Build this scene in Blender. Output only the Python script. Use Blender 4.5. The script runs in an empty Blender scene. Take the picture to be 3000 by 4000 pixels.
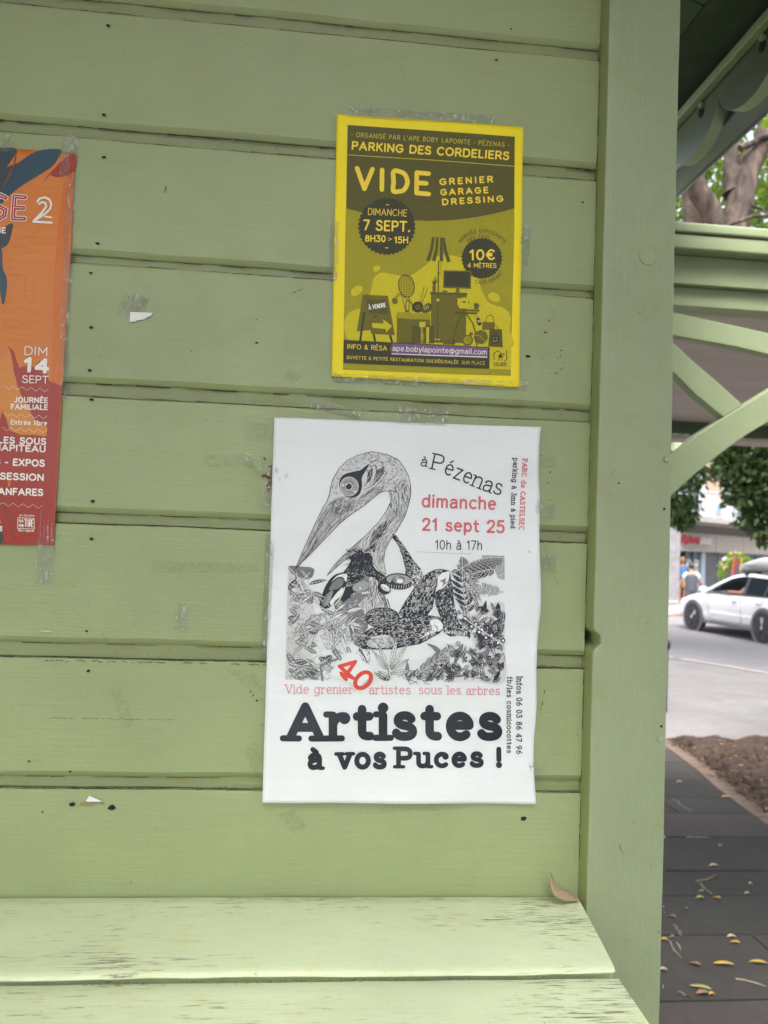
import bpy, bmesh, math, random
import numpy as np
from mathutils import Vector, Matrix

# ------------------------------------------------------------------ camera, sky, sun, exposure
S = bpy.context.scene
COL = S.collection
CZ = 1.75                     # eye height above the paving
YAW, PITCH, ROLL = 0.09802, 0.043897, -0.0370291
FPX = 3180.26                 # focal length in pixels of a 3000 x 4000 frame
def cam_axes():
    cy, sy = math.cos(YAW), math.sin(YAW); cp, sp = math.cos(PITCH), math.sin(PITCH); cr, sr = math.cos(ROLL), math.sin(ROLL)
    Rz = Matrix(((cy, sy, 0), (-sy, cy, 0), (0, 0, 1)))
    Rx = Matrix(((1, 0, 0), (0, cp, -sp), (0, sp, cp)))
    Ry = Matrix(((cr, 0, sr), (0, 1, 0), (-sr, 0, cr)))
    return Rz @ Rx @ Ry
CM = cam_axes()
cd = bpy.data.cameras.new('camera')
cd.sensor_fit = 'HORIZONTAL'; cd.sensor_width = 24.0; cd.lens = 24.0 * FPX / 3000
cd.clip_start = 0.02; cd.clip_end = 600
cd.dof.use_dof = True; cd.dof.focus_distance = 0.90; cd.dof.aperture_fstop = cd.lens / 3.3
cam = bpy.data.objects.new('camera', cd); COL.objects.link(cam)
bx_, fw_, up_ = CM.col[0], CM.col[1], CM.col[2]
cam.matrix_world = Matrix(((bx_[0], up_[0], -fw_[0], 0), (bx_[1], up_[1], -fw_[1], 0), (bx_[2], up_[2], -fw_[2], CZ), (0, 0, 0, 1)))
S.camera = cam

W_ = bpy.data.worlds.new('World'); S.world = W_; W_.use_nodes = True
nt = W_.node_tree; nt.nodes.clear()
SUN_EL, SUN_AZ = math.radians(58), math.radians(200)      # veiled sun high behind the camera
sky = nt.nodes.new('ShaderNodeTexSky'); sky.sky_type = 'NISHITA'; sky.sun_disc = False
sky.sun_elevation = SUN_EL; sky.sun_rotation = SUN_AZ; sky.air_density = 1.0; sky.dust_density = 5.0; sky.ozone_density = 1.0
bg = nt.nodes.new('ShaderNodeBackground'); bg.inputs['Strength'].default_value = 0.13
wo = nt.nodes.new('ShaderNodeOutputWorld')
hs = nt.nodes.new('ShaderNodeHueSaturation'); hs.inputs['Saturation'].default_value = 0.5      # thin high cloud: a whitish sky
nt.links.new(sky.outputs[0], hs.inputs['Color']); nt.links.new(hs.outputs[0], bg.inputs[0]); nt.links.new(bg.outputs[0], wo.inputs[0])
sd = bpy.data.lights.new('sun', 'SUN'); sd.energy = 1.5; sd.angle = math.radians(55); sd.color = (1.0, 0.98, 0.95)
sun = bpy.data.objects.new('sun', sd); COL.objects.link(sun)
dirv = Vector((math.sin(SUN_AZ) * math.cos(SUN_EL), math.cos(SUN_AZ) * math.cos(SUN_EL), math.sin(SUN_EL)))
sun.rotation_euler = dirv.to_track_quat('Z', 'Y').to_euler()
S.view_settings.view_transform = 'Standard'; S.view_settings.look = 'None'
S.view_settings.gamma = 1.0; S.view_settings.use_curve_mapping = False
S.view_settings.exposure = 2.3
S.cycles.max_bounces = 8; S.cycles.diffuse_bounces = 5; S.cycles.transparent_max_bounces = 16
S.cycles.caustics_reflective = False; S.cycles.caustics_refractive = False

random.seed(7); RN = random.Random(11)

# ------------------------------------------------------------------ helpers
def at(x, y, Y):
    """point of the place seen at photo pixel x, y, standing Y metres in front of the camera"""
    v = CM @ Vector(((x - 1500) / FPX, 1.0, -(y - 2000) / FPX))
    k = Y / v.y
    return Vector((v.x * k, Y, CZ + v.z * k))

def tag(o, label=None, cat=None, group=None, kind=None):
    if label: o['label'] = label
    if cat: o['category'] = cat
    if group: o['group'] = group
    if kind: o['kind'] = kind
    return o

def empty(name, loc=(0, 0, 0), rz=0, label=None, cat=None, group=None):
    o = bpy.data.objects.new(name, None); COL.objects.link(o); o.empty_display_size = .05
    o.location = loc; o.rotation_euler = (0, 0, rz)
    return tag(o, label, cat, group)

def link(name, me, parent=None):
    o = bpy.data.objects.new(name, me); COL.objects.link(o)
    if parent: o.parent = parent
    return o

class MB:
    def __init__(s): s.v = []; s.f = []; s.m = []
    def add(s, vs, fs, mi=0):
        n = len(s.v); s.v += [tuple(p) for p in vs]
        s.f += [tuple(i + n for i in f) for f in fs]; s.m += [mi] * len(fs); return s
    def box(s, lo, hi, mi=0, M=None):
        x0, y0, z0 = lo; x1, y1, z1 = hi
        vs = [(x0,y0,z0),(x1,y0,z0),(x1,y1,z0),(x0,y1,z0),(x0,y0,z1),(x1,y0,z1),(x1,y1,z1),(x0,y1,z1)]
        if M: vs = [M @ Vector(p) for p in vs]
        return s.add(vs, [(0,3,2,1),(4,5,6,7),(0,1,5,4),(1,2,6,5),(2,3,7,6),(3,0,4,7)], mi)
    def beam(s, a, b, w, h, up=(0, 0, 1), mi=0):
        """bar from a to b, w wide, h high"""
        a = Vector(a); b = Vector(b); d = (b - a).normalized(); u = Vector(up)
        x = d.cross(u).normalized(); z = x.cross(d).normalized()
        vs = []
        for p in (a, b):
            for sx, sz in ((-1,-1),(1,-1),(1,1),(-1,1)): vs.append(p + x*sx*w/2 + z*sz*h/2)
        return s.add(vs, [(0,1,2,3),(7,6,5,4),(0,4,5,1),(1,5,6,2),(2,6,7,3),(3,7,4,0)], mi)
    def tube(s, pts, rad, n=10, mi=0, cap=True, jit=0, rng=None):
        pts = [Vector(p) for p in pts]; rings = []
        if not hasattr(rad, '__len__'): rad = [rad] * len(pts)
        t0 = (pts[1] - pts[0]).normalized()
        x = t0.orthogonal().normalized()
        vs = []
        for i, p in enumerate(pts):
            t = (pts[min(i+1, len(pts)-1)] - pts[max(i-1, 0)]).normalized()
            x = (x - t * x.dot(t)).normalized(); y = t.cross(x)
            for k in range(n):
                a = 2*math.pi*k/n; r = rad[i] * (1 + (rng.uniform(-jit, jit) if rng else 0))
                vs.append(p + x*math.cos(a)*r + y*math.sin(a)*r)
        fs = []
        for i in range(len(pts)-1):
            for k in range(n):
                fs.append((i*n+k, i*n+(k+1)%n, (i+1)*n+(k+1)%n, (i+1)*n+k))
        if cap: fs += [tuple(range(n))[::-1], tuple(range((len(pts)-1)*n, len(pts)*n))]
        return s.add(vs, fs, mi)
    def disc(s, c, r, axis='y', n=20, t=.002, mi=0, r2=None):
        """short cylinder (optionally ring) with its axis along x, y or z"""
        vs = []; c = Vector(c)
        def pt(a, rr, d):
            ca, sa = math.cos(a)*rr, math.sin(a)*rr
            return c + Vector((ca, d, sa) if axis == 'y' else ((d, ca, sa) if axis == 'x' else (ca, sa, d)))
        if r2 is None:
            for d in (-t/2, t/2):
                for k in range(n): vs.append(pt(2*math.pi*k/n, r, d))
            fs = [tuple(range(n)), tuple(range(n, 2*n))[::-1]] + [(k, n+k, n+(k+1)%n, (k+1)%n) for k in range(n)]
        else:
            for d in (-t/2, t/2):
                for rr in (r, r2):
                    for k in range(n): vs.append(pt(2*math.pi*k/n, rr, d))
            fs = []
            for k in range(n):
                k2 = (k+1) % n
                fs += [(k, k2, n+k2, n+k), (2*n+k, 3*n+k, 3*n+k2, 2*n+k2), (k, 2*n+k, 2*n+k2, k2), (n+k, n+k2, 3*n+k2, 3*n+k)]
        return s.add(vs, fs, mi)
    def build(s, name, mat, parent=None, smooth=False, bevel=0, origin=None, angle=35):
        me = bpy.data.meshes.new(name)
        vs = s.v
        if origin is not None: vs = [(p[0]-origin[0], p[1]-origin[1], p[2]-origin[2]) for p in vs]
        me.from_pydata(vs, [], s.f)
        mats = mat if isinstance(mat, (list, tuple)) else [mat]
        for m in mats: me.materials.append(m)
        if len(mats) > 1: me.polygons.foreach_set('material_index', s.m)
        bm = bmesh.new(); bm.from_mesh(me); bmesh.ops.recalc_face_normals(bm, faces=bm.faces); bm.to_mesh(me); bm.free()
        o = link(name, me, parent)
        if origin is not None: o.location = origin
        if bevel:
            b = o.modifiers.new('bevel', 'BEVEL'); b.width = bevel; b.segments = 2; b.limit_method = 'ANGLE'; b.angle_limit = math.radians(40)
        if smooth or bevel:
            me.shade_smooth()
            if not bevel: me.set_sharp_from_angle(angle=math.radians(angle))
            else: o.modifiers.new('normals', 'WEIGHTED_NORMAL')
        return o

def N(nt_, typ, **kw):
    n = nt_.nodes.new('ShaderNode' + typ)
    for k, v in kw.items():
        if k in n.inputs: n.inputs[k].default_value = v
        else: setattr(n, k, v)
    return n

def mat_base(name, col, rough=.6, spec=.5, metal=0.0):
    m = bpy.data.materials.new(name); m.use_nodes = True; t = m.node_tree
    p = t.nodes['Principled BSDF']; p.inputs['Base Color'].default_value = (*col, 1); p.inputs['Roughness'].default_value = rough
    p.inputs['Specular IOR Level'].default_value = spec; p.inputs['Metallic'].default_value = metal
    return m, t, p

def coords(t, scale=(1, 1, 1), kind='Object', rot=(0, 0, 0)):
    tc = N(t, 'TexCoord'); mp = N(t, 'Mapping'); mp.inputs['Scale'].default_value = scale; mp.inputs['Rotation'].default_value = rot
    t.links.new(tc.outputs[kind], mp.inputs['Vector']); return mp.outputs[0]

def noise(t, vec, scale, detail=4, rough=.55, dist=0):
    n = N(t, 'TexNoise', Scale=scale, Detail=detail, Roughness=rough, Distortion=dist); t.links.new(vec, n.inputs['Vector']); return n.outputs['Fac']

def ramp(t, fac, stops):
    r = N(t, 'ValToRGB'); cr = r.color_ramp
    while len(cr.elements) < len(stops): cr.elements.new(.5)
    for e, (p, c) in zip(cr.elements, stops):
        e.position = p; e.color = (*c, 1) if hasattr(c, '__len__') else (c, c, c, 1)
    t.links.new(fac, r.inputs[0]); return r.outputs[0]

def mixc(t, fac, a, b, mode='MIX'):
    n = N(t, 'Mix', data_type='RGBA', blend_type=mode)
    for s, v in ((n.inputs[0], fac), (n.inputs[6], a), (n.inputs[7], b)):
        if hasattr(v, 'is_linked') or hasattr(v, 'links'): t.links.new(v, s)
        elif hasattr(v, '__len__'): s.default_value = (*v, 1) if len(v) == 3 else v
        else: s.default_value = v
    return n.outputs[2]

def math_(t, op, a, b=None):
    n = N(t, 'Math', operation=op)
    for i, v in enumerate((a, b)):
        if v is None: continue
        if hasattr(v, 'links'): t.links.new(v, n.inputs[i])
        else: n.inputs[i].default_value = v
    return n.outputs[0]

def bump(t, p, h, strength=.3, dist=.002, prev=None):
    b = N(t, 'Bump', Strength=strength, Distance=dist); t.links.new(h, b.inputs['Height'])
    if prev: t.links.new(prev, b.inputs['Normal'])
    t.links.new(b.outputs[0], p.inputs['Normal']); return b.outputs[0]

def paint_mat(name, col, streak='x', wear=0.0, dirt=.25, peel=.35, rough=.42):
    """brushed gloss paint on timber: brush streaks, orange peel, grime"""
    m, t, p = mat_base(name, col, rough)
    sc = {'x': (3, 60, 60), 'z': (60, 60, 3), 'y': (60, 3, 60)}[streak]
    sc2 = {'x': (1, 9, 9), 'z': (9, 9, 1), 'y': (9, 1, 9)}[streak]
    v1 = coords(t, sc); v0 = coords(t); vb = coords(t, sc2)
    big = noise(t, v0, 4.5, 3); blot = noise(t, v0, 28, 4, .65); st = noise(t, v1, 6, 3); grain = noise(t, v0, 420, 2)
    c = mixc(t, ramp(t, big, [(.3, 0), (.7, 1)]), [x*.90 for x in col], [min(1, x*1.06) for x in col])
    c = mixc(t, ramp(t, st, [(.35, 0), (.75, .35)]), c, [x*.86 for x in col])
    yel = (col[0]*.95, col[1]*.86, col[2]*.62)
    c = mixc(t, ramp(t, blot, [(.56, 0), (.8, dirt*2)]), c, yel)
    sp = noise(t, v0, 190, 2, .6)
    msk = ramp(t, noise(t, v0, 14, 3), [(.5, 0), (.62, 1)])
    spots = math_(t, 'MULTIPLY', ramp(t, sp, [(.69, 0), (.73, 1)]), msk)
    c = mixc(t, math_(t, 'MULTIPLY', spots, dirt), c, (.06, .06, .04))
    if wear:
        vw = coords(t, {'x': (34, 520, 520), 'z': (520, 520, 34), 'y': (520, 34, 520)}[streak])
        w1 = noise(t, vw, 1.0, 4, .62, .2); w2 = noise(t, v0, 6.3, 4, .6); w3 = noise(t, vb, 2.3, 2)
        wm = math_(t, 'ADD', w1, math_(t, 'MULTIPLY', math_(t, 'SUBTRACT', w2, .5), .50))
        wm = math_(t, 'ADD', wm, math_(t, 'MULTIPLY', math_(t, 'SUBTRACT', w3, .5), .28))
        a = .772 - wear*.1
        msk2 = ramp(t, wm, [(a, 0), (a + .035, 1)])
        wood = mixc(t, noise(t, v1, 8, 3), (.15, .11, .08), (.30, .24, .17))
        soft = ramp(t, wm, [(a - .10, 0), (a + .02, .35)])
        c = mixc(t, soft, c, (col[0]*.62, col[1]*.58, col[2]*.5))
        c = mixc(t, msk2, c, wood)
        b0 = bump(t, p, msk2, .6, -.0007)
    else: b0 = None
    t.links.new(c, p.inputs['Base Color'])
    b1 = bump(t, p, st, .30, .0011, b0)
    b2 = bump(t, p, grain, peel, .0006, b1)
    bump(t, p, blot, .4, .0022, b2)
    rr = ramp(t, blot, [(.3, rough*.85), (.8, rough*1.35)]); t.links.new(rr, p.inputs['Roughness'])
    return m

GREEN = (.316, .374, .186)
M_WALL = paint_mat('painted_board', GREEN, 'x')
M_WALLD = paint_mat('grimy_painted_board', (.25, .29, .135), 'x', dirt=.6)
M_POST = paint_mat('painted_post', (.298, .355, .205), 'z', peel=.8, dirt=.4, rough=.38)
M_POSTS = paint_mat('painted_post_edge', (.285, .33, .14), 'z', peel=.5, dirt=.5)
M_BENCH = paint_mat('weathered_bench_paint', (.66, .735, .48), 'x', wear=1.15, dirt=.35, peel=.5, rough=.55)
M_TRIM = paint_mat('painted_trim', (.38, .44, .215), 'x', peel=.2, dirt=.25)
M_TRIMY = paint_mat('painted_trim_long', (.30, .38, .215), 'y', peel=.2, dirt=.3)
M_CEIL = paint_mat('painted_roof_boards', (.13, .20, .105), 'y', dirt=.3)
M_HOLE, _, _ = mat_base('nail_hole_dark', (.018, .014, .010), .9)
M_FILL = paint_mat('painted_filler', (.305, .365, .21), 'z', peel=.5)

# ------------------------------------------------------------------ kiosk wall of horizontal boards
YW = .8965
bands = [(.725, .711), (.590, .5755), (.4478, .433), (.305, .2953), (.1664, .1512), (.0266, .0136), (-.1128, -.129), (-.2525, -.2657), (-.392, -.405)]
wall = empty('kiosk_wall', (-.5, YW, 0), label='pale green painted timber kiosk wall of wide horizontal boards behind the posters', cat='wall')
def wpos(o): o.location = (.5, -YW, 0)      # children keep world coordinates
def plank(z_top_band, z_top, z_bot, x0=-1.6, x1=.3207, seed=0):
    """one board: recessed tongue on top, flat face, chamfered lower lip"""
    r = random.Random(seed)
    prof = [(.014, z_top_band + .004), (.0062, z_top_band + .004), (.0062, z_top + .0012), (.0115, z_top + .0011), (.0115, z_top), (.0012, z_top - .0002), (.0002, z_top - .0014), (0, z_top - .004)]
    n = 5
    for i in range(1, n): prof.append((0, z_top - .004 + (z_bot + .0058 - z_top + .004) * i / n))
    prof += [(0, z_bot + .0058), (.0006, z_bot + .0048), (.0034, z_bot + .0006), (.0042, z_bot), (.0160, z_bot + .0006), (.0180, z_bot + .002)]
    xs = [x0 + (x1 - x0) * i / 60 for i in range(61)]
    mb = MB(); vs = []; k = len(prof)
    cup = r.uniform(-.0006, .0008)
    ph = [r.uniform(0, 6.28) for _ in range(4)]
    for x in xs:
        w = .00035*math.sin(x*17+ph[0]) + .00025*math.sin(x*41+ph[1]); wz = .0005*math.sin(x*5+ph[2]) + .0003*math.sin(x*33+ph[3]) + r.uniform(-.00022, .00022)
        for d, z in prof:
            u = (z - z_bot) / (z_top - z_bot)
            vs.append((x, YW + d + w + cup*(1 - (2*u - 1)**2) if d < .012 else YW + d, z + CZ + (wz if d < .009 else 0)))
    fs = []; mi = []
    for i in range(len(xs) - 1):
        for j in range(k - 1):
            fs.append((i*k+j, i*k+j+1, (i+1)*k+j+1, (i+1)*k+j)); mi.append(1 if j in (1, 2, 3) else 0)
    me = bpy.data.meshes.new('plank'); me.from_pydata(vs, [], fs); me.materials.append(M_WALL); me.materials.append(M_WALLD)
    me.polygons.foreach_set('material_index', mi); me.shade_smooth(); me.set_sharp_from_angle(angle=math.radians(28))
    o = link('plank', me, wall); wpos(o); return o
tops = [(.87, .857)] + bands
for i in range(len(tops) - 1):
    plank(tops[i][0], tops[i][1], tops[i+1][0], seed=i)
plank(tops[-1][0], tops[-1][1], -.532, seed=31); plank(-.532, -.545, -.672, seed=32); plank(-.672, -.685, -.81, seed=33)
bk = MB().box((-1.6, YW + .019, .9), (.41, YW + .03, CZ + .9)).build('backing', M_HOLE, wall); wpos(bk)

# nails and small scars (photo pixels on the wall face)
def wallpt(x, y, off=0.0):
    p = at(x, y, YW); p.y -= off; return p
nails = [(423,103,9),(407,450,9),(407,616,8),(382,953,9),(357,1068,8),(358,1280,9),(352,1448,8),(359,1562,9),(363,1958,9),(359,2105,8),(340,2465,6),(346,2620,8),(276,3012,6),
         (1946,1345,5),(2062,1393,11),(1996,116,5),(1938,237,7),(2275,792,6),(2043,3196,14),(283,3140,12),(437,3153,15),(1003,2736,6),(748,1372,3),(1003,1340,6),(115,2972,6),(168,3170,5)]
nh = None
for x, y, r in nails:
    p = wallpt(x, y, .0015); rr = r * YW / FPX * .9
    k = 9; vs = [(p.x + math.cos(a)*rr*RN.uniform(.65, 1.15)*1.15, p.y, p.z + math.sin(a)*rr*RN.uniform(.6, 1.05)*.85) for a in [2*math.pi*i/k for i in range(k)]]
    vs.append((p.x, p.y + .0002, p.z))
    o = MB().add(vs, [(i, (i+1) % k, k) for i in range(k)]).build('nail_hole', M_HOLE, wall); wpos(o)
# chipped paint flecks
fl = MB()
M_CHIP, _, _ = mat_base('bare_wood_chip', (.14, .075, .035), .85)
def fleck(x, y, w, h, ang=0, k=7, mi=0):
    p = wallpt(x, y, .0014); s = YW / FPX; ca, sa = math.cos(ang), math.sin(ang)
    vs = []
    for i in range(k):
        a = 2*math.pi*i/k; q = RN.uniform(.5, 1.1); u, v = math.cos(a)*w*q*s, math.sin(a)*h*q*s
        vs.append((p.x + u*ca - v*sa, p.y - RN.uniform(0, .0001), p.z + u*sa + v*ca))
    fl.add(vs, [tuple(range(k))], mi)
for _ in range(26): fleck(1052 + RN.gauss(0, 9), 1865 + RN.gauss(0, 30), RN.uniform(3, 9), RN.uniform(4, 12), RN.uniform(0, 3))
for x, y, w, h, a in [(648,735,4,8,.4),(645,746,5,3,0),(645,752,2,5,0),(1150,1143,7,3,.3),(1168,1136,8,2,.2),(1140,1152,3,2,0),(1180,1130,5,2,.5),(1003,1250,4,3,0),(978,2702,3,8,-.5),(988,2716,8,3,.9),(1020,2732,4,3,0),(1024,2830,3,5,0),
                      (2145,1253,7,4,.3),(2130,1300,8,5,0),(2190,1370,6,4,0),(2187,1392,3,8,.3),(2175,1400,4,4,0),(2203,1415,3,3,0),(2190,1445,16,2,.75),(2172,1458,8,3,.3),(2147,1845,4,9,-.4),(2140,1887,4,3,0),(2114,1780,5,2,0),
                      (2190,1620,3,8,0),(2125,2700,3,10,.2),(2118,2745,3,12,-.2),(2110,2770,6,2,.6),(850,55,6,3,0),(720,75,5,3,0)]: fleck(x, y, w, h, a)
o = fl.build('chipped_paint', M_CHIP, wall); wpos(o); tag(o, kind='stuff')
sc = MB()
def crack(x0, y0, x1, y1, n=14, w=1.6, j=3):
    pts = []
    for i in range(n + 1):
        u = i / n; p = wallpt(x0 + (x1-x0)*u + RN.gauss(0, j)*.5, y0 + (y1-y0)*u + RN.gauss(0, j)*.5, .0013); pts.append(p)
    for a, b in zip(pts, pts[1:]):
        if RN.random() < .25: continue
        d = (b - a); nrm = Vector((-d.z, 0, d.x)).normalized() * w * YW / FPX * RN.uniform(.4, 1)
        sc.add([a + nrm, b + nrm*.6, b - nrm*.6, a - nrm], [(0, 1, 2, 3)])
crack(190, 2803, 680, 2811, 40, 1.2, 2); crack(2125, 2700, 2110, 2780, 10, 1.0, 3); crack(2180, 2290, 2125, 2130, 2, .5)
for x in range(120, 1040, 60):
    if RN.random() < .7: crack(x, 2574 + x*.02, x + RN.uniform(20, 60), 2577 + x*.02, 6, 2.2, 3)
for x in range(0, 1020, 45):
    if RN.random() < .8: crack(x, 3075, x + RN.uniform(20, 60), 3077, 6, 2.0, 3)
for x in range(20, 300, 30): crack(x + 1050, 600 + x*.08, x + 1085, 603 + x*.08, 4, 1.2, 2)
crack(2120, 3093, 2260, 3085, 10, 1.5, 3); crack(2095, 2600, 2280, 2612, 14, 2.0, 4); crack(2100, 2118, 2290, 2122, 14, 1.5, 2)
def seam(zz, wmax, pgap, seed, dy=.0008, x0=-1.3):
    r = random.Random(seed); x = x0
    while x < .318:
        l = r.uniform(.006, .03); w = wmax*r.uniform(.25, 1)*YW/FPX
        if r.random() > pgap:
            j = [r.gauss(0, .00025) for _ in range(2)]
            sc.add([(x, YW - dy, CZ + zz + j[0] + w), (x + l, YW - dy, CZ + zz + j[1] + w*r.uniform(.4, 1)), (x + l, YW - dy, CZ + zz + j[1] - w*.8), (x, YW - dy, CZ + zz + j[0] - w)], [(0, 1, 2, 3)])
        x += l*r.uniform(.6, 1.1)
for i, (zt_, zb_) in enumerate(bands[1:8]):
    seam(zt_ - .0012, (2.2, 3.4, 1.8, 2.4, 1.8, 1.8, 1.6)[i], (.25, .05, .45, .15, .3, .35, .5)[i], 50 + i, -.0035); seam(zb_ + .0003, (1.9, 2.0, 1.9, 1.8, 1.9, 2.0, 2.0)[i], (.1, .1, .2, .3, .4, .3, .35)[i], 70 + i, -.001)
for k_ in range(70):      # dirt in the joint between boards and post
    z_ = RN.uniform(-.35, .6); l = RN.uniform(.004, .02); w = RN.uniform(.0003, .0008)
    sc.add([(.3208 - w, YW - .001, CZ + z_), (.3209, YW - .001, CZ + z_), (.3209, YW - .001, CZ + z_ + l), (.3208 - w*.6, YW - .001, CZ + z_ + l)], [(0, 1, 2, 3)])
M_GRIME, _, _ = mat_base('seam_grime', (.055, .05, .03), .95)
o = sc.build('scratches', M_GRIME, wall); wpos(o); tag(o, kind='stuff')

# tape residue: dull patches left on the paint
M_RES = bpy.data.materials.new('tape_residue'); M_RES.use_nodes = True
t = M_RES.node_tree; t.nodes.clear()
ou = N(t, 'OutputMaterial'); mx = N(t, 'MixShader'); tr = N(t, 'BsdfTransparent'); pr = N(t, 'BsdfPrincipled'); pr.inputs['Base Color'].default_value = (.20, .24, .16, 1); pr.inputs['Roughness'].default_value = .8
f_ = ramp(t, noise(t, coords(t), 260, 4, .7), [(.40, .02), (.62, .17)]); f2 = ramp(t, noise(t, coords(t), 45, 3), [(.3, .25), (.6, 1)])
t.links.new(math_(t, 'MULTIPLY', f_, f2), mx.inputs[0]); t.links.new(tr.outputs[0], mx.inputs[1]); t.links.new(pr.outputs[0], mx.inputs[2]); t.links.new(mx.outputs[0], ou.inputs[0])
def wquad(name, mat, px4, off, parent, n=1):
    ps = [wallpt(x, y, off) for x, y in px4]
    o = MB().add(ps, [(0, 1, 2, 3)]).build(name, mat, parent)
    if parent: wpos(o)
    return o
for q in [[(592,2190),(1010,2200),(1010,2240),(592,2240)], [(800,1772),(980,1778),(990,1830),(795,1822)], [(885,2615),(1000,2625),(1030,2700),(1000,2720)], [(945,2930),(1000,2890),(1025,2960),(1010,3060)],
          [(430,2700),(470,2680),(530,2830),(490,2850)], [(1080,3180),(1150,3160),(1200,3230),(1150,3260)], [(1300,3150),(1700,3140),(1850,3160),(1300,3185)], [(955,1640),(1050,1660),(1045,1730),(960,1720)], [(2090,2290),(2120,2290),(2112,2460),(2088,2460)],
          [(2000,1560),(2050,1560),(2050,1590),(2000,1590)],[(2150,1210),(2145,1245),(2170,1245),(2170,1210)],[(2110,1780),(2172,1782),(2166,1829),(2108,1827)],[(480,1150),(585,1170),(560,1240),(455,1235)],[(1130,1440),(1180,1470),(1150,1500),(1110,1480)]]:
    wquad('tape_residue', M_RES, q, .00095, wall)

# corner post
YP = .870
post = empty('corner_post', (.36, YP, 0), label='thick pale green painted corner post at the right end of the kiosk wall', cat='post')
def ppos(o): o.location = (-.36, -YP, 0)
ZN = at(2318, 2500, YP).z
mb = MB(); zs = sorted([0.0] + [CZ - 1.2 + i*.05 for i in range(50)] + [ZN + d for d in (-.018, -.014, -.011, -.0085, -.006, -.004, -.002, 0, .002, .004, .006, .0085, .011, .014, .018)])
rp = random.Random(5); vs = []
nb = 2
for z in zs:
    q = z - ZN; notch = .0088 * math.exp(-(q/.0085)**4) if abs(q) < .03 else 0
    j = rp.uniform(-.0003, .0003); j2 = rp.uniform(-.0004, .0004)
    xl, xr = .3211, .4062 + .0010*math.sin(z*5)
    ring = [(xl + notch + j, YW + .018), (xl + notch + j, YP + .0016), (xl + .0005 + notch + j, YP + .0005), (xl + .0016 + notch + j, YP), (.335, YP + .0002), (.365, YP), (xr - .003 + j2, YP + .0001), (xr - .0008 + j2, YP + .0006), (xr + j2, YP + .0025), (xr + j2, YP + .11)]
    ring += [(xl + notch + j, YP + .11)]
    vs += [(x, y, z) for x, y in ring]
k = 11; fs = []; mi = []
for i in range(len(zs) - 1):
    for a in range(k):
        b = (a + 1) % k; fs.append((i*k+a, i*k+b, (i+1)*k+b, (i+1)*k+a)); mi.append(1 if a == 0 else 0)
me = bpy.data.meshes.new('post_shaft'); me.from_pydata(vs, [], fs); me.materials.append(M_POST); me.materials.append(M_POSTS); me.polygons.foreach_set('material_index', mi)
me.shade_smooth(); me.set_sharp_from_angle(angle=math.radians(50)); o = link('post_shaft', me, post); ppos(o)
def ppt(x, y, off=0): p = at(x, y, YP); p.y -= off; return p
for x, y, r, t_ in [(2532, 1000, 38, .0007), (2603, 1794, 13, .002), (2432, 3308, 13, .002), (2578, 2885, 13, .0012)]:
    c = ppt(x, y); rr = r * YP / FPX; mb = MB(); mb.disc(c, rr, 'y', 28, t_*2)
    if r > 30: mb.disc(c, rr*1.02, 'y', 28, t_*3, r2=rr*.93)
    o = mb.build('screw_cap', M_FILL, post, bevel=.0004); ppos(o)
for x, y, r in [(2594, 1988, 5), (2583, 2837, 5), (2417, 1888, 4)]:
    c = ppt(x, y, .0004); o = MB().disc(c, r*YP/FPX, 'y', 10, .0004).build('nail_hole', M_HOLE, post); ppos(o)
bm_ = MB()
for i in range(150):      # runs and crumbs of paint on the face
    x, y = RN.uniform(2345, 2600), RN.choice([RN.gauss(2650, 180), RN.gauss(3500, 250), RN.uniform(900, 3900)])
    c = ppt(x, y, .0001); r = RN.uniform(.0004, .0011); e = RN.uniform(.8, 2.2)
    vs = [(c.x + math.cos(a)*r, c.y, c.z + math.sin(a)*r*e) for a in [i_*math.pi/4 for i_ in range(8)]] + [(c.x, c.y - .0004, c.z)]
    bm_.add(vs, [(i_, (i_+1) % 8, 8) for i_ in range(8)])
o = bm_.build('paint_runs', M_POST, post, smooth=True); ppos(o); tag(o, kind='stuff')

# bench under the posters
bench = empty('bench', (-.6, .7, .9), label='pale green slatted bench with worn flaking paint along the kiosk wall', cat='bench')
def bpos(o): o.location = (.6, -.7, -.9)
ZB = CZ - .3765
def bench_board(y_back, y_front, xr_back, xr_front, z0, seed, th=.022, notch=False):
    r = random.Random(seed); nx = 90; prof = []
    def row(u):
        return y_back + (y_front - y_back) * u
    us = [0, .02, .15, .4, .7, .93, .975, .995, 1.0, .955, .95]; dz = [-.002, 0, 0, .0003, 0, 0, -.0006, -.0020, -.0043, -.0049, -th]
    vs = []; ph = r.uniform(0, 6)
    for i in range(nx + 1):
        s = i / nx
        jf = .0011*math.sin(s*31 + ph) + .0007*math.sin(s*83 + ph) + r.uniform(-.0005, .0005)
        jb = r.uniform(-.0004, .0004)
        for q, (u, d) in enumerate(zip(us, dz)):
            xr = xr_back + (xr_front - xr_back) * u
            x = -1.5 + (xr + 1.5) * (1 - (1 - s)**1.0)
            y = row(u) + (jf if u > .9 else (jb if u < .05 else 0))
            z = z0 + d + .0008*math.sin(s*9 + ph) + (r.uniform(-.00025, .00025) if u > .9 else 0)
            vs.append((x, y, z))
        vs.append((x, y_back, z0 - th))
    k = len(us) + 1; fs = []
    for i in range(nx):
        for j in range(k):
            j2 = (j + 1) % k; fs.append((i*k+j, i*k+j2, (i+1)*k+j2, (i+1)*k+j))
    fs += [tuple(range(k)), tuple(range(nx*k, nx*k+k))[::-1]]
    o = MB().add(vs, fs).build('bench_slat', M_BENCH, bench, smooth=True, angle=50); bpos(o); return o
bench_board(.8935, .7372, .3185, .3012, ZB, 3)
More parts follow.
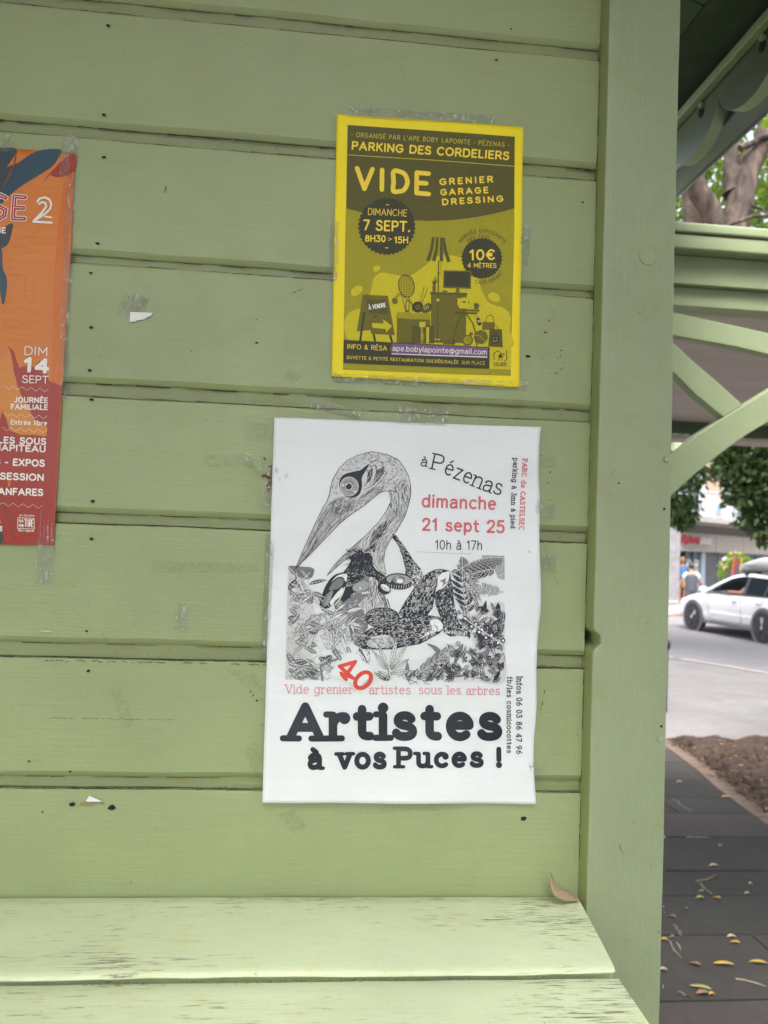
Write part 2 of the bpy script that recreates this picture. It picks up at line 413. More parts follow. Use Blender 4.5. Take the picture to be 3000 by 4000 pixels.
bench_board(.7352, .582, .3022, .2975, ZB - .0062, 4)
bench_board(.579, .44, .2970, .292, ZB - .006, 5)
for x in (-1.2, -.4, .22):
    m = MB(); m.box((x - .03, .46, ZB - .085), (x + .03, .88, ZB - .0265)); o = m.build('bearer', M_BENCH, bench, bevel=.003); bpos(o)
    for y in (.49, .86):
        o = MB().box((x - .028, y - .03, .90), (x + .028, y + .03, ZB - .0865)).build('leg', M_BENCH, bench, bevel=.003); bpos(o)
# debris caught in the gap between the slats
M_DEB, _, _ = mat_base('leaf_debris', (.19, .13, .08), .9)
db = MB()
for i in range(420):
    x = RN.choice([RN.uniform(-.42, .28), RN.gauss(.06, .05), RN.gauss(-.13, .02), RN.gauss(-.03, .03)]); y = .7345 - abs(RN.gauss(0, .0022)); z = ZB - .0058 + RN.uniform(0, .0006)
    l = RN.uniform(.0006, .0022); a = RN.gauss(0, .5)
    db.add([(x, y, z), (x + l*math.cos(a), y + l*math.sin(a), z + RN.uniform(0, .001)), (x + l*.5, y + .0006, z + .0005)], [(0, 1, 2)])
o = db.build('debris', M_DEB, bench); bpos(o); tag(o, kind='stuff')
# ------------------------------------------------------------------ stroke lettering
G = {}
def gl(ch, w, s, serif=''): G[ch] = (w, s, serif)
# x,y in cap heights; M move L line Q quadratic E arc(cx,cy,rx,ry,a0,a1) ; serif: x,y,l,r horizontal bars
gl('A', .80, 'M0,0 L.40,1 L.80,0 M.14,.32 L.66,.32', '0,0,.16,.18 .8,0,.18,.16')
gl('B', .64, 'M.04,0 L.04,1 L.33,1 Q.6,1 .6,.77 Q.6,.54 .33,.53 L.04,.53 M.33,.53 Q.64,.52 .64,.27 Q.64,0 .33,0 L.04,0')
gl('C', .74, 'E.42,.5,.42,.5,48,312', '.70,.86,0,0')
gl('D', .74, 'M.04,0 L.04,1 L.3,1 Q.74,1 .74,.5 Q.74,0 .3,0 L.04,0')
gl('E', .56, 'M.56,0 L.04,0 L.04,1 L.56,1 M.04,.52 L.48,.52', '.04,0,.12,0 .04,1,.12,0')
gl('F', .54, 'M.04,0 L.04,1 L.54,1 M.04,.52 L.46,.52')
gl('G', .78, 'E.42,.5,.42,.5,48,330 M.78,.26 L.78,.48 L.46,.48')
gl('H', .72, 'M.04,0 L.04,1 M.68,0 L.68,1 M.04,.52 L.68,.52')
gl('I', .08, 'M.04,0 L.04,1', '.04,0,.16,.16 .04,1,.16,.16')
gl('J', .44, 'M.4,1 L.4,.28 Q.4,0 .18,0 Q.04,0 0,.1')
gl('K', .66, 'M.04,0 L.04,1 M.62,1 L.06,.42 M.24,.58 L.66,0')
gl('L', .52, 'M.04,1 L.04,0 L.52,0', '.04,0,.12,0 .04,1,.14,.14')
gl('M', .88, 'M.04,0 L.06,1 L.44,.3 L.82,1 L.84,0')
gl('N', .74, 'M.04,0 L.04,1 L.70,0 L.70,1')
gl('O', .84, 'E.42,.5,.42,.5,90,450')
gl('P', .62, 'M.04,0 L.04,1 L.34,1 Q.62,1 .62,.73 Q.62,.46 .34,.46 L.04,.46', '.04,0,.14,.2 .04,1,.14,0')
gl('Q', .84, 'E.42,.5,.42,.5,90,450 M.5,.25 L.82,-.04')
gl('R', .66, 'M.04,0 L.04,1 L.34,1 Q.62,1 .62,.74 Q.62,.48 .34,.47 L.04,.47 M.36,.47 L.66,0', '.04,0,.14,.16 .04,1,.14,0 .66,0,0,.12')
gl('S', .60, 'M.56,.84 Q.5,1 .3,1 Q.05,1 .05,.76 Q.05,.57 .31,.52 Q.6,.47 .6,.25 Q.6,0 .3,0 Q.06,0 0,.17')
gl('T', .68, 'M0,1 L.68,1 M.34,1 L.34,0', '.34,0,.18,.18')
gl('U', .70, 'M.04,1 L.04,.33 Q.04,0 .35,0 Q.66,0 .66,.33 L.66,1')
gl('V', .76, 'M0,1 L.38,0 L.76,1', '0,1,.14,.16 .76,1,.16,.14')
gl('X', .70, 'M0,0 L.68,1 M.02,1 L.70,0')
gl('Y', .70, 'M0,1 L.35,.45 L.7,1 M.35,.45 L.35,0')
gl('Z', .64, 'M.02,1 L.62,1 L0,0 L.64,0')
gl('a', .54, 'M.06,.58 Q.14,.7 .28,.7 Q.5,.7 .5,.46 L.5,0 M.5,.42 L.3,.41 Q.02,.38 .02,.19 Q.02,0 .2,0 Q.42,0 .5,.2', '.5,0,0,.14')
gl('b', .58, 'M.04,1 L.04,0 M.04,.35 E.31,.35,.27,.35,180,540')
gl('c', .50, 'E.3,.35,.29,.35,50,310')
gl('d', .58, 'M.54,1 L.54,0 M.54,.35 E.27,.35,.27,.35,0,360', '.54,0,0,.12 .54,1,.14,0')
gl('e', .56, 'M.02,.38 L.55,.38 E.29,.35,.27,.35,5,310')
gl('f', .36, 'M.16,0 L.16,.78 Q.16,1 .36,1 M0,.68 L.34,.68', '.16,0,.13,.16')
gl('g', .58, 'M.54,.7 L.54,0 Q.54,-.3 .28,-.3 Q.1,-.3 .03,-.18 M.54,.35 E.27,.35,.27,.35,0,360', '.54,.7,0,.12')
gl('h', .54, 'M.04,1 L.04,0 M.04,.4 Q.08,.7 .3,.7 Q.5,.7 .5,.44 L.5,0')
gl('i', .08, 'M.04,0 L.04,.7 D.04,.96', '.04,0,.16,.16 .04,.7,.15,0')
gl('k', .54, 'M.04,0 L.04,1 M.48,.68 L.06,.28 M.2,.4 L.52,0', '.04,0,.12,.12 .04,1,.14,0 .52,0,.1,.1 .46,.68,.1,.1')
gl('l', .08, 'M.04,0 L.04,1', '.04,0,.16,.16 .04,1,.15,0')
gl('m', .88, 'M.04,0 L.04,.7 M.04,.42 Q.08,.7 .25,.7 Q.44,.7 .44,.44 L.44,0 M.44,.42 Q.48,.7 .65,.7 Q.84,.7 .84,.44 L.84,0', '.04,0,.12,.12 .44,0,.12,.12 .84,0,.12,.12 .04,.7,.12,0')
gl('n', .54, 'M.04,0 L.04,.7 M.04,.42 Q.08,.7 .3,.7 Q.5,.7 .5,.44 L.5,0', '.04,0,.13,.13 .5,0,.13,.13 .04,.7,.13,0')
gl('o', .60, 'E.3,.35,.3,.35,90,450')
gl('p', .58, 'M.04,-.3 L.04,.7 M.04,.35 E.31,.35,.27,.35,180,540', '.04,-.3,.13,.16 .04,.7,.13,0')
gl('q', .58, 'M.54,-.3 L.54,.7 M.54,.35 E.27,.35,.27,.35,0,360')
gl('r', .38, 'M.04,0 L.04,.7 M.04,.4 Q.1,.7 .36,.68', '.04,0,.13,.2 .04,.7,.13,0')
gl('s', .46, 'M.42,.58 Q.36,.7 .24,.7 Q.05,.7 .05,.53 Q.05,.4 .24,.36 Q.46,.32 .46,.17 Q.46,0 .23,0 Q.05,0 0,.12')
gl('t', .36, 'M.14,.92 L.14,.2 Q.14,0 .36,.02 M0,.68 L.34,.68')
gl('u', .54, 'M.04,.7 L.04,.25 Q.04,0 .25,0 Q.46,0 .5,.28 M.5,.7 L.5,0', '.5,0,0,.13 .5,.7,.13,0 .04,.7,.13,0')
gl('v', .54, 'M0,.7 L.27,0 L.54,.7', '0,.7,.12,.13 .54,.7,.13,.12')
gl('y', .54, 'M0,.7 L.28,0 M.54,.7 L.24,-.2 Q.18,-.32 .04,-.3')
gl('z', .46, 'M.02,.7 L.44,.7 L0,0 L.46,0')
gl('0', .60, 'E.3,.5,.28,.5,90,450')
gl('1', .34, 'M.04,.78 L.26,1 L.26,0', '.26,0,.18,.18')
gl('2', .58, 'M.02,.76 Q.06,1 .3,1 Q.54,1 .54,.74 Q.54,.56 .32,.34 L0,0 L.58,0')
gl('3', .56, 'M.04,1 L.52,1 L.26,.6 Q.56,.6 .56,.3 Q.56,0 .26,0 Q.04,0 0,.16')
gl('4', .62, 'M.48,0 L.48,1 L0,.28 L.62,.28', '.48,0,.16,.14')
gl('5', .56, 'M.52,1 L.1,1 L.06,.56 Q.14,.62 .28,.62 Q.56,.62 .56,.31 Q.56,0 .26,0 Q.06,0 0,.14')
gl('6', .58, 'M.46,1 Q.02,.7 .02,.3 E.29,.3,.27,.3,180,540')
gl('7', .56, 'M0,1 L.56,1 L.18,0')
gl('8', .58, 'E.29,.76,.23,.24,90,450 E.29,.27,.28,.27,90,450')
gl('9', .58, 'M.14,0 Q.56,.3 .56,.7 E.29,.7,.27,.3,0,360')
gl('€', .64, 'E.40,.5,.32,.5,45,315 M0,.6 L.44,.6 M0,.4 L.42,.4')
gl('%', .8, 'E.16,.78,.16,.2,0,360 E.64,.22,.16,.2,0,360 M.14,0 L.66,1')
gl('&', .70, 'M.70,0 L.16,.68 Q.12,1 .32,1 Q.52,.96 .46,.74 Q.1,.5 .04,.28 Q.04,0 .28,0 Q.54,.02 .64,.42')
gl('@', .96, 'E.48,.3,.2,.22,0,360 M.68,.5 L.68,.16 Q.74,.04 .84,.12 Q.98,.3 .92,.5 E.48,.33,.46,.5,20,300')
gl('/', .40, 'M0,-.12 L.40,1.05'); gl('-', .32, 'M.02,.4 L.3,.4'); gl('.', .06, 'D.03,.02'); gl(':', .06, 'D.03,.06 D.03,.58')
gl('>', .5, 'M.02,.72 L.46,.45 L.02,.18'); gl("'", .06, 'M.03,1 L.03,.78'); gl('!', .12, 'M.06,1.0 L.06,.34 D.06,.02'); gl(' ', .28, '')
gl('(', .2, 'M.2,1 Q0,.5 .2,0'); gl('_', .5, 'M0,0 L.5,0')
for ch, b, acc in (('é', 'e', 'M.22,.84 L.38,1.0'), ('è', 'e', 'M.38,.84 L.2,1.0'), ('à', 'a', 'M.34,.84 L.16,1.0'), ('É', 'E', 'M.22,1.2 L.4,1.34'), ('È', 'E', 'M.36,1.2 L.16,1.34'), ('À', 'A', 'M.46,1.2 L.26,1.34')):
    w, s, f = G[b]; G[ch] = (w, s + ' ' + acc, f)

def parse(s):
    out = []; cur = None
    for tk in s.split():
        c = tk[0]; v = [float(q) for q in (tk[1:] if c.isalpha() else tk).split(',')]
        if c == 'M': cur = [tuple(v)]; out.append(cur)
        elif c == 'L':
            cur.append(tuple(v))
        elif c == 'Q':
            x0, y0 = cur[-1]; x1, y1 = v[0], v[1]; pend = (x1, y1)
            cur.append(('q', x1, y1))
        elif c == 'E':
            cx, cy, rx, ry, a0, a1 = v
            n = max(8, int(abs(a1 - a0) / 15)); arc = [(cx + rx*math.cos(math.radians(a0 + (a1-a0)*i/n)), cy + ry*math.sin(math.radians(a0 + (a1-a0)*i/n))) for i in range(n+1)]
            if cur is not None and not isinstance(cur[-1][0], str) and math.hypot(cur[-1][0]-arc[0][0], cur[-1][1]-arc[0][1]) < .08 and out and out[-1] is cur and len(cur) >= 1 and not getattr(parse, 'x', 0):
                cur += arc[1:]
            else: cur = list(arc); out.append(cur)
            cur = list(arc[-1:]) if False else cur
        elif c == 'D': out.append([('dot', v[0], v[1])]); cur = None
        else:
            # continuation of a quadratic: end point token "x,y"
            v = [float(q) for q in tk.split(',')]
            q = cur.pop(); x0, y0 = cur[-1]; n = 7
            for i in range(1, n+1):
                u = i/n; cur.append(((1-u)**2*x0 + 2*u*(1-u)*q[1] + u*u*v[0], (1-u)**2*y0 + 2*u*(1-u)*q[2] + u*u*v[1]))
    return out
GP = {k: parse(v[1]) for k, v in G.items()}

def homography(src, dst):
    A = []
    for (x, y), (u, v) in zip(src, dst):
        A.append([x, y, 1, 0, 0, 0, -u*x, -u*y, -u]); A.append([0, 0, 0, x, y, 1, -v*x, -v*y, -v])
    return np.linalg.svd(np.array(A))[2][-1].reshape(3, 3)

class Sheet:
    """a sheet of paper taped to the wall. Artwork is drawn in artboard units and laid on the paper as thin ink films"""
    def __init__(s, root, src, dst, disp, base=.0022):
        s.root = root; s.H = homography(src, dst); s.disp = disp; s.base = base; s.layer = {}; s.lv = 0
    def uv(s, x, y):
        p = s.H @ (x, y, 1); return p[0]/p[2], p[1]/p[2]
    def pos(s, x, y, off):
        X, Z = s.uv(x, y); return (X, YW - s.base - s.disp(X, Z) - off, Z + CZ)
    def mb(s, name):
        if name not in s.layer: s.layer[name] = MB()
        return s.layer[name]
    def poly(s, name, pts, lay, maxlen=30):
        """filled outline, finely split so that it follows the paper"""
        from mathutils.geometry import tessellate_polygon
        tr = tessellate_polygon([[Vector((x, y, 0)) for x, y in pts]])
        todo = [[pts[i] for i in t_] for t_ in tr]; mb = s.mb(name)
        s.lv = (s.lv + 1) % 10; off = lay*.00013 + s.lv*.000011
        while todo:
            t_ = todo.pop(); L = [math.dist(t_[i], t_[(i+1) % 3]) for i in range(3)]; m = max(L)
            if m > maxlen:
                i = L.index(m); a, b, c = t_[i], t_[(i+1) % 3], t_[(i+2) % 3]; h = ((a[0]+b[0])/2, (a[1]+b[1])/2)
                todo += [[a, h, c], [h, b, c]]
            else: mb.add([s.pos(x, y, off) for x, y in t_], [(0, 1, 2)])
    def ribbon(s, name, pts, w, lay, cap=True, w1=None, closed=False):
        q = [pts[0]]
        for a, b in zip(pts, pts[1:]):
            d = math.dist(a, b)
            if d < 1e-6: continue
            n = int(d // 34) + 1
            for i in range(1, n+1): q.append((a[0] + (b[0]-a[0])*i/n, a[1] + (b[1]-a[1])*i/n))
        if len(q) < 2: return
        pts = q; s.lv = (s.lv + 1) % 10; off = lay*.00013 + s.lv*.000011; mb = s.mb(name); vs = []; n = len(pts)
        closed = closed or math.dist(pts[0], pts[-1]) < w*.3 and n > 6
        for i, (x, y) in enumerate(pts):
            if closed: a = pts[i-1] if i else pts[-2]; b = pts[i+1] if i < n-1 else pts[1]
            else: a = pts[max(i-1, 0)]; b = pts[min(i+1, n-1)]
            dx, dy = b[0]-a[0], b[1]-a[1]; l = math.hypot(dx, dy) or 1; nx, ny = -dy/l, dx/l
            k = 1
            if 0 < i < n-1:
                e = (pts[i][0]-pts[i-1][0], pts[i][1]-pts[i-1][1]); le = math.hypot(*e) or 1
                k = min(1.6, 1/max(.5, abs((-e[1]/le)*nx + (e[0]/le)*ny)))
            ww = (w if w1 is None else w + (w1-w)*i/(n-1)) / 2 * k
            vs += [s.pos(x+nx*ww, y+ny*ww, off), s.pos(x-nx*ww, y-ny*ww, off)]
        mb.add(vs, [(2*i, 2*i+1, 2*i+3, 2*i+2) for i in range(n-1)])
        if cap and not closed:
            for (p, r_) in ((pts[0], w/2), (pts[-1], (w if w1 is None else w1)/2)):
                s.dot(name, p[0], p[1], r_, lay, lv=s.lv - .35, n=12)
    def dot(s, name, x, y, r, lay, lv=None, n=12, ry=None, ang=0):
        if lv is None: s.lv = (s.lv + 1) % 10; lv = s.lv
        off = lay*.00013 + lv*.000011; ry = ry or r; ca, sa = math.cos(ang), math.sin(ang)
        s.mb(name).add([s.pos(x + r*math.cos(a)*ca - ry*math.sin(a)*sa, y + r*math.cos(a)*sa + ry*math.sin(a)*ca, off) for a in [2*math.pi*i/n for i in range(n)]], [tuple(range(n))])
    def text(s, name, string, p0, p1, h, w, lay=3, slab=False, sp=.16, arc=None, sq=.8):
        """string from p0 to p1 along its baseline, capitals h high, pen w (share of h)"""
        s.tn = getattr(s, 'tn', 0) + 1; name = '%s|%d' % (name, s.tn); adv = []; x = 0
        for ch in string:
            adv.append(x); x += G[ch][0] + sp + (.10 if slab else 0) + w*.9
        tot = x - sp - (.10 if slab else 0) - w*.9
        L = math.dist(p0, p1); h1 = h*(1-w); pen = w*h
        kx = (L - pen) / (tot*1.0) if not arc else h1
        dx, dy = (p1[0]-p0[0])/L, (p1[1]-p0[1])/L
        def mp(gx, gy, ax):
            X = pen/2 + (ax+gx)*kx; Y = pen/2 + gy*h1
            if arc:
                cx, cy, R, a0, sgn = arc; a = math.radians(a0) + sgn*X/R; rr = R + (Y if sgn > 0 else -Y)
                return cx + math.sin(a)*rr, cy - math.cos(a)*rr
            return p0[0] + dx*X + dy*Y, p0[1] + dy*X - dx*Y
        for ch, ax in zip(string, adv):
            for st in GP[ch]:
                if st[0][0] == 'dot': x_, y_ = mp(st[0][1], st[0][2], ax); s.dot(name, x_, y_, pen*.62, lay, n=14); continue
                seg = [st[0]]; runs = []
                for i in range(1, len(st)):
                    seg.append(st[i])
                    if i < len(st)-1:
                        a = math.atan2(st[i][1]-st[i-1][1], st[i][0]-st[i-1][0]); b = math.atan2(st[i+1][1]-st[i][1], st[i+1][0]-st[i][0])
                        d = abs((a-b+math.pi) % (2*math.pi) - math.pi)
                        if d > math.radians(38): runs.append(seg); seg = [st[i]]
                runs.append(seg)
                for r_ in runs:
                    if len(r_) > 1: s.ribbon(name, [mp(a, b, ax) for a, b in r_], pen, lay)
            if slab:
                for f in G[ch][2].split():
                    a, b, l, r_ = [float(q) for q in f.split(',')]
                    if l + r_ == 0: continue
                    ext = w*.35
                    dy_ = (pen/2)*(1 - sq)*(-1 if b <= 0 else 1)/h1
                    s.ribbon(name, [mp(a - l*.85 - ext*(l > 0), b + dy_, ax), mp(a + r_*.85 + ext*(r_ > 0), b + dy_, ax)], pen*sq, lay)
                if ch in 'acr' or ch in 'à':
                    q = {'a': (.08, .54), 'à': (.08, .54), 'c': (.47, .55), 'r': (.36, .62)}[ch]; x_, y_ = mp(q[0], q[1], ax); s.dot(name, x_, y_, pen*.68, lay, n=14)
    def finish(s, mats):
        for kk, mb in s.layer.items():
            k_ = kk.split('|')[0]; me = bpy.data.meshes.new(k_); me.from_pydata([tuple(Vector(v) - s.root.location) for v in mb.v], [], mb.f)
            me.materials.append(mats[k_]); o = link(k_, me, s.root); tag(o, kind='stuff' if 'line' in k_ else None)

def paper(root, name, corners, disp, base, mat, n=60, m=80, rag=None):
    vs = []; fs = []
    (x0, z0), (x1, z1), (x2, z2), (x3, z3) = corners       # TL TR BR BL
    for j in range(m+1):
        v = j/m
        for i in range(n+1):
            u = i/n; X = (x0*(1-u)+x1*u)*(1-v) + (x3*(1-u)+x2*u)*v; Z = (z0*(1-u)+z1*u)*(1-v) + (z3*(1-u)+z2*u)*v
            if rag: X, Z = rag(u, v, X, Z)
            vs.append(tuple(Vector((X, YW - base - disp(X, Z), Z + CZ)) - root.location))
    for j in range(m):
        for i in range(n): a = j*(n+1)+i; fs.append((a, a+n+1, a+n+2, a+1))
    me = bpy.data.meshes.new(name); me.from_pydata(vs, [], fs); me.materials.append(mat); me.shade_smooth()
    o = link(name, me, root); sm = o.modifiers.new('thickness', 'SOLIDIFY'); sm.thickness = .00018; sm.offset = -1
    return o

def ink(name, col, rough=.55):
    m, t, p = mat_base(name, col, rough, .35)
    c = mixc(t, ramp(t, noise(t, coords(t), 300, 3), [(.3, 0), (.8, 1)]), col, [min(1, x*1.12 + .006) for x in col]); t.links.new(c, p.inputs['Base Color'])
    return m
def paper_mat(name, col, rough=.5):
    m, t, p = mat_base(name, col, rough, .4)
    c = mixc(t, ramp(t, noise(t, coords(t), 12, 3), [(.3, 0), (.75, 1)]), col, [x*.955 for x in col]); t.links.new(c, p.inputs['Base Color'])
    b = bump(t, p, noise(t, coords(t), 30, 3), .16, .003); bump(t, p, noise(t, coords(t, (5, 5, 26)), 3, 2), .22, .004, b)
    return m

# ------------------------------------------------------------------ yellow flea market notice
ye = empty('yellow_poster', (.128, YW - .002, CZ + .335), label='yellow flea market poster with olive print reading VIDE, taped above the white poster', cat='poster')
def dispY(X, Z):
    d = .0006 + .0005*math.sin(X*22 + Z*9) + .0004*math.sin(Z*37 + 1)
    e = max(0, (X - .21)/.02); return d + .0007*e*e*(.5 + .5*math.sin(Z*40))
cY = [(.0182, .4830), (.2318, .4868), (.2355, .1862), (.0240, .1868)]
YS = Sheet(ye, [(67,98),(1452,192),(1418,2130),(28,2045)], cY, dispY)
M_YP = paper_mat('yellow_paper', (.93, .755, .010))
paper(ye, 'paper', cY, dispY, .0022, M_YP)
yc = {'olive_print': ink('ink_olive', (.345, .31, .010)), 'light_olive_print': ink('ink_light_olive', (.60, .51, .010)), 'dark_print': ink('ink_dark_olive', (.095, .088, .014)), 'mid_print': ink('ink_mid_olive', (.15, .128, .012)),
      'black_print': ink('ink_olive_black', (.042, .044, .018)), 'lettering': ink('ink_reversed_yellow', (.88, .66, .05)), 'small_lettering': ink('ink_reversed_dull', (.62, .49, .05)), 'email_strip': ink('ink_violet', (.20, .10, .24)), 'white_lettering': ink('ink_white', (.80, .78, .72))}
P = YS.poly; R_ = YS.ribbon; T = YS.text; D = YS.dot
P('olive_print', [(148,178),(1388,264),(1382,1000),(1370,1500),(1357,2043),(113,1995),(118,1780),(128,1100)], 1)
def blob(pts, k=6):
    n = len(pts); out = []
    for i in range(n):
        p0, p1, p2, p3 = [pts[(i+j-1) % n] for j in range(4)]
        for q in range(k):
            u = q/k; out.append(tuple(.5*((2*p1[a]) + (-p0[a]+p2[a])*u + (2*p0[a]-5*p1[a]+4*p2[a]-p3[a])*u*u + (-p0[a]+3*p1[a]-3*p2[a]+p3[a])*u**3) for a in (0, 1)))
    return out
P('light_olive_print', blob([(125,1640),(160,1570),(250,1530),(310,1440),(340,1320),(400,1275),(500,1290),(600,1300),(700,1240),(800,1160),(900,1145),(1020,1180),(1100,1260),(1140,1400),(1200,1500),(1310,1540),(1355,1600),(1350,1700),(1352,1836),(900,1810),(400,1790),(170,1780),(130,1720)]), 2)
for c in [[(175,1410),(210,1375),(250,1375),(255,1410),(215,1445),(180,1445)], [(335,1240),(360,1222),(388,1232),(380,1258),(350,1268)], [(1190,1440),(1225,1420),(1270,1445),(1275,1480),(1245,1492),(1205,1475)]]: P('light_olive_print', blob(c), 2)
P('dark_print', [(148,178),(1388,264),(1383,798)] + [(1383 - (1383-138)*u, 798 + 0*u + 4*150*u*(1-u)*.62 - 0) for u in [i/14 for i in range(1, 14)]] + [(138,798)], 2)
R_('small_lettering', [(148,400),(760,438),(1384,484)], 5, 3, cap=False)
T('small_lettering', '- ORGANISÉ PAR L\'APE BOBY LAPOINTE - PÉZENAS -', (172,266), (1348,343), 36, .115, sp=.26)
T('lettering', 'PARKING DES CORDELIERS', (174,362), (1345,440), 66, .19, sp=.13)
for st in ([(218,500),(272,652),(332,506)], [(403,512),(401,658)], [(748,540),(660,532),(658,684),(748,692)], [(662,608),(730,612)]):
    seg = st
    for a, b in zip(seg, seg[1:]): R_('lettering', [a, b], 34, 3)
R_('lettering', blob([(489,522),(488,600),(486,668),(530,672),(565,660),(590,610),(578,555),(545,528)], 5) + [(489,522)], 34, 3, closed=True)
T('lettering', 'GRENIER', (828,628), (1228,606), 52, .22, sp=.34); T('lettering', 'GARAGE', (835,704), (1192,686), 50, .22, sp=.34); T('lettering', 'DRESSING', (846,777), (1303,750), 50, .22, sp=.34)
def badge(cx, cy, r, n):
    P('black_print', [(cx + (r if i % 2 else r*.945)*math.cos(math.pi*i/n), cy + (r if i % 2 else r*.945)*math.sin(math.pi*i/n)) for i in range(2*n)], 3)
badge(437, 932, 215, 40); badge(1142, 1170, 153, 34)
T('lettering', 'DIMANCHE', (296,848), (586,860), 52, .10, 4, sp=.16); T('lettering', '7 SEPT.', (260,962), (610,976), 82, .165, 4, sp=.14)
T('lettering', '8H30', (275,1048), (430,1050), 52, .17, 4, sp=.12); T('lettering', '>', (444,1046), (478,1046), 40, .1, 4); T('lettering', '15H', (490,1058), (597,1060), 52, .17, 4, sp=.14)
R_('lettering', [(435,772),(452,772)], 6, 4); R_('lettering', [(428,1092),(446,1092)], 6, 4)
T('lettering', '10€', (1046,1186), (1240,1184), 82, .165, 4, sp=.12); T('lettering', '4 MÈTRES', (1036,1240), (1250,1242), 36, .15, 4, sp=.14)
T('dark_print', 'ARRIVÉE EXPOSANTS', (0,0), (330,0), 27, .16, 3, sp=.22, arc=(1142,1175,196,-54,1)); T('dark_print', 'DÈS 7H30', (0,0), (150,0), 26, .14, 3, sp=.2, arc=(1142,1180,158,-38,1))
T('dark_print', 'CAFÉ OFFERT', (0,0), (210,0), 27, .14, 3, sp=.24, arc=(1142,1165,196,196,-1))
# standing lamp
for a, b, c, d in [(782,1012,742,1188), (812,1012,785,1190), (842,1016,842,1192), (858,1018,898,1196)]:
    R_('dark_print', [(a, b), ((a+c)/2 + (8 if c < 800 else (-8 if c > 880 else 0)), (b+d)/2), (c, d)], 20, 3, cap=False, w1=27)
R_('dark_print', [(822,1190),(818,1500),(812,1780)], 9, 4); R_('dark_print', [(840,1192),(840,1300)], 3, 4); D('small_lettering', 817, 1478, 11, 5); D('dark_print', 821, 1280, 9, 4)
P('dark_print', [(780,1778),(850,1780),(880,1796),(760,1792)], 4); P('small_lettering', [(795,1765),(833,1767),(832,1778),(795,1776)], 4)
# cabinet, screen, plant
P('mid_print', [(766,1424),(1030,1432),(1026,1800),(766,1790)], 3); P('dark_print', [(760,1418),(1035,1426),(1035,1444),(760,1436)], 4)
P('mid_print', [(858,1258),(1064,1262),(1062,1396),(856,1388)], 4); P('black_print', [(866,1268),(1054,1272),(1052,1384),(864,1376)], 5)
P('mid_print', [(952,1392),(974,1392),(978,1428),(946,1426)], 4); P('mid_print', [(850,1408),(888,1408),(884,1428),(854,1428)], 5)
for k_ in range(7): a = -1.9 + k_*.22; R_('dark_print', [(786,1378),(786 + 28*math.cos(a), 1340), (786 + 52*math.cos(a), 1290 + 14*abs(k_-3))], 9, 4, w1=1)
P('mid_print', [(774,1374),(802,1374),(798,1420),(778,1420)], 5)
# racket
cx, cy = 584, 1374
R_('dark_print', [(cx + 60*math.cos(a)*.98 - 0, cy + 82*math.sin(a) + 10*math.cos(a)) for a in [2*math.pi*i/32 for i in range(33)]], 7, 4, closed=True)
for k_ in range(-4, 5): R_('dark_print', [(cx + k_*12, cy - 76*math.sqrt(1-(k_*12/60)**2)), (cx + k_*12, cy + 76*math.sqrt(1-(k_*12/60)**2))], 2.4, 4, cap=False)
for k_ in range(-6, 7): R_('dark_print', [(cx - 58*math.sqrt(1-(k_*12/82)**2), cy + k_*12), (cx + 58*math.sqrt(1-(k_*12/82)**2), cy + k_*12 + 4)], 2.4, 4, cap=False)
R_('dark_print', [(600,1455),(612,1490),(640,1540)], 6, 4); R_('dark_print', [(560,1450),(625,1500),(628,1560)], 5, 4)
# mixed things in the boxes
for a, b in (((500,1470),(545,1430)), ((545,1430),(580,1570)), ((500,1455),(530,1425))): R_('dark_print', [a, b], 5, 4)
P('mid_print', blob([(475,1475),(500,1460),(520,1480),(510,1505),(485,1505)], 4), 4)
P('mid_print', [(578,1480),(608,1478),(606,1568),(572,1568)], 4); P('small_lettering', [(586,1490),(600,1490),(598,1550),(582,1550)], 5)
R_('dark_print', [(715,1380),(688,1500)], 5, 4); R_('dark_print', [(740,1392),(700,1500)], 5, 4); D('black_print', 668, 1530, 42, 4, n=24); D('mid_print', 668, 1530, 20, 5, n=16); D('black_print', 668, 1530, 7, 6)
P('dark_print', blob([(690,1545),(740,1500),(775,1520),(760,1560),(715,1575)], 4), 5)
for k_ in range(3): R_('small_lettering', [(710+k_*14,1525-k_*4),(720+k_*14,1550-k_*4)], 5, 6)
P('mid_print', [(515,1568),(620,1572),(618,1800),(510,1794)], 4); P('olive_print', [(500,1610),(520,1565),(610,1575),(615,1620)], 5)
P('olive_print', [(606,1580),(760,1572),(762,1620),(612,1620)], 5); P('mid_print', [(612,1620),(760,1622),(758,1800),(612,1800)], 4)
P('dark_print', [(625,1670),(790,1670),(788,1800),(624,1800)], 5); P('olive_print', [(690,1640),(706,1640),(706,1800),(690,1800)], 6); P('small_lettering', [(680,1640),(726,1640),(722,1680),(680,1680)], 6)
for k_ in range(4): R_('small_lettering', [(690,1728+k_*12),(714,1728+k_*12)], 3.5, 7)
P('light_olive_print', [(730,1680),(752,1680),(750,1800),(730,1800)], 6); P('small_lettering', [(734,1730),(750,1730),(748,1760),(734,1760)], 7)
# folding board
P('mid_print', [(260,1440),(300,1440),(320,1700),(215,1712)], 3); P('mid_print', [(258,1438),(446,1446),(498,1738),(322,1730),(280,1500)], 4)
P('dark_print', [(286,1474),(436,1480),(450,1580),(306,1576)], 5); T('white_lettering', 'À VENDRE', (304,1552), (434,1530), 34, .17, 6, sp=.12)
P('light_olive_print', [(326,1650),(415,1652),(410,1620),(476,1672),(432,1722),(430,1694),(334,1684)], 5)
R_('dark_print', [(335,1610),(368,1592)], 16, 5, cap=False)
for a, b in (((270,1570),(240,1785)), ((340,1730),(352,1785)), ((462,1738),(478,1792))): R_('black_print', [a, b], 16, 4, cap=False)
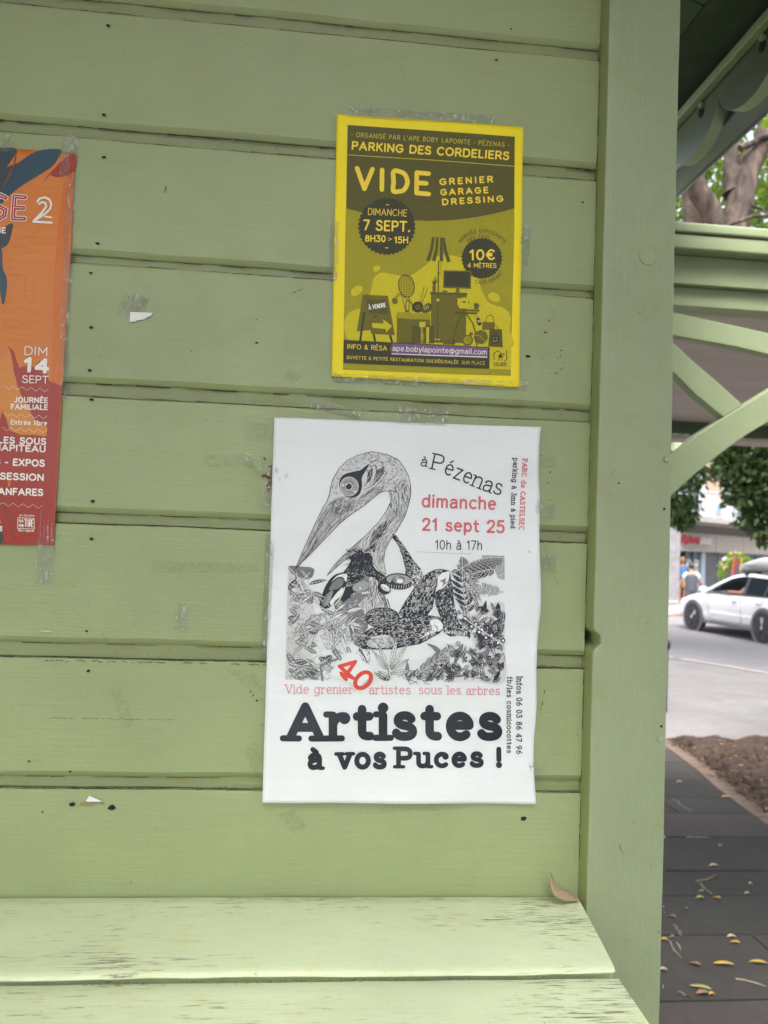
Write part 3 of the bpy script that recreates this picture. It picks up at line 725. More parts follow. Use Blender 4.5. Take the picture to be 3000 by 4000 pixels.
# table, bowl, cup, tag, bags, clock, books
P('mid_print', [(922,1544),(1126,1550),(1124,1566),(922,1560)], 6); P('dark_print', [(940,1566),(1112,1572),(1108,1584),(942,1580)], 6)
R_('dark_print', [(1005,1584),(965,1640),(940,1720),(928,1810)], 9, 6); R_('dark_print', [(1030,1584),(1075,1650),(1098,1730),(1106,1818)], 9, 6)
P('light_olive_print', [(960,1466),(1080,1468),(1070,1544),(974,1540)], 6); D('light_olive_print', 1010, 1500, 50, 6, ry=40, n=20); D('mid_print', 1010, 1494, 15, 7, ry=7); R_('mid_print', [(1045,1485),(1045,1508)], 5, 7)
P('dark_print', [(1084,1502),(1118,1504),(1114,1548),(1086,1546)], 6); R_('dark_print', [(1116,1512),(1130,1520),(1116,1532)], 4, 6)
P('black_print', [(1102,1615),(1122,1608),(1142,1660),(1118,1672),(1104,1640)], 6); T('white_lettering', '%', (1112,1648), (1134,1644), 18, .14, 7)
R_('dark_print', [(1085,1590),(1105,1602),(1112,1615)], 3, 6)
P('mid_print', [(1148,1640),(1240,1646),(1236,1700),(1144,1700)], 6); R_('mid_print', [(1170,1642),(1180,1600),(1204,1590),(1226,1604),(1230,1650)], 5, 6)
P('dark_print', [(1200,1694),(1290,1698),(1298,1830),(1190,1824)], 7) ; D('black_print', 1240, 1770, 34, 8, n=24); D('small_lettering', 1228, 1762, 4, 9); D('small_lettering', 1250, 1762, 4, 9)
R_('small_lettering', [(1222,1778),(1232,1788),(1248,1788),(1258,1778)], 4, 9); R_('mid_print', [(1215,1696),(1225,1672),(1250,1668),(1268,1696)], 4, 6)
D('mid_print', 1135, 1755, 52, 5, n=24); R_('dark_print', [(1170,1710),(1150,1750),(1110,1790)], 3, 6); R_('light_olive_print', [(1090,1740),(1130,1745),(1170,1790)], 3, 6)
D('mid_print', 1036, 1778, 42, 6, n=24); D('olive_print', 1036, 1778, 30, 7, n=20); R_('dark_print', [(1036,1778),(1036,1758)], 4, 8); R_('dark_print', [(1036,1778),(1052,1784)], 4, 8); D('mid_print', 1006, 1728, 15, 5); D('mid_print', 1062, 1732, 15, 5)
for k_ in range(4): P('dark_print' if k_ % 2 else 'mid_print', [(866-k_*3,1770+k_*9),(958-k_*4,1773+k_*9),(956-k_*4,1781+k_*9),(866-k_*3,1778+k_*9)], 5)
# foot of the notice
P('black_print', [(119,1776),(1199,1830),(1196,1990),(115,1948)], 7); P('light_olive_print', [(1202,1830),(1360,1836),(1358,1998),(1200,1990)], 3)
P('olive_print', [(115,1950),(1196,1992),(1196,2038),(113,1996)], 3)
T('lettering', 'INFO & RÉSA :', (142,1842), (468,1858), 37, .13, 8, sp=.15)
P('white_lettering', [(472,1874),(1183,1900),(1183,1909),(472,1882)], 8); P('email_strip', [(473,1800),(1187,1835),(1184,1901),(472,1876)], 9)
T('white_lettering', 'ape.bobylapointe@gmail.com', (478,1858), (1178,1888), 42, .12, 10, sp=.13)
T('small_lettering', 'BUVETTE & PETITE RESTAURATION SUCRÉE/SALÉE', (140,1918), (968,1955), 26, .17, 8, sp=.17); T('small_lettering', 'SUR PLACE', (992,1956), (1164,1962), 26, .11, 8, sp=.17)
R_('black_print', [(1234,1924),(1232,1875),(1262,1856),(1290,1880),(1312,1880)], 6, 4); R_('black_print', [(1326,1852),(1327,1920),(1312,1932)], 6, 4); D('black_print', 1280, 1896, 15, 4); R_('black_print', [(1280,1900),(1262,1930)], 5, 4); R_('black_print', [(1308,1872),(1290,1930)], 4, 4)
T('black_print', 'APE BOBY', (1229,1958), (1328,1958), 15, .2, 4); T('black_print', 'LAPOINTE', (1229,1972), (1328,1974), 15, .2, 4)
YS.finish(yc)
# ------------------------------------------------------------------ white poster with the bird drawing
wh = empty('white_poster', (.115, YW - .003, CZ - .07), label='large white poster with an ink drawing of a long-beaked bird, reading Artistes à vos Puces', cat='poster')
def dispW(X, Z):
    u = (X + .0365)/.30; v = (.14 - Z)/.417
    d = .0024 + .0019*math.sin(X*13 + Z*21 + .5) + .0009*math.sin(Z*52 + X*9) + .0008*math.sin(X*46 - Z*30) + .0004*math.sin(Z*110 - X*40)
    e = max(0, (u - .86)/.14); d += .0035*e*e*(.55 + .45*math.sin(Z*34 + 1.2))
    e2 = max(0, (.06 - u)/.06); d += .0018*e2*e2*(.5 + .5*math.sin(Z*40)); e3 = max(0, (v - .9)/.1); d += .0006*e3*e3
    return d
def ragW(u, v, X, Z):
    k = .0016*math.sin(v*9.5 + .6) + .0010*math.sin(v*23)
    return X - k*max(0, (u - .8)/.2)**2 * 1.1, Z
cW = [(-.0365, .1378), (.2624, .1424), (.2666, -.2772), (-.0315, -.2768)]
WS = Sheet(wh, [(100,45),(1535,98),(1495,2124),(38,2113)], cW, dispW)
M_WP = paper_mat('white_poster_paper', (.80, .825, .865), .42)
paper(wh, 'paper', cW, dispW, .0022, M_WP, 80, 110, ragW)
wc = {'black_lettering': ink('ink_blue_black', (.014, .018, .028), .4), 'red_lettering': ink('ink_faded_red', (.62, .13, .155)), 'pink_lettering': ink('ink_pink', (.66, .26, .32)), 'number_lettering': ink('ink_vermilion', (.66, .07, .05)),
      'drawing_line': ink('ink_drawing', (.035, .038, .055)), 'drawing_dark': ink('ink_drawing_dark', (.022, .026, .042)), 'drawing_mid': ink('ink_drawing_mid', (.20, .205, .22)), 'drawing_grey': ink('ink_drawing_grey', (.36, .37, .385)),
      'drawing_pale': ink('ink_drawing_pale', (.62, .63, .645)), 'drawing_white_line': ink('ink_paper_white', (.78, .79, .80)), 'paper_patch': M_WP}
P = WS.poly; R_ = WS.ribbon; T = WS.text; D = WS.dot
def A_(p): return [(138.3 + .45*x, 193.6 + .45*y) for x, y in p]
def B_(p): return [(691.4 + .4251*x, 732.9 + .4251*y) for x, y in p]
def C_(p): return [(138.3 + .3834*x, 802 + .3834*y) for x, y in p]
def inside(poly, x, y):
    c = False; n = len(poly); j = n - 1
    for i in range(n):
        xi, yi = poly[i]; xj, yj = poly[j]
        if (yi > y) != (yj > y) and x < (xj-xi)*(y-yi)/(yj-yi) + xi: c = not c
        j = i
    return c
rb = random.Random(21)
def scatter(poly, n):
    xs = [p[0] for p in poly]; ys = [p[1] for p in poly]; out = []
    k = 0
    while len(out) < n and k < n*20:
        k += 1; x, y = rb.uniform(min(xs), max(xs)), rb.uniform(min(ys), max(ys))
        if inside(poly, x, y): out.append((x, y))
    return out
def outline(pts, w=3, name='drawing_line', closed=True, lay=6):
    q = pts + [pts[0]] if closed else pts
    for a, b in zip(q, q[1:]): R_(name, [a, b], w*rb.uniform(.7, 1.2), lay, cap=False)
def hatch(poly, n, dirf, L=22, w=1.8, name='drawing_line', lay=4, curl=.2):
    for x, y in scatter(poly, n):
        a = dirf(x, y) + rb.gauss(0, .12); l = L*rb.uniform(.5, 1.3); c = rb.gauss(0, curl)
        p = [(x, y)]
        for k in range(3): a += c*.5; x += math.cos(a)*l/3; y += math.sin(a)*l/3; p.append((x, y))
        if not inside(poly, *p[-1]): p = p[:2]
        if inside(poly, *p[-1]): R_(name, p, w*rb.uniform(.7, 1.3), lay, cap=False, w1=w*.35)
def scales(poly, pitch, ang=0, base='drawing_dark', arc='drawing_white_line', w=1.9, p=.72, lay=4, tone=None):
    P(base, poly, lay - 1, 60)
    xs = [q[0] for q in poly]; ys = [q[1] for q in poly]; ca, sa = math.cos(ang), math.sin(ang)
    cx, cy = sum(xs)/len(xs), sum(ys)/len(ys); R = max(max(xs)-min(xs), max(ys)-min(ys)); k = int(R/pitch) + 1
    for j in range(-k, k+1):
        for i in range(-k, k+1):
            u = (i + .5*(j % 2))*pitch + rb.gauss(0, pitch*.08); v = j*pitch*.72 + rb.gauss(0, pitch*.08)
            x, y = cx + u*ca - v*sa, cy + u*sa + v*ca
            if not inside(poly, x, y): continue
            if rb.random() < .55: D('drawing_mid' if rb.random() < .75 else 'drawing_grey', x, y, pitch*.38, lay, n=7)
            if rb.random() < p:
                a0 = ang + math.pi*1.05 + rb.gauss(0, .15); a1 = a0 + math.pi*.75*rb.uniform(.7, 1.1); r = pitch*.47
                R_(arc, [(x + r*math.cos(a0 + (a1-a0)*q/4), y + r*math.sin(a0 + (a1-a0)*q/4)) for q in range(5)], w*rb.uniform(.6, 1.2), lay + 1, cap=False)
def leaf(x, y, a, L, w, fill='drawing_mid', edge='drawing_line', vein='drawing_white_line', dots=False, lay=4, bend=.0, nv=6):
    ca, sa = math.cos(a), math.sin(a); up = []; lo = []
    def q(u, s): 
        bx = u*L; by = bend*L*u*u + s*w*math.sin(math.pi*min(1, u**.8))*.5
        return (x + bx*ca - by*sa, y + bx*sa + by*ca)
    n = 8
    if any(not (160 + (1450 - yy)*.02 < xx < 1338 and 786 < yy < 1471) for xx, yy in [q(1, 0), q(.6, 1), q(.6, -1), q(.3, 1), q(.3, -1)]): return
    up = [q(i/n, 1) for i in range(n+1)]; lo = [q(i/n, -1) for i in range(n, -1, -1)]
    pl = up + lo[1:-1]
    if fill: P(fill, pl, lay, 80)
    if edge: outline(pl, 1.7, edge, lay=lay + 1)
    if vein: R_(vein, [q(i/n, 0) for i in range(n+1)], 1.8, lay + 2, cap=False)
    if dots:
        for i in range(1, nv): 
            for sg in (-1, 1): px_, py_ = q(i/nv, sg*.5); D('drawing_white_line', px_, py_, max(1.6, w*.075), lay + 2, n=6)
    elif vein:
        for i in range(1, nv):
            for sg in (-1, 1):
                R_(vein, [q(i/nv, 0), q(min(1, i/nv + .09), sg*.8)], 1.3, lay + 2, cap=False)
# head, neck and beak
head = A_([(165,1480),(230,1330),(300,1170),(400,950),(500,740),(545,680),(570,600),(590,500),(610,420),(690,280),(790,180),(900,130),(1000,98),(1090,80),(1250,110),(1400,180),(1460,260),(1520,370),(1545,480),(1545,600),(1510,740),(1470,860),(1370,1030),(1290,1150),(1235,1260),(1218,1380),(1250,1545),(1170,1510),(1090,1400),(1000,1300),(870,1300),(700,1420),(545,1560),(620,1450),(720,1340),(850,1220),(1000,1090),(1160,920),(1250,790),(1305,680),(1310,600),(1275,555),(1235,550),(1180,565),(1100,630),(980,730),(830,830),(700,935),(560,1080),(430,1220),(300,1350)])
P('drawing_pale', head, 2, 60); outline(head, 3.2)
skull = A_([(570,600),(610,420),(690,280),(790,180),(900,130),(1090,80),(1250,110),(1400,180),(1460,260),(1520,370),(1400,420),(1200,330),(900,330),(750,330),(690,420),(680,560),(560,680)])
for x, y in scatter(skull, 330):
    a = rb.uniform(0, 6.28); R_('drawing_line', [(x, y), (x + 5*math.cos(a), y + 5*math.sin(a)), (x + 8*math.cos(a + .8), y + 8*math.sin(a + .8))], 1.5, 4, cap=False, w1=.8)
throat = A_([(560,680),(700,600),(900,640),(1000,560),(1150,450),(1250,400),(1500,400),(1545,520),(1490,560),(1400,540),(1300,500),(1235,550),(1100,630),(830,830),(700,935),(560,800)])
hatch(throat, 420, lambda x, y: -.72, 24, 1.4, curl=.3)
neck = A_([(1235,545),(1350,480),(1545,480),(1530,700),(1470,860),(1370,1030),(1290,1150),(1235,1260),(1218,1380),(1245,1530),(1150,1480),(1060,1330),(1000,1280),(870,1290),(1000,1090),(1160,920),(1250,790),(1310,620)])
def nd(x, y):
    Y = (y - 193.6)/.45
    return 1.45 if Y < 800 else 2.25 if Y < 1120 else 1.85
hatch(neck, 520, nd, 30, 1.4, curl=.1)
hatch(A_([(870,1290),(1000,1280),(1060,1100),(1160,960),(1330,860),(1250,1000),(1130,1220),(1030,1290)]), 120, lambda x, y: 2.2, 34, 2.2, 'drawing_dark', curl=.05)
wisp = A_([(545,1560),(700,1420),(870,1300),(1000,1090),(850,1220),(720,1340)]); hatch(wisp, 70, lambda x, y: 2.45, 40, 1.4, curl=.05)
beak = A_([(165,1480),(300,1170),(400,950),(520,720),(620,680),(760,700),(730,900),(560,1080),(430,1220),(300,1350)]); hatch(beak, 190, lambda x, y: 2.16, 60, 1.3, curl=.03)
for pl in ([(175,1465),(330,1200),(480,930),(600,740)], [(180,1470),(370,1230),(560,960),(680,790)], [(185,1475),(420,1200),(620,960),(720,880)], [(300,1220),(450,960),(560,760)]): outline(A_(pl), 2.4, closed=False)
hatch(A_([(560,700),(700,620),(900,660),(1000,640),(860,760),(720,860),(640,800)]), 130, lambda x, y: 2.3, 20, 1.8, 'drawing_line')
# dark mask, eye, ear folds
mask = A_([(712,560),(690,480),(706,400),(765,345),(870,318),(950,296),(1050,225),(990,335),(960,400),(962,500),(930,590),(860,632),(780,622)]); P('drawing_dark', blob(mask, 4), 4)
ex, ey = A_([(810,498)])[0]
D('drawing_white_line', ex, ey, 50, 6, n=36, ry=53); D('drawing_dark', ex, ey, 47, 7, n=36, ry=50); D('drawing_grey', ex, ey, 46, 8, n=36, ry=49)
for k in range(46): a = k*2*math.pi/46; R_('drawing_line', [(ex + 20*math.cos(a), ey + 20*math.sin(a)), (ex + rb.uniform(28, 40)*math.cos(a), ey + rb.uniform(28, 42)*math.sin(a))], 1.5, 9, cap=False)
D('drawing_white_line', ex - 3, ey, 19, 10, n=24); D('drawing_dark', ex - 3, ey, 16.5, 11, n=24); D('drawing_white_line', ex - 15, ey - 12, 5, 12); D('drawing_white_line', ex + 30, ey + 28, 7, 12, ry=4); D('drawing_white_line', ex - 34, ey - 6, 4, 12, ry=8)
for pl in ([(1060,215),(1130,180),(1210,220),(1220,290),(1150,420),(1060,500),(980,540)], [(1060,260),(1120,240),(1140,310),(1110,400),(1050,480)], [(1010,290),(1040,330),(1030,420),(990,500)], [(1220,300),(1260,330),(1200,420),(1100,520),(960,640)], [(1080,270),(1085,330),(1060,420)]): outline(A_(pl), 2.8, closed=False)
hatch(A_([(1030,290),(1090,260),(1100,340),(1060,440),(1020,470)]), 90, lambda x, y: 1.8, 16, 2.2); hatch(A_([(1140,300),(1220,240),(1240,320),(1160,430),(1080,500),(1120,400)]), 110, lambda x, y: 2.1, 18, 2.2)
outline(A_([(1235,550),(1180,565),(1100,630),(980,730),(830,830),(700,935)]), 3.4, closed=False); outline(A_([(1275,540),(1380,560),(1405,620),(1390,690)]), 2.6, closed=False)
# dark collar
tuft = A_([(930,1250),(990,1290),(1060,1290),(1090,1360),(1085,1430),(1140,1500),(1240,1560),(1240,1640),(1180,1650),(1090,1590),(1010,1560),(960,1620),(870,1660),(790,1660),(770,1600),(740,1520),(800,1440),(830,1380),(800,1340),(870,1300)])
P('drawing_dark', tuft, 5, 60)
for x, y in scatter(tuft, 90): a = rb.uniform(1.2, 2.4); R_('drawing_grey' if rb.random() < .5 else 'drawing_mid', [(x, y), (x + 14*math.cos(a), y + 14*math.sin(a))], 1.6, 7, cap=False)
for k in range(70):
    x, y = A_([(rb.uniform(800, 1110), rb.choice([1280, 1340, 1420]))])[0]; a = rb.uniform(-2.6, -.9) if y < 790 else rb.uniform(1.9, 2.8); R_('drawing_dark', [(x, y), (x + 26*math.cos(a), y + 26*math.sin(a))], 5, 6, cap=False, w1=.6)
# raised arm, lens shaped elbow, shoulder
arm = [(735,672),(752,680),(775,712),(800,745),(830,790),(850,822),(885,862),(900,912),(884,936),(850,950),(812,930),(803,905),(806,860),(790,800),(772,745),(752,712),(736,696)]
scales(arm, 15, .5); outline(arm, 3)
for x, y in scatter([(850,850),(885,862),(900,912),(884,936),(840,950),(835,915)], 60): D('drawing_white_line', x, y, rb.uniform(2, 4), 7, n=7)
D('drawing_dark', 768, 927, 80, 6, n=36, ry=44, ang=.06); D('drawing_grey', 768, 918, 66, 7, n=36, ry=28, ang=.06); D('drawing_mid', 768, 918, 34, 8, n=24, ry=24); D('drawing_white_line', 775, 925, 17, 9, n=16, ry=12)
for k in range(5): R_('drawing_white_line', [(752 + 4*k, 900), (748 + 4*k, 918), (758 + 4*k, 934)], 1.4, 9, cap=False)
for k in range(11): R_('drawing_white_line', [(705 + k*13, 938 + 10*math.sin(k*.3)), (703 + k*13, 954 + 12*math.sin(k*.3))], 2, 9, cap=False)
sh = blob([(492,882),(440,886),(400,915),(370,965),(352,1020),(343,1062),(372,1075),(400,1066),(440,1030),(470,985),(492,930)], 4)
P('drawing_dark', sh, 5, 60); P('drawing_white_line', blob([(486,886),(440,896),(408,930),(440,905),(470,906),(484,930),(492,905)], 4), 6, 60)
P('drawing_mid', blob([(470,915),(440,912),(410,940),(395,975),(440,968),(468,945)], 4), 7, 60); P('drawing_white_line', blob([(440,985),(470,960),(462,1000),(430,1030),(410,1058),(400,1040),(420,1010)], 4), 7, 60); P('drawing_mid', blob([(395,985),(412,985),(400,1040),(372,1064),(358,1050),(372,1010)], 4), 7, 60)
for k in range(16): u = k/15; D('drawing_white_line', 478 - 75*u + 14*math.sin(u*3), 962 + 112*u, 4, 8, n=8)
for k in range(9): R_('drawing_white_line', [(372 + 4*k, 1050 - 9*k), (388 + 4*k, 1050 - 8*k)], 1.6, 8, cap=False)
# body
torso = [(470,900),(560,865),(640,872),(700,905),(722,950),(718,975),(692,1003),(700,1030),(708,1060),(712,1085),(640,1098),(604,1120),(600,1180),(560,1225),(545,1260),(520,1240),(505,1180),(470,1120),(430,1075),(418,1040),(450,1000)]
scales(torso, 19, .3, 'drawing_mid', p=.6); outline(torso, 3)
P('drawing_dark', [(480,960),(520,950),(560,980),(540,1010),(500,1020),(470,1040),(455,1020)], 6)
belly = [(612,905),(650,920),(665,950),(660,985),(672,1020),(690,1055),(668,1085),(632,1100),(590,1110),(582,1085),(556,1062),(562,1040),(590,1015),(612,980)]
P('drawing_pale', blob(belly, 3), 7, 60); hatch(belly, 130, lambda x, y: 1.75, 24, 2.2, lay=8)
for pl in ([(625,890),(640,930),(632,980),(600,1030)], [(655,910),(665,960),(655,1000),(670,1040)], [(640,900),(650,960),(645,1020)]): outline(pl, 3.2, closed=False, lay=9)
D('drawing_mid', 560, 1000, 52, 8, n=24, ry=19, ang=-.15); 
for k in range(6): P('drawing_white_line', [(522 + k*14, 1002 - k*2), (532 + k*14, 988 - k*2), (540 + k*14, 1002 - k*2)], 9)
D('drawing_grey', 565, 955, 46, 8, n=22, ry=26, ang=-.3); D('drawing_white_line', 562, 965, 5, 9)
D('drawing_dark', 690, 965, 38, 7, n=20, ry=30, ang=.5); D('drawing_white_line', 696, 962, 28, 8, n=20, ry=15, ang=.6)
for k in range(6): R_('drawing_line', [(672 + 8*k, 945 + 5*k), (680 + 7*k, 975 + 2*k)], 1.6, 9, cap=False)
outline([(706,1020),(716,1050),(722,1082)], 5, closed=False, lay=8)
# haunch and legs
leg1 = [(768,1098),(800,1040),(830,995),(862,950),(896,905),(930,880),(965,864),(1000,862),(1038,872),(1044,900),(1030,928),(1000,950),(968,990),(955,1030),(948,1070),(920,1108),(850,1112),(790,1118)]
scales(leg1, 23, -.9, w=2.6, p=.85); outline(leg1, 3.5)
P('drawing_white_line', [(975,905),(1000,880),(1040,872),(1038,900),(1030,935),(1010,960),(985,970),(962,985),(975,945)], 6); P('drawing_mid', [(985,925),(1022,908),(1012,945),(1000,930)], 7)
shin = [(962,990),(990,960),(1020,935),(1042,900),(1055,960),(1062,1030),(1072,1080),(1088,1150),(1120,1185),(1155,1205),(1140,1222),(1090,1215),(1045,1222),(1010,1200),(1004,1140),(985,1100),(965,1050)]
P('drawing_dark', shin, 5, 60); outline(shin, 3)
for x, y in scatter(shin, 190): D('drawing_white_line' if rb.random() < .5 else 'drawing_grey', x, y, rb.uniform(1.5, 4.5), 7, n=7)
hatch(shin, 110, lambda x, y: 1.45, 26, 2.2, 'drawing_grey', lay=8)
for k in range(12): R_('drawing_white_line', [(1020 + 9*k, 1188 + .8*k), (1022 + 9*k, 1206 + k)], 3.4, 8, cap=False)
leg2 = [(530,1262),(548,1238),(580,1205),(620,1180),(700,1150),(780,1122),(850,1112),(920,1108),(990,1120),(1008,1150),(1008,1180),(985,1205),(930,1235),(880,1262),(800,1275),(740,1290),(640,1292),(580,1290)]
scales(leg2, 17, .1, w=2.0); outline(leg2, 3.5)
P('drawing_white_line', blob([(935,1140),(975,1130),(1002,1155),(1000,1185),(960,1200),(905,1225),(890,1240),(920,1200),(945,1185)], 4), 6, 60)
for x, y in scatter([(890,1180),(960,1160),(990,1190),(930,1235),(880,1240)], 70): D('drawing_line', x, y, rb.uniform(3, 5), 7, n=9); D('drawing_white_line', x, y, rb.uniform(1.8, 3.2), 8, n=7)
P('drawing_pale', blob([(620,1230),(700,1215),(740,1240),(730,1275),(650,1285),(600,1270)], 4), 6); hatch([(600,1225),(740,1225),(735,1285),(600,1285)], 120, lambda x, y: 1.2, 16, 2.2, lay=7, curl=.8)
ov = [(680 + 92*math.cos(a), 1122 + 54*math.sin(a)) for a in [2*math.pi*i/24 for i in range(24)]]
scales(ov, 14, 0, w=1.7, p=.8, lay=8); outline(ov, 4, lay=9); R_('drawing_dark', [(640,1190),(720,1150),(800,1118)], 9, 9, w1=3)
# foliage at the left
lf = [(176,843),(300,850),(318,862),(308,905),(285,912),(300,960),(340,1005),(350,1070),(420,1090),(470,1100),(520,1150),(530,1240),(500,1300),(455,1330),(400,1300),(430,1350),(450,1345),(398,1460),(160,1458),(166,1200),(170,1000)]
P('drawing_pale', [(176,843),(300,850),(318,862),(308,905),(260,920),(290,980),(300,1050),(330,1110),(340,1200),(300,1300),(330,1400),(398,1460),(160,1458),(166,1200),(170,1000)], 2, 60)
P('drawing_mid', blob([(178,845),(250,848),(312,858),(306,900),(285,912),(230,905),(190,880)], 3), 3, 60)
for x, y in scatter(lf, 88):
    leaf(x, y, rb.uniform(-1.2, 1.4) + (math.pi if rb.random() < .4 else 0), rb.uniform(50, 110), rb.uniform(16, 34), rb.choice(['drawing_mid', 'drawing_mid', 'drawing_grey', 'drawing_grey', 'drawing_dark', 'drawing_pale']), lay=3 + rb.choice([0, 1]), bend=rb.uniform(-.2, .2))
hatch(lf, 500, lambda x, y: 2.4, 16, 1.6, lay=5)
for pl in ([(176,850),(230,905),(300,990),(345,1060),(410,1100),(460,1125)], [(166,1240),(260,1205),(340,1165),(420,1130),(480,1110)], [(172,1040),(220,1065),(255,1085),(270,1108)], [(163,1300),(230,1330),(300,1370),(330,1400)]):
    R_('drawing_line', pl, 6, 8, cap=False); R_('drawing_white_line', pl, 3.6, 9, cap=False)
for pl in ([(360,1460),(350,1380),(440,1345)], [(230,1450),(290,1440),(330,1452)]): R_('drawing_mid', pl, 12, 7)
for k in range(24):     # leaves drooping across the body
    x, y = rb.uniform(400, 520), rb.uniform(1060, 1230); leaf(x, y, rb.choice([-.5, .2, .9, 1.3, 2.4]) + rb.gauss(0, .2), rb.uniform(60, 110), rb.uniform(12, 22), rb.choice(['drawing_pale', 'drawing_white_line', 'drawing_grey']), lay=8, bend=rb.uniform(-.2, .2))
for k in range(26): x, y = rb.uniform(540, 630), rb.uniform(1300, 1390); R_('drawing_line', [(x, y), (x + rb.uniform(-12, 6), y + rb.uniform(-30, -8))], 3, 4, cap=False, w1=1)
R_('drawing_line', [(560,1290),(590,1340),(600,1375),(628,1398)], 7, 4, w1=2); R_('drawing_mid', [(440,1312),(455,1305),(465,1318)], 4, 4)
# foliage at the right and below
def fern(x0, y0, x1, y1, n, L, w, cv=0.0, fill='drawing_dark', dots=True, ll=.95, lay=4):
    a = math.atan2(y1-y0, x1-x0); ln = math.dist((x0, y0), (x1, y1)); pts = []
    for i in range(n+1):
        u = i/n; c = cv*math.sin(math.pi*u); pts.append((x0 + (x1-x0)*u - math.sin(a)*c, y0 + (y1-y0)*u + math.cos(a)*c))
    for i in range(1, n):
        x, y = pts[i]; k = math.sin(math.pi*(.15 + .8*i/n))
        for sg in (-1, 1): leaf(x, y, a + sg*ll + rb.gauss(0, .06), L*k, w, fill, dots=dots, lay=lay, bend=-sg*.15, nv=5, vein=None if dots else 'drawing_white_line')
    leaf(pts[-1][0], pts[-1][1], a, L*.5, w, fill, lay=lay)
    R_('drawing_line', pts, 6, lay + 3, cap=False); R_('drawing_white_line', pts, 3.2, lay + 4, cap=False)
P('drawing_grey', [(1214,786),(1336,790),(1336,920),(1300,910),(1280,860),(1216,830)], 2, 60)
for x, y in scatter([(1214,786),(1336,790),(1336,920),(1300,910),(1280,860),(1216,830)], 60): D('drawing_white_line', x, y, 2.3, 3, n=6)
fern(1334, 800, 1085, 868, 13, 84, 20, 26, 'drawing_mid', True, 1.15); fern(1300, 860, 1120, 905, 7, 60, 22, 10, 'drawing_dark', False, .9, 5)
fern(1150, 1120, 1108, 832, 9, 84, 19, -16, 'drawing_dark', True, .95); fern(1110, 860, 1190, 985, 6, 52, 16, 0, 'drawing_mid', False); fern(1330, 985, 1180, 960, 6, 48, 14, 0, 'drawing_grey', False)
for a_, l_ in ((.75, 150), (.95, 190), (1.2, 120)): leaf(1118, 925, a_, l_, 20, 'drawing_mid', bend=.12, lay=5, nv=8)
for x, y, a_, l_, w_ in [(1270,1000,.9,110,34), (1290,1060,1.2,120,30), (1335,1000,1.8,80,30), (1262,1040,1.1,150,22)]: leaf(x, y, a_, l_, w_, 'drawing_mid', dots=True, lay=3, vein=None)
rg = [(1200,1060),(1260,1090),(1335,1040),(1336,1475),(1120,1472),(640,1470),(700,1440),(800,1420),(900,1440),(960,1380),(1040,1300),(1110,1270),(1160,1310),(1200,1240),(1120,1200),(1090,1100)]
P('drawing_pale', blob([(1240,1060),(1334,1044),(1334,1250),(1334,1468),(1180,1466),(1010,1468),(1040,1400),(1120,1390),(1180,1330),(1190,1290),(1160,1240),(1200,1200),(1130,1150),(1180,1090)], 3), 2, 60)
for x, y in scatter(rg, 210):
    k = rb.random(); 
    if k < .55: leaf(x, y, rb.uniform(-2.6, 2.6), rb.uniform(34, 78), rb.uniform(12, 26), rb.choice(['drawing_dark', 'drawing_dark', 'drawing_mid', 'drawing_mid', 'drawing_grey']), dots=rb.random() < .5, lay=4 + rb.choice([0, 1]), bend=rb.uniform(-.5, .5), vein=None if rb.random() < .5 else 'drawing_white_line')
    else:
        a0 = rb.uniform(0, 6.28); x = min(x, 1298); y = min(y, 1438)
        for q in range(rb.choice([3, 4, 5])):
            r = 6 + q*6; R_('drawing_line', [(x + r*math.cos(a0 + b*.35), y + r*math.sin(a0 + b*.35)) for b in range(7)], 3.0, 7, cap=False)
        D('drawing_dark', x, y, 4.5, 8, n=9)
R_('drawing_line', [(1115,1122),(1220,1195),(1330,1268)], 9, 9, cap=False); R_('drawing_white_line', [(1115,1122),(1220,1195),(1330,1268)], 5, 10, cap=False)
for k in range(9): u = k/8; D('drawing_dark', 1125 + 190*u + 10*math.sin(k), 1140 + 118*u + (14 if k % 2 else -14), 13, 8, n=12); D('drawing_white_line', 1125 + 190*u + 10*math.sin(k), 1140 + 118*u + (14 if k % 2 else -14), 7, 9, n=10)
for pl in ([(920,1262),(965,1275),(990,1300),(985,1340),(955,1370),(940,1345),(968,1315),(950,1285)], [(1028,1262),(1060,1295),(1085,1290),(1112,1262),(1105,1310),(1115,1340),(1090,1330),(1050,1330),(1045,1300)], [(1148,1282),(1180,1310),(1230,1300),(1250,1250),(1250,1310),(1210,1340),(1160,1335)]):
    P('drawing_mid', blob(pl, 4), 6, 60); outline(blob(pl, 4), 2.4, lay=7)
fern(830, 1460, 1075, 1270, 8, 60, 26, 0, 'drawing_mid', False, .8, 5)
for (x, y, a_, l_) in [(705,1400,-2.2,120), (712,1400,-1.95,150), (722,1390,-1.35,175), (726,1400,-1.0,180), (730,1400,-.55,110), (722,1420,-.1,120), (710,1440,-2.6,60)]:
    leaf(x, y, a_, l_, 24, 'drawing_white_line', vein='drawing_line', lay=10, nv=9)
R_('drawing_line', [(715,1462),(712,1400)], 4, 10); D('drawing_white_line', 718, 1440, 16, 11, n=16, ry=11); outline([(718 + 16*math.cos(a), 1440 + 11*math.sin(a)) for a in [i*.52 for i in range(12)]], 2, lay=12); D('drawing_dark', 718, 1440, 6, 12, n=12)
for k in range(16): x = rb.uniform(760, 900); y = rb.uniform(1395, 1465); R_('drawing_line', [(x, y), (x + rb.uniform(10, 40), y + rb.uniform(-20, 24)), (x + rb.uniform(30, 60), y + rb.uniform(-10, 30))], 2.4, 4, cap=False)
for k in range(9): R_('drawing_line', [(650 + rb.uniform(0, 30), 1450), (700, 1452 + rb.uniform(-6, 6))], 1.6, 4, cap=False)
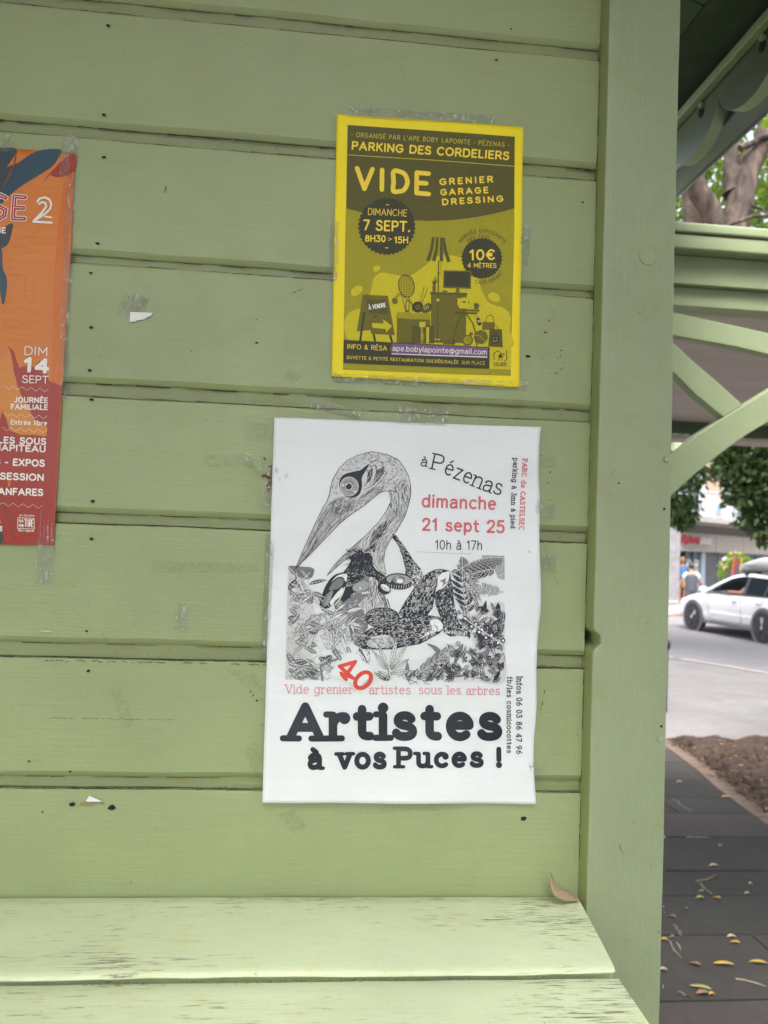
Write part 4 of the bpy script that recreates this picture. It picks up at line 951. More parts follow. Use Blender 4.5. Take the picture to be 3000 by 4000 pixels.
R_('drawing_grey', [(856,768),(1160,780)], 2, 3, cap=False)
# number patch and lettering
P('paper_patch', [(500,1305),(650,1400),(560,1500),(395,1425)], 12, 60)
Nn = 'number_lettering'
R_(Nn, [(540,1358),(452,1388),(538,1352)], 1, 13)
for a, b in (((534,1360),(452,1384)), ((452,1384),(522,1446)), ((536,1358),(478,1446))): R_(Nn, [a, b], 20, 13)
R_(Nn, [(458,1418),(504,1442)], 15, 13); R_(Nn, [(462,1428),(488,1455)], 18, 13)
R_(Nn, [(578 + 50*math.cos(a)*math.cos(.8) - 34*math.sin(a)*math.sin(.8)*1.0, 1458 - (50*math.cos(a)*math.sin(.8) + 34*math.sin(a)*math.cos(.8))) for a in [2*math.pi*i/36 for i in range(37)]], 22, 13, closed=True)
B = 'black_lettering'
T('black_lettering', 'à', (884,305), (920,312), 56, .10, 4, slab=True)
x, y = 944, 330
for i, (ch, w, h, px_, py_, an) in enumerate([('P',58,88,942,322,12), ('é',42,88,1012,350,17), ('z',38,88,1062,372,20), ('e',42,88,1108,390,22), ('n',50,88,1158,412,22), ('a',46,88,1216,436,20), ('s',40,88,1276,454,16)]):
    a = math.radians(an); w *= 1.12; T(B, ch, (px_ - 2, py_), (px_ - 2 + w*math.cos(a), py_ + w*math.sin(a)), h, .088, 4, slab=True)
T('red_lettering', 'dimanche', (892,530), (1294,545), 74, .15, 4, sp=.13); T('red_lettering', '21 sept 25', (892,656), (1338,670), 72, .16, 4, sp=.14)
T(B, '10h à 17h', (960,756), (1216,760), 52, .10, 4, sp=.14)
T('pink_lettering', 'Vide grenier', (160,1532), (524,1534), 50, .10, 4, slab=True, sp=.05); T('pink_lettering', 'artistes', (610,1536), (834,1537), 50, .10, 4, slab=True, sp=.05); D('pink_lettering', 530, 1513, 4, 4)
T('pink_lettering', 'sous les arbres', (878,1536), (1310,1538), 50, .10, 4, slab=True, sp=.05)
T(B, 'Artistes', (166,1783), (1326,1787), 206, .225, 5, slab=True, sp=.02, sq=.70)
T(B, 'à vos', (278,1936), (704,1936), 124, .22, 5, slab=True, sp=.06, sq=.72); T(B, 'Puces', (750,1930), (1226,1930), 116, .22, 5, slab=True, sp=.06, sq=.72); T(B, '!', (1290,1930), (1326,1930), 112, .24, 5)
T('red_lettering', 'PARC de CASTELSEC', (1432,268), (1416,652), 28, .17, 4, slab=True, sp=.08); T(B, 'parking à 3mn à pied', (1382,264), (1370,642), 28, .15, 4, slab=True, sp=.08)
T(B, 'Infos 06 03 86 47 96', (1396,1435), (1400,1856), 32, .15, 4, slab=True, sp=.08); T(B, 'fb/les cosmicocottes', (1346,1436), (1350,1852), 30, .15, 4, slab=True, sp=.08)
WS.finish(wc)

# ------------------------------------------------------------------ orange festival poster, cut by the left edge
og = empty('orange_poster', (-.40, YW - .002, CZ + .2), label='orange and red festival poster with white lettering DIM 14 SEPT, taped at the left', cat='poster')
def dispO(X, Z): return .0006 + .0004*math.sin(X*20 + Z*14) + .0003*math.sin(Z*45)
cO = [(-.559, .414), (-.262, .4138), (-.2621, -.0103), (-.559, -.010)]
def Tw(x, y): p = at(x*.7233, y*.7233, YW); return (p.x, p.z - CZ)
OS = Sheet(og, [(411,835),(295,2945),(0,800),(0,2936)], [(-.262,.4138),(-.2621,-.0103),Tw(0,800),Tw(0,2936)], dispO)
M_OP = paper_mat('orange_poster_paper', (.66, .20, .030), .35)
paper(og, 'paper', cO, dispO, .0022, M_OP, 50, 60)
oc = {'orange_margin': ink('ink_deep_orange', (.60, .145, .012), .3), 'red_print': ink('ink_brick_red', (.34, .032, .022), .3), 'ochre_print': ink('ink_ochre', (.62, .22, .03), .3), 'teal_print': ink('ink_slate_blue', (.04, .055, .068), .3), 'blue_print': ink('ink_teal', (.028, .068, .10), .3),
      'white_lettering': ink('ink_white_gloss', (.80, .77, .73), .3), 'red_lettering': ink('ink_crimson', (.42, .02, .035), .3), 'brown_print': ink('ink_umber', (.16, .07, .04), .3)}
P = OS.poly; R_ = OS.ribbon; T = OS.text; D = OS.dot
P('orange_margin', [(345,1000),(405,900),(390,1300),(342,2090),(280,2090),(295,1500),(320,1200)], 1)
P('teal_print', blob([(-200,860),(-40,810),(90,808),(60,880),(-20,960),(-200,1000)], 3), 2); P('blue_print', blob([(-150,1120),(20,960),(110,880),(210,822),(330,815),(320,860),(280,910),(200,960),(120,1010),(40,1075),(-40,1160)], 4), 2)
P('teal_print', blob([(-150,1020),(0,930),(90,890),(160,870),(60,960),(0,1040),(-100,1130)], 3), 3)
P('brown_print', [(30,985),(75,900),(95,815),(100,812),(84,900),(60,960),(10,1030)], 4)
P('red_print', blob([(411,838),(350,865),(300,915),(280,950),(330,962),(406,930)], 3), 2); R_('red_print', [(290,930),(265,955),(240,985)], 8, 2, w1=2)
P('teal_print', blob([(75,1215),(40,1225),(-20,1290),(-30,1330),(15,1345),(50,1320),(66,1270)], 3), 2); P('blue_print', blob([(-20,1330),(15,1350),(20,1450),(40,1500),(42,1560),(25,1650),(8,1600),(0,1480)], 3), 3)
P('red_print', [(50,1870),(80,1900),(95,1950),(110,1990),(145,1980),(190,1985),(220,1950),(250,2000),(270,2060),(342,2090),(330,2200),(295,2945),(-250,2936),(-240,2300),(-60,2360),(0,2290),(20,2220),(30,2240),(60,2330),(120,2350),(180,2350),(255,2360),(262,2310),(200,2280),(130,2160),(100,2080),(80,2000),(70,1930)], 2)
P('ochre_print', blob([(50,1880),(75,1960),(95,2080),(140,2170),(230,2260),(265,2340),(180,2352),(80,2330),(10,2200),(-50,2100),(0,1990)], 3), 1)
P('teal_print', blob([(-80,2520),(-10,2590),(2,2680),(0,2760),(14,2860),(20,2930),(-100,2932)], 3), 3); P('orange_margin', blob([(50,2600),(64,2600),(60,2630),(52,2625)], 3), 4)
for pl in ([(10,2650),(60,2760),(120,2860),(160,2940)], [(0,2700),(50,2800),(90,2935)]): R_('brown_print', pl, 7, 4, w1=2)
for pl in ([(140,1500),(140,1620)], [(185,1540),(185,1640)], [(70,1350),(110,1330),(150,1345)], [(50,1480),(120,1490)], [(90,1720),(130,1760),(200,1750)], [(150,1290),(220,1250)], [(20,1750),(90,1780)], [(70,1830),(110,1850)]): R_('orange_margin', [(x, y) for x, y in pl], 5, 1.5, cap=False)
# title
for off, nm, w_ in ((0, 'white_lettering', 30), (1, 'red_lettering', 22)):
    OSp = 5 + off
    for st in ([(140,1072),(84,1068),(76,1186),(136,1188)], [(80,1128),(132,1130)]):
        for a, b in zip(st, st[1:]): R_(nm, [a, b], w_, OSp)
    R_(nm, [(36,1075),(12,1062),(-18,1072),(-24,1100),(8,1125),(34,1140),(28,1172),(4,1186),(-26,1180)], w_, OSp)
for st in ([(140,1072),(84,1068),(76,1186),(136,1188)], [(80,1128),(132,1130)], [(36,1075),(12,1062),(-18,1072),(-24,1100),(8,1125),(34,1140),(28,1172),(4,1186),(-26,1180)]):
    R_('white_lettering', st, 3, 7, cap=False)
R_('white_lettering', [(206,1096),(220,1078),(248,1072),(272,1084),(282,1108),(276,1134),(250,1160),(190,1200)], 11, 5); R_('white_lettering', [(216,1108),(232,1098),(252,1104),(254,1124),(236,1150),(186,1202)], 11, 5); R_('white_lettering', [(186,1204),(284,1209)], 12, 5); R_('white_lettering', [(248,1176),(282,1180)], 9, 5)
T('white_lettering', 'SE', (-12,1267), (38,1268), 34, .2, 5, sp=.12)
T('white_lettering', 'DIM', (136,1922), (263,1927), 48, .11, 5, sp=.16); T('white_lettering', '14', (128,2014), (270,2024), 84, .24, 5, sp=.1); T('white_lettering', 'SEPT', (126,2072), (268,2076), 42, .12, 5, sp=.12)
T('white_lettering', 'JOURNÉE', (82,2178), (266,2181), 32, .2, 5, sp=.1); T('white_lettering', 'FAMILIALE', (64,2215), (265,2218), 31, .2, 5, sp=.1)
T('white_lettering', 'Entrée libre', (63,2296), (260,2302), 28, .17, 5, sp=.13)
T('white_lettering', 'LES SOUS', (-6,2396), (255,2406), 38, .2, 5, sp=.1); T('white_lettering', 'HAPITEAU', (-26,2436), (253,2446), 38, .2, 5, sp=.08); T('white_lettering', 'S - EXPOS', (-22,2514), (248,2524), 40, .2, 5, sp=.1); T('white_lettering', 'SESSION', (6,2592), (244,2601), 40, .2, 5, sp=.1); T('white_lettering', 'FANFARES', (-34,2673), (240,2681), 40, .2, 5, sp=.08)
def zig(x0, x1, y0, y1):
    n = 10
    pts = [(x0 + (x1-x0)*i/n, y0 + (y1-y0)*i/n + (9 if i % 2 else -9)) for i in range(n+1)]
    for a, b in zip(pts, pts[1:]):
        for k in range(6): D('white_lettering', a[0] + (b[0]-a[0])*k/6, a[1] + (b[1]-a[1])*k/6, 1.7, 5, n=6)
zig(32, 270, 2096, 2112); zig(24, 264, 2242, 2256); zig(18, 260, 2318, 2332); zig(-30, 240, 2720, 2738)
T('white_lettering', 'art Direction', (110,2789), (195,2791), 11, .15, 5, sp=.14); T('white_lettering', 'Best regards', (105,2870), (190,2873), 12, .15, 5, sp=.12)
for a, b in (((103,2797),(191,2800)), ((191,2800),(192,2858)), ((192,2858),(102,2854)), ((102,2854),(103,2797))): R_('white_lettering', [a, b], 3, 5)
T('white_lettering', 'NA', (108,2822), (134,2823), 18, .16, 5); T('white_lettering', 'TURE', (136,2846), (188,2848), 42, .1, 5, sp=.06); T('white_lettering', 'PEIN', (108,2847), (134,2848), 17, .16, 5)
T('white_lettering', '4', (-8,2802), (6,2803), 24, .2, 5); T('white_lettering', 'O', (-8,2834), (6,2836), 26, .16, 5); T('white_lettering', 'IS', (-4,2868), (18,2870), 28, .2, 5, sp=.1)
OS.finish(oc)

# ------------------------------------------------------------------ clear sticky tape
M_TAPE = bpy.data.materials.new('clear_tape'); M_TAPE.use_nodes = True
t = M_TAPE.node_tree; t.nodes.clear(); ou = N(t, 'OutputMaterial'); mx = N(t, 'MixShader'); mx2 = N(t, 'MixShader'); tr = N(t, 'BsdfTransparent'); gs = N(t, 'BsdfGlossy', Roughness=.10); df = N(t, 'BsdfDiffuse'); df.inputs['Color'].default_value = (.95, .96, .93, 1)
tr.inputs['Color'].default_value = (.965, .975, .96, 1)
nz = noise(t, coords(t, (1, 1, 1)), 150, 3, .6); nz2 = noise(t, coords(t, (1, 1, .35), rot=(0, .6, 0)), 330, 2, .6)
b = N(t, 'Bump', Strength=1.0, Distance=.004); t.links.new(nz, b.inputs['Height']); t.links.new(b.outputs[0], gs.inputs['Normal'])
t.links.new(ramp(t, nz2, [(.54, .05), (.72, .42)]), mx.inputs[0]); t.links.new(tr.outputs[0], mx.inputs[1]); t.links.new(df.outputs[0], mx.inputs[2])  # white crinkle flecks in the diffuse stand in for glints
fr = N(t, 'Fresnel', IOR=1.5); t.links.new(b.outputs[0], fr.inputs['Normal'])
t.links.new(math_(t, 'MULTIPLY', fr.outputs[0], .55), mx2.inputs[0]); t.links.new(mx.outputs[0], mx2.inputs[1]); t.links.new(gs.outputs[0], mx2.inputs[2]); t.links.new(mx2.outputs[0], ou.inputs[0])
rt = random.Random(4)
def tape(pts4, label, off=.0034, nx=22, ny=5, amp=.0007, group=None, wall_side=None):
    """a strip of tape: photo-frame corners TL TR BR BL on the wall"""
    q = [wallpt(x, y) for x, y in pts4]; c = sum(q, Vector()) / 4; vs = []; fs = []; fx = rt.uniform(0, 6)
    for j in range(ny+1):
        for i in range(nx+1):
            u, v = i/nx, j/ny; p = q[0]*(1-u)*(1-v) + q[1]*u*(1-v) + q[2]*u*v + q[3]*(1-u)*v
            lo_ = {'top': v, 'bottom': 1-v, 'right': 1-u, 'left': u, None: 1}[wall_side]; of = .0011 + (off - .0011)*min(1, lo_*2.2)
            e = rt.uniform(-.0006, .0006) if j in (0, ny) or i in (0, nx) else 0
            vs.append((p.x - c.x + e, -of - amp*(.35 + .65*min(1, lo_*2))*(math.sin(u*26 + fx)*math.sin(v*6) + rt.uniform(-.6, .6)), p.z - c.z + e))
    for j in range(ny):
        for i in range(nx): a = j*(nx+1)+i; fs.append((a, a+nx+1, a+nx+2, a+1))
    me = bpy.data.meshes.new('clear_tape'); me.from_pydata(vs, [], fs); me.materials.append(M_TAPE); me.shade_smooth()
    o = link('clear_tape', me); o.location = (c.x, YW, c.z); return tag(o, label, 'tape', group or 'strips of clear tape holding the posters')
tape([(1360,418),(1930,452),(1925,492),(1350,462)], 'long crumpled clear tape strip along the top edge of the yellow poster', .0042, 50, 6, .0010, wall_side='top')
tape([(1300,1460),(2060,1495),(2055,1530),(1298,1492)], 'clear tape strip along the bottom edge of the yellow poster', .0036, 50, 4, wall_side='bottom')
tape([(2030,880),(2075,885),(2060,1040),(2020,1030)], 'short clear tape strip wrapped on the right edge of the yellow poster', .004, 8, 14, .0012, wall_side='right')
tape([(1290,870),(1325,872),(1318,1100),(1285,1096)], 'thin clear tape strip on the left edge of the yellow poster', .0032, 6, 16, wall_side='left')
tape([(250,530),(310,532),(296,700),(236,690)], 'clear tape strip over the top right corner of the orange poster', .0034, 8, 16, wall_side='right')
tape([(262,700),(298,700),(262,1560),(232,1560)], 'long clear tape strip down the right edge of the orange poster', .0032, 6, 60, .0005, wall_side='right')
tape([(158,1975),(218,1985),(205,2285),(138,2280)], 'clear tape strip hanging below the bottom right corner of the orange poster', .0034, 8, 24, wall_side='bottom')
tape([(0,532),(55,535),(52,600),(0,596)], 'small clear tape piece above the top edge of the orange poster', .0034, 8, 8)
tape([(965,1765),(1130,1850),(1110,1900),(940,1790)], 'loose twisted clear tape at the upper left edge of the white poster', .0060, 20, 6, .002)
tape([(1030,1880),(1082,1890),(1065,1990),(1015,1975)], 'torn clear tape flap beside the brown chipped spot left of the white poster', .006, 8, 10, .002)
tape([(1200,1550),(1420,1610),(1400,1640),(1190,1590)], 'crumpled clear tape between the two right posters above the bird', .004, 16, 5, .0015, wall_side='bottom')
tape([(1560,1590),(1760,1605),(1740,1670),(1540,1650)], 'clear tape piece over the top edge of the white poster', .0048, 16, 6, .0012, wall_side='top')
tape([(1040,2080),(1075,2085),(1050,2560),(1018,2555)], 'long clear tape strip down the left edge of the white poster', .0046, 6, 40, .0012, wall_side='left')
tape([(2095,1950),(2170,1970),(2160,2030),(2085,2000)], 'crinkled clear tape piece by the upper right edge of the white poster', .0045, 10, 8, .0013, wall_side='right')
tape([(2060,2150),(2172,2165),(2170,2235),(2060,2210)], 'square ended clear tape piece on the middle right edge of the white poster', .0048, 12, 8, .0013, wall_side='right')
tape([(2080,2240),(2110,2245),(2098,2560),(2070,2555)], 'narrow clear tape strip down the right edge of the white poster', .0052, 6, 30, .0012, wall_side='right')
tape([(2060,2960),(2130,2990),(2125,3030),(2060,3010)], 'clear tape scrap at the lower right corner of the white poster', .0048, 8, 6, .0015)
tape([(700,2352),(742,2354),(732,2462),(672,2458)], 'faint square of clear tape on the bare board left of the white poster', .0012, 6, 8, .0003, 'clear tape left on the boards')
tape([(510,1140),(592,1165),(540,1232),(468,1200)], 'faint slanted clear tape on the board behind the small torn paper corner', .0012, 8, 8, .0003, 'clear tape left on the boards')
# torn paper corners
M_SCR = paper_mat('torn_paper', (.82, .82, .82))
def scrap(pts, label):
    q = [wallpt(x, y) for x, y in pts]; c = sum(q, Vector())/len(q)
    vs = [(p.x - c.x, -.0018 - .0006*(i % 2), p.z - c.z) for i, p in enumerate(q)]; vs2 = [(a, b_ + .0003, c_) for a, b_, c_ in vs]; n = len(vs)
    me_ = MB().add(vs + vs2, [tuple(range(n)), tuple(range(n, 2*n))[::-1]] + [(i, n+i, n+(i+1) % n, (i+1) % n) for i in range(n)])
    o = me_.build('paper_scrap', M_SCR); o.location = (c.x, YW, c.z); tag(o, label, 'paper scrap')
scrap([(510,1220),(598,1224),(592,1236),(578,1240),(565,1250),(540,1253),(530,1258),(508,1260)], 'small white torn paper corner stuck on the board right of the orange poster')
scrap([(337,3128),(350,3106),(362,3112),(398,3127),(394,3130),(350,3129)], 'tiny white torn paper bit low on the wall above the bench')
M_GUM = paint_mat('brown_smear', (.26, .24, .13), 'x')
o = MB().add([tuple(wallpt(x, y, .0012) - Vector((0, YW, 0))) for x, y in [(308,3142),(320,3132),(345,3128),(400,3130),(412,3142),(385,3138),(350,3148),(325,3146)]], [tuple(range(8))]).build('tape_residue', M_GUM, wall); o.location = (.5, 0, 0)
# staple and dry leaf
m = MB(); a, b = wallpt(160, 2464, .002), wallpt(202, 2467, .002); m.tube([a + Vector((0, .003, 0)), a, b, b + Vector((0, .003, 0))], .0007, 6)
M_STEEL, _, _ = mat_base('dull_steel', (.45, .47, .42), .35, .5, .9)
c = (a + b)/2; o = m.build('staple', M_STEEL, origin=tuple(c)); tag(o, 'thin staple painted into the board low at the left', 'staple')
M_DRY, t, p = mat_base('dry_leaf', (.40, .28, .17), .7); t.links.new(mixc(t, noise(t, coords(t), 160, 3), (.42, .31, .20), (.27, .19, .12)), p.inputs['Base Color'])
lp = [(2147,3405),(2155,3440),(2163,3470),(2172,3487),(2200,3497),(2225,3500),(2258,3507)]; wd = [(.0006, 0), (.0042, .2), (.004, .5), (.0036, .8), (.0045, 1.4), (.004, 1.9), (.0006, 2)]
vs = []; base = at(2180, 3480, .885)
for (x, y), (w_, tw) in zip(lp, wd):
    c = at(x, y, .880 - .012*math.sin(tw*1.5)); 
    for s_ in (-1, 0, 1): vs.append(tuple(c + Vector((w_*s_*math.cos(tw*.8), (-.003 if s_ == 0 else 0) + .006*s_, w_*s_*math.sin(tw)*.8)) - base))
fs = [(3*i+j, 3*i+j+1, 3*i+j+4, 3*i+j+3) for i in range(len(lp)-1) for j in (0, 1)]
o = MB().add(vs, fs).build('dry_leaf', M_DRY, smooth=True, angle=80); o.location = base; o.modifiers.new('t', 'SOLIDIFY').thickness = .0004
sb = o.modifiers.new('s', 'SUBSURF'); sb.levels = 2; sb.render_levels = 2
tag(o, 'curled dry brown leaf standing on the bench in the corner against the post', 'leaf')
# ------------------------------------------------------------------ kiosk deck, side, roof over the bench
def simple(name, col, rough=.7, var=.15, scale=8, b=.3, bs=60, spec=.4):
    m, t, p = mat_base(name, col, rough, spec)
    c = mixc(t, ramp(t, noise(t, coords(t), scale, 5, .6), [(.3, 0), (.72, 1)]), [x*(1-var) for x in col], [min(1, x*(1+var)) for x in col])
    t.links.new(c, p.inputs['Base Color'])
    if b: bump(t, p, noise(t, coords(t), bs, 4, .6), b, .004)
    return m
M_DECK = simple('grey_deck_boards', (.17, .16, .14), .8)
deck = empty('kiosk_deck', (-1, -.2, 0)); tag(deck, kind='structure')
for i in range(18):
    y = -1.85 + i*.15; o = MB().box((-3.0, y, .866), (.405, y + .144, .9)).build('deck_board', M_DECK, deck, bevel=.003); o.location = (1, .2, 0)
o = MB().box((-3.0, -1.84, 0), (.395, .84, .864)).build('deck_base', M_DECK, deck); o.location = (1, .2, 0)
M_SIDE = paint_mat('painted_side_board', (.33, .41, .225), 'y')
side = empty('kiosk_side_wall', (.40, 1.6, 0), label='green painted side wall of the kiosk hidden behind the corner post', cat='wall')
for i in range(22):
    z = .05 + i*.14; o = MB().box((.385, .985, z), (.402, 2.2, z + .134)).build('plank', M_SIDE, side, bevel=.002); o.location = (-.40, -1.6, 0)
m = MB(); m.box((-3.0, 2.2, 0), (.40, 2.22, 3.1)); m.box((-3.0, .93, .0), (-2.98, 2.2, 3.1)); m.box((-3.0, YW + .02, 0), (.395, YW + .03, .9)); o = m.build('kiosk_back_wall', M_SIDE); tag(o, 'plain green back and end walls of the kiosk behind the poster wall', 'wall')

RZ = CZ
roof = empty('kiosk_roof', (0, .8, RZ + 1.3), label='dark underside of the kiosk roof with green beam and scalloped eaves board', cat='roof')
def rpos(o): o.location = (0, -.8, -(RZ + 1.3)); return o
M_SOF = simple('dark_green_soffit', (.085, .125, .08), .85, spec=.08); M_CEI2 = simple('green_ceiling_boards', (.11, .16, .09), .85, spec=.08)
M_ZINC, t, p = mat_base('weathered_zinc', (.20, .215, .215), .5, .5, .35)
bump(t, p, noise(t, coords(t), 14, 3), .2, .005)
XV = 1.0; RF = .06
yn = 14
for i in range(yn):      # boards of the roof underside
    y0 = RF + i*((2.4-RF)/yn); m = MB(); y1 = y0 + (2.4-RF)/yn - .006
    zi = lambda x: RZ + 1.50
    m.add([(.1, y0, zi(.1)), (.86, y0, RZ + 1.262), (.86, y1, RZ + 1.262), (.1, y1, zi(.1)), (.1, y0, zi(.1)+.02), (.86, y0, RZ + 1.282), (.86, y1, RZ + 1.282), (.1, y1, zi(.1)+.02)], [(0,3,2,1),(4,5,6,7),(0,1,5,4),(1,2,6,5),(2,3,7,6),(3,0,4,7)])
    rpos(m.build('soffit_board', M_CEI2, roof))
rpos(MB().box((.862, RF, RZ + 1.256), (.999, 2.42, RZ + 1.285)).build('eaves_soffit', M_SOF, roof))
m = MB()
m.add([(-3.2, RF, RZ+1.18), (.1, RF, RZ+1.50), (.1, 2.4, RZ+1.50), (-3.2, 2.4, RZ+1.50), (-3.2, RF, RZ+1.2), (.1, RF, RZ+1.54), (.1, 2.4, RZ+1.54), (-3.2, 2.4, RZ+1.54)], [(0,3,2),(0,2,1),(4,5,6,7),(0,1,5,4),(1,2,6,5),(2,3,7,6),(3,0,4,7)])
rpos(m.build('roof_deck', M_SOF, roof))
pf = [(1.034, 1.125), (1.105, 1.125), (1.105, 1.31), (-.2, 1.70), (-.2, 1.715), (1.113, 1.325), (1.113, 1.117), (1.034, 1.117)]
m = MB(); m.add([(x, RF-.05, RZ+z) for x, z in pf] + [(x, 2.45, RZ+z) for x, z in pf], [tuple(range(8)), tuple(range(8, 16))[::-1]] + [(i, 8+i, 8+(i+1) % 8, (i+1) % 8) for i in range(8)])
rpos(m.build('zinc_sheet', M_ZINC, roof))
rpos(MB().box((-3.3, RF-.05, RZ+1.69), (-.2, 2.45, RZ+1.73)).build('roof_cover', M_ZINC, roof))
rpos(MB().box((-3.3, RF-.02, RZ+.99), (1.0, RF+.02, RZ+1.33)).build('front_fascia', M_TRIM, roof, bevel=.003))  # unseen front edge; its reach and drop are set to shade the upper boards
rpos(MB().tube([(1.105, RF-.05, RZ+1.122), (1.105, 2.45, RZ+1.122)], .008, 8).build('drip_edge', M_ZINC, roof, smooth=True))
# inner face of the eaves: plate, rail and scalloped board
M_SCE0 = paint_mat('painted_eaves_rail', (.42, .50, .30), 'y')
rpos(MB().box((.976, RF, RZ+1.204), (.999, 2.42, RZ+1.228)).build('eaves_rail', M_SCE0, roof, bevel=.003))
per, y0 = .287, 2.066
ys = []; pts = []
n = 24
def low(y):
    q = ((y - y0)/per + .5) % 1 - .5; return 1.083 + .104*(1 - math.sqrt(max(0, 1 - (2*q)**2)))
yl = [RF + i*((2.42-RF)/330) for i in range(331)]
vs = []; fs = []
for y in yl:
    for x in (XV, XV + .032):
        vs += [(x, y, RZ + low(y)), (x, y, RZ + 1.256)]
for i in range(330):
    a = 4*i; b = a + 4; fs += [(a, b, b+1, a+1), (a+2, a+3, b+3, b+2), (a, a+2, b+2, b), (a+1, b+1, b+3, a+3)]
fs += [(0, 1, 3, 2), (1320, 1322, 1323, 1321)]
me = bpy.data.meshes.new('scalloped_board'); me.from_pydata(vs, [], fs); M_SCAL = paint_mat('backlit_scallop_face', (.13, .17, .10), 'y'); me.materials.append(M_SCAL); M_SCE = paint_mat('lit_scallop_edge', (.36, .43, .27), 'y', dirt=.5); me.materials.append(M_SCE)  # face coloured dark as backlit, lower edge paler as lit from the ground
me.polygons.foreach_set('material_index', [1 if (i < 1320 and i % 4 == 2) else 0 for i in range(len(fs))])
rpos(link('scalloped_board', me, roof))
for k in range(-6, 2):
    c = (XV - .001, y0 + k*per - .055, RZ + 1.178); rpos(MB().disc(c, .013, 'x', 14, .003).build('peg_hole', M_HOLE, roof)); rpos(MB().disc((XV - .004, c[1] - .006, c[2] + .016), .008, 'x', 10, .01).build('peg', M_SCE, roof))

# ------------------------------------------------------------------ neighbouring canopy: beam, brackets, grey ceiling
can = empty('canopy', (1.0, 2.45, 0), label='neighbouring green timber canopy with curved brackets and a flat grey ceiling', cat='canopy')
def cpos(o): o.location = (-1.0, -2.45, 0); return o
YC = 2.45
def zc(py): return at(2700, py, YC).z
def xz(px_, py, Y=YC): p = at(px_, py, Y); return p.x, p.z
Xr = 4.6; zt = zc(912)
M_CG = paint_mat('painted_canopy_timber', (.27, .325, .18), 'x', peel=.2, dirt=.2)
cpos(MB().box((.93, YC - .085, zt - .032), (Xr, YC + .10, zt)).build('cap_board', M_CG, can, bevel=.006))
cpos(MB().box((.93, YC - .078, zt - .083), (Xr, YC + .08, zt - .034)).build('moulding', M_CG, can, bevel=.008))
cpos(MB().box((.93, YC - .03, zt - .175), (Xr, YC + .03, zt - .084)).build('upper_rail', M_CG, can, bevel=.003))
cpos(MB().box((.93, YC - .005, zt - .237), (Xr, YC + .05, zt - .176)).build('lower_rail', M_CG, can, bevel=.003))
def plate(name, pts, y0_, y1_, mat, parent, bev=.003):
    n = len(pts); vs = [(x, y0_, z) for x, z in pts] + [(x, y1_, z) for x, z in pts]
    return MB().add(vs, [tuple(range(n)), tuple(range(n, 2*n))[::-1]] + [(i, n+i, n+(i+1) % n, (i+1) % n) for i in range(n)]).build(name, mat, parent, bevel=bev)
q = lambda *ps: [xz(x, y) for x, y in ps]
cpos(plate('bracket_rail', q((2560,1222),(2649,1238),(2900,1292),(3200,1362),(3500,1440),(3500,1520),(3200,1445),(3000,1397),(2850,1362),(2632,1323),(2560,1312)), YC - .03, YC + .01, M_CG, can))
cpos(plate('bracket_brace', q((2560,1300),(2632,1365),(2680,1410),(2780,1496),(2884,1589),(2808,1636),(2700,1550),(2627,1475),(2560,1420)), YC - .0305, YC + .012, M_CG, can))
arc = [(2540,1855),(2625,1772),(2700,1705),(2808,1636),(2884,1589),(3000,1517),(3200,1420),(3200,1520),(3000,1641),(2900,1700),(2800,1770),(2700,1850),(2625,1918),(2540,1995)]
cpos(plate('curved_brace', q(*arc), YC - .036, YC + .018, M_CG, can))
for x, y in ((.98, YC), (1.86, 4.62), (4.45, YC), (4.6, 4.62)):
    cpos(MB().box((x - .045, y - .045, 0), (x + .045, y + .045, CZ + .95 if y < 3 else CZ + .8)).build('post', M_CG, can, bevel=.004))
M_GC, t, p = mat_base('grey_plaster_ceiling', (.66, .58, .55), .75)
c = mixc(t, ramp(t, noise(t, coords(t, (1, 5, 1)), 2.2, 5, .6), [(.3, 0), (.7, 1)]), (.60, .53, .505), (.74, .66, .62)); t.links.new(c, p.inputs['Base Color']); bump(t, p, noise(t, coords(t, (2, 20, 1)), 6, 4), .25, .004)
zce = CZ + .80
M_CR = simple('canopy_roofing', (.2, .2, .19))
cpos(MB().box((.9, YC + .10, zce), (Xr + .1, 4.52, zce + .03)).build('ceiling', M_GC, can))
cpos(MB().box((.9, YC + .11, zce + .032), (Xr + .1, 4.9, zce + .07)).build('roofing', M_CR, can))
cpos(MB().box((.9, 4.522, zce - .062), (Xr + .1, 4.60, zce + .03)).build('back_beam', M_SOF, can, bevel=.003))  # dark paint carries the shade of its backlit inner face
XL = at(2768, 1700, 5.1).x
cpos(MB().box((1.6, 4.62, zce - .085), (2.9, 4.80, zce - .063)).build('gutter', M_GC, can, bevel=.003))
cpos(MB().box((1.6, 5.1, CZ + .705), (XL, 5.16, CZ + .785)).build('outer_rail', paint_mat('sunlit_rail_paint', (.42, .50, .32), 'x'), can, bevel=.004))
for k in range(4): cpos(MB().box((1.75 + k*.2, 5.02, CZ + .788), (1.75 + k*.2 + .03, 5.14, CZ + .81)).build('rail_bracket', M_SOF, can))
cpos(MB().box((1.6, 5.17, CZ + .66), (XL, 6.1, CZ + .69)).build('outer_ceiling', M_GC, can))

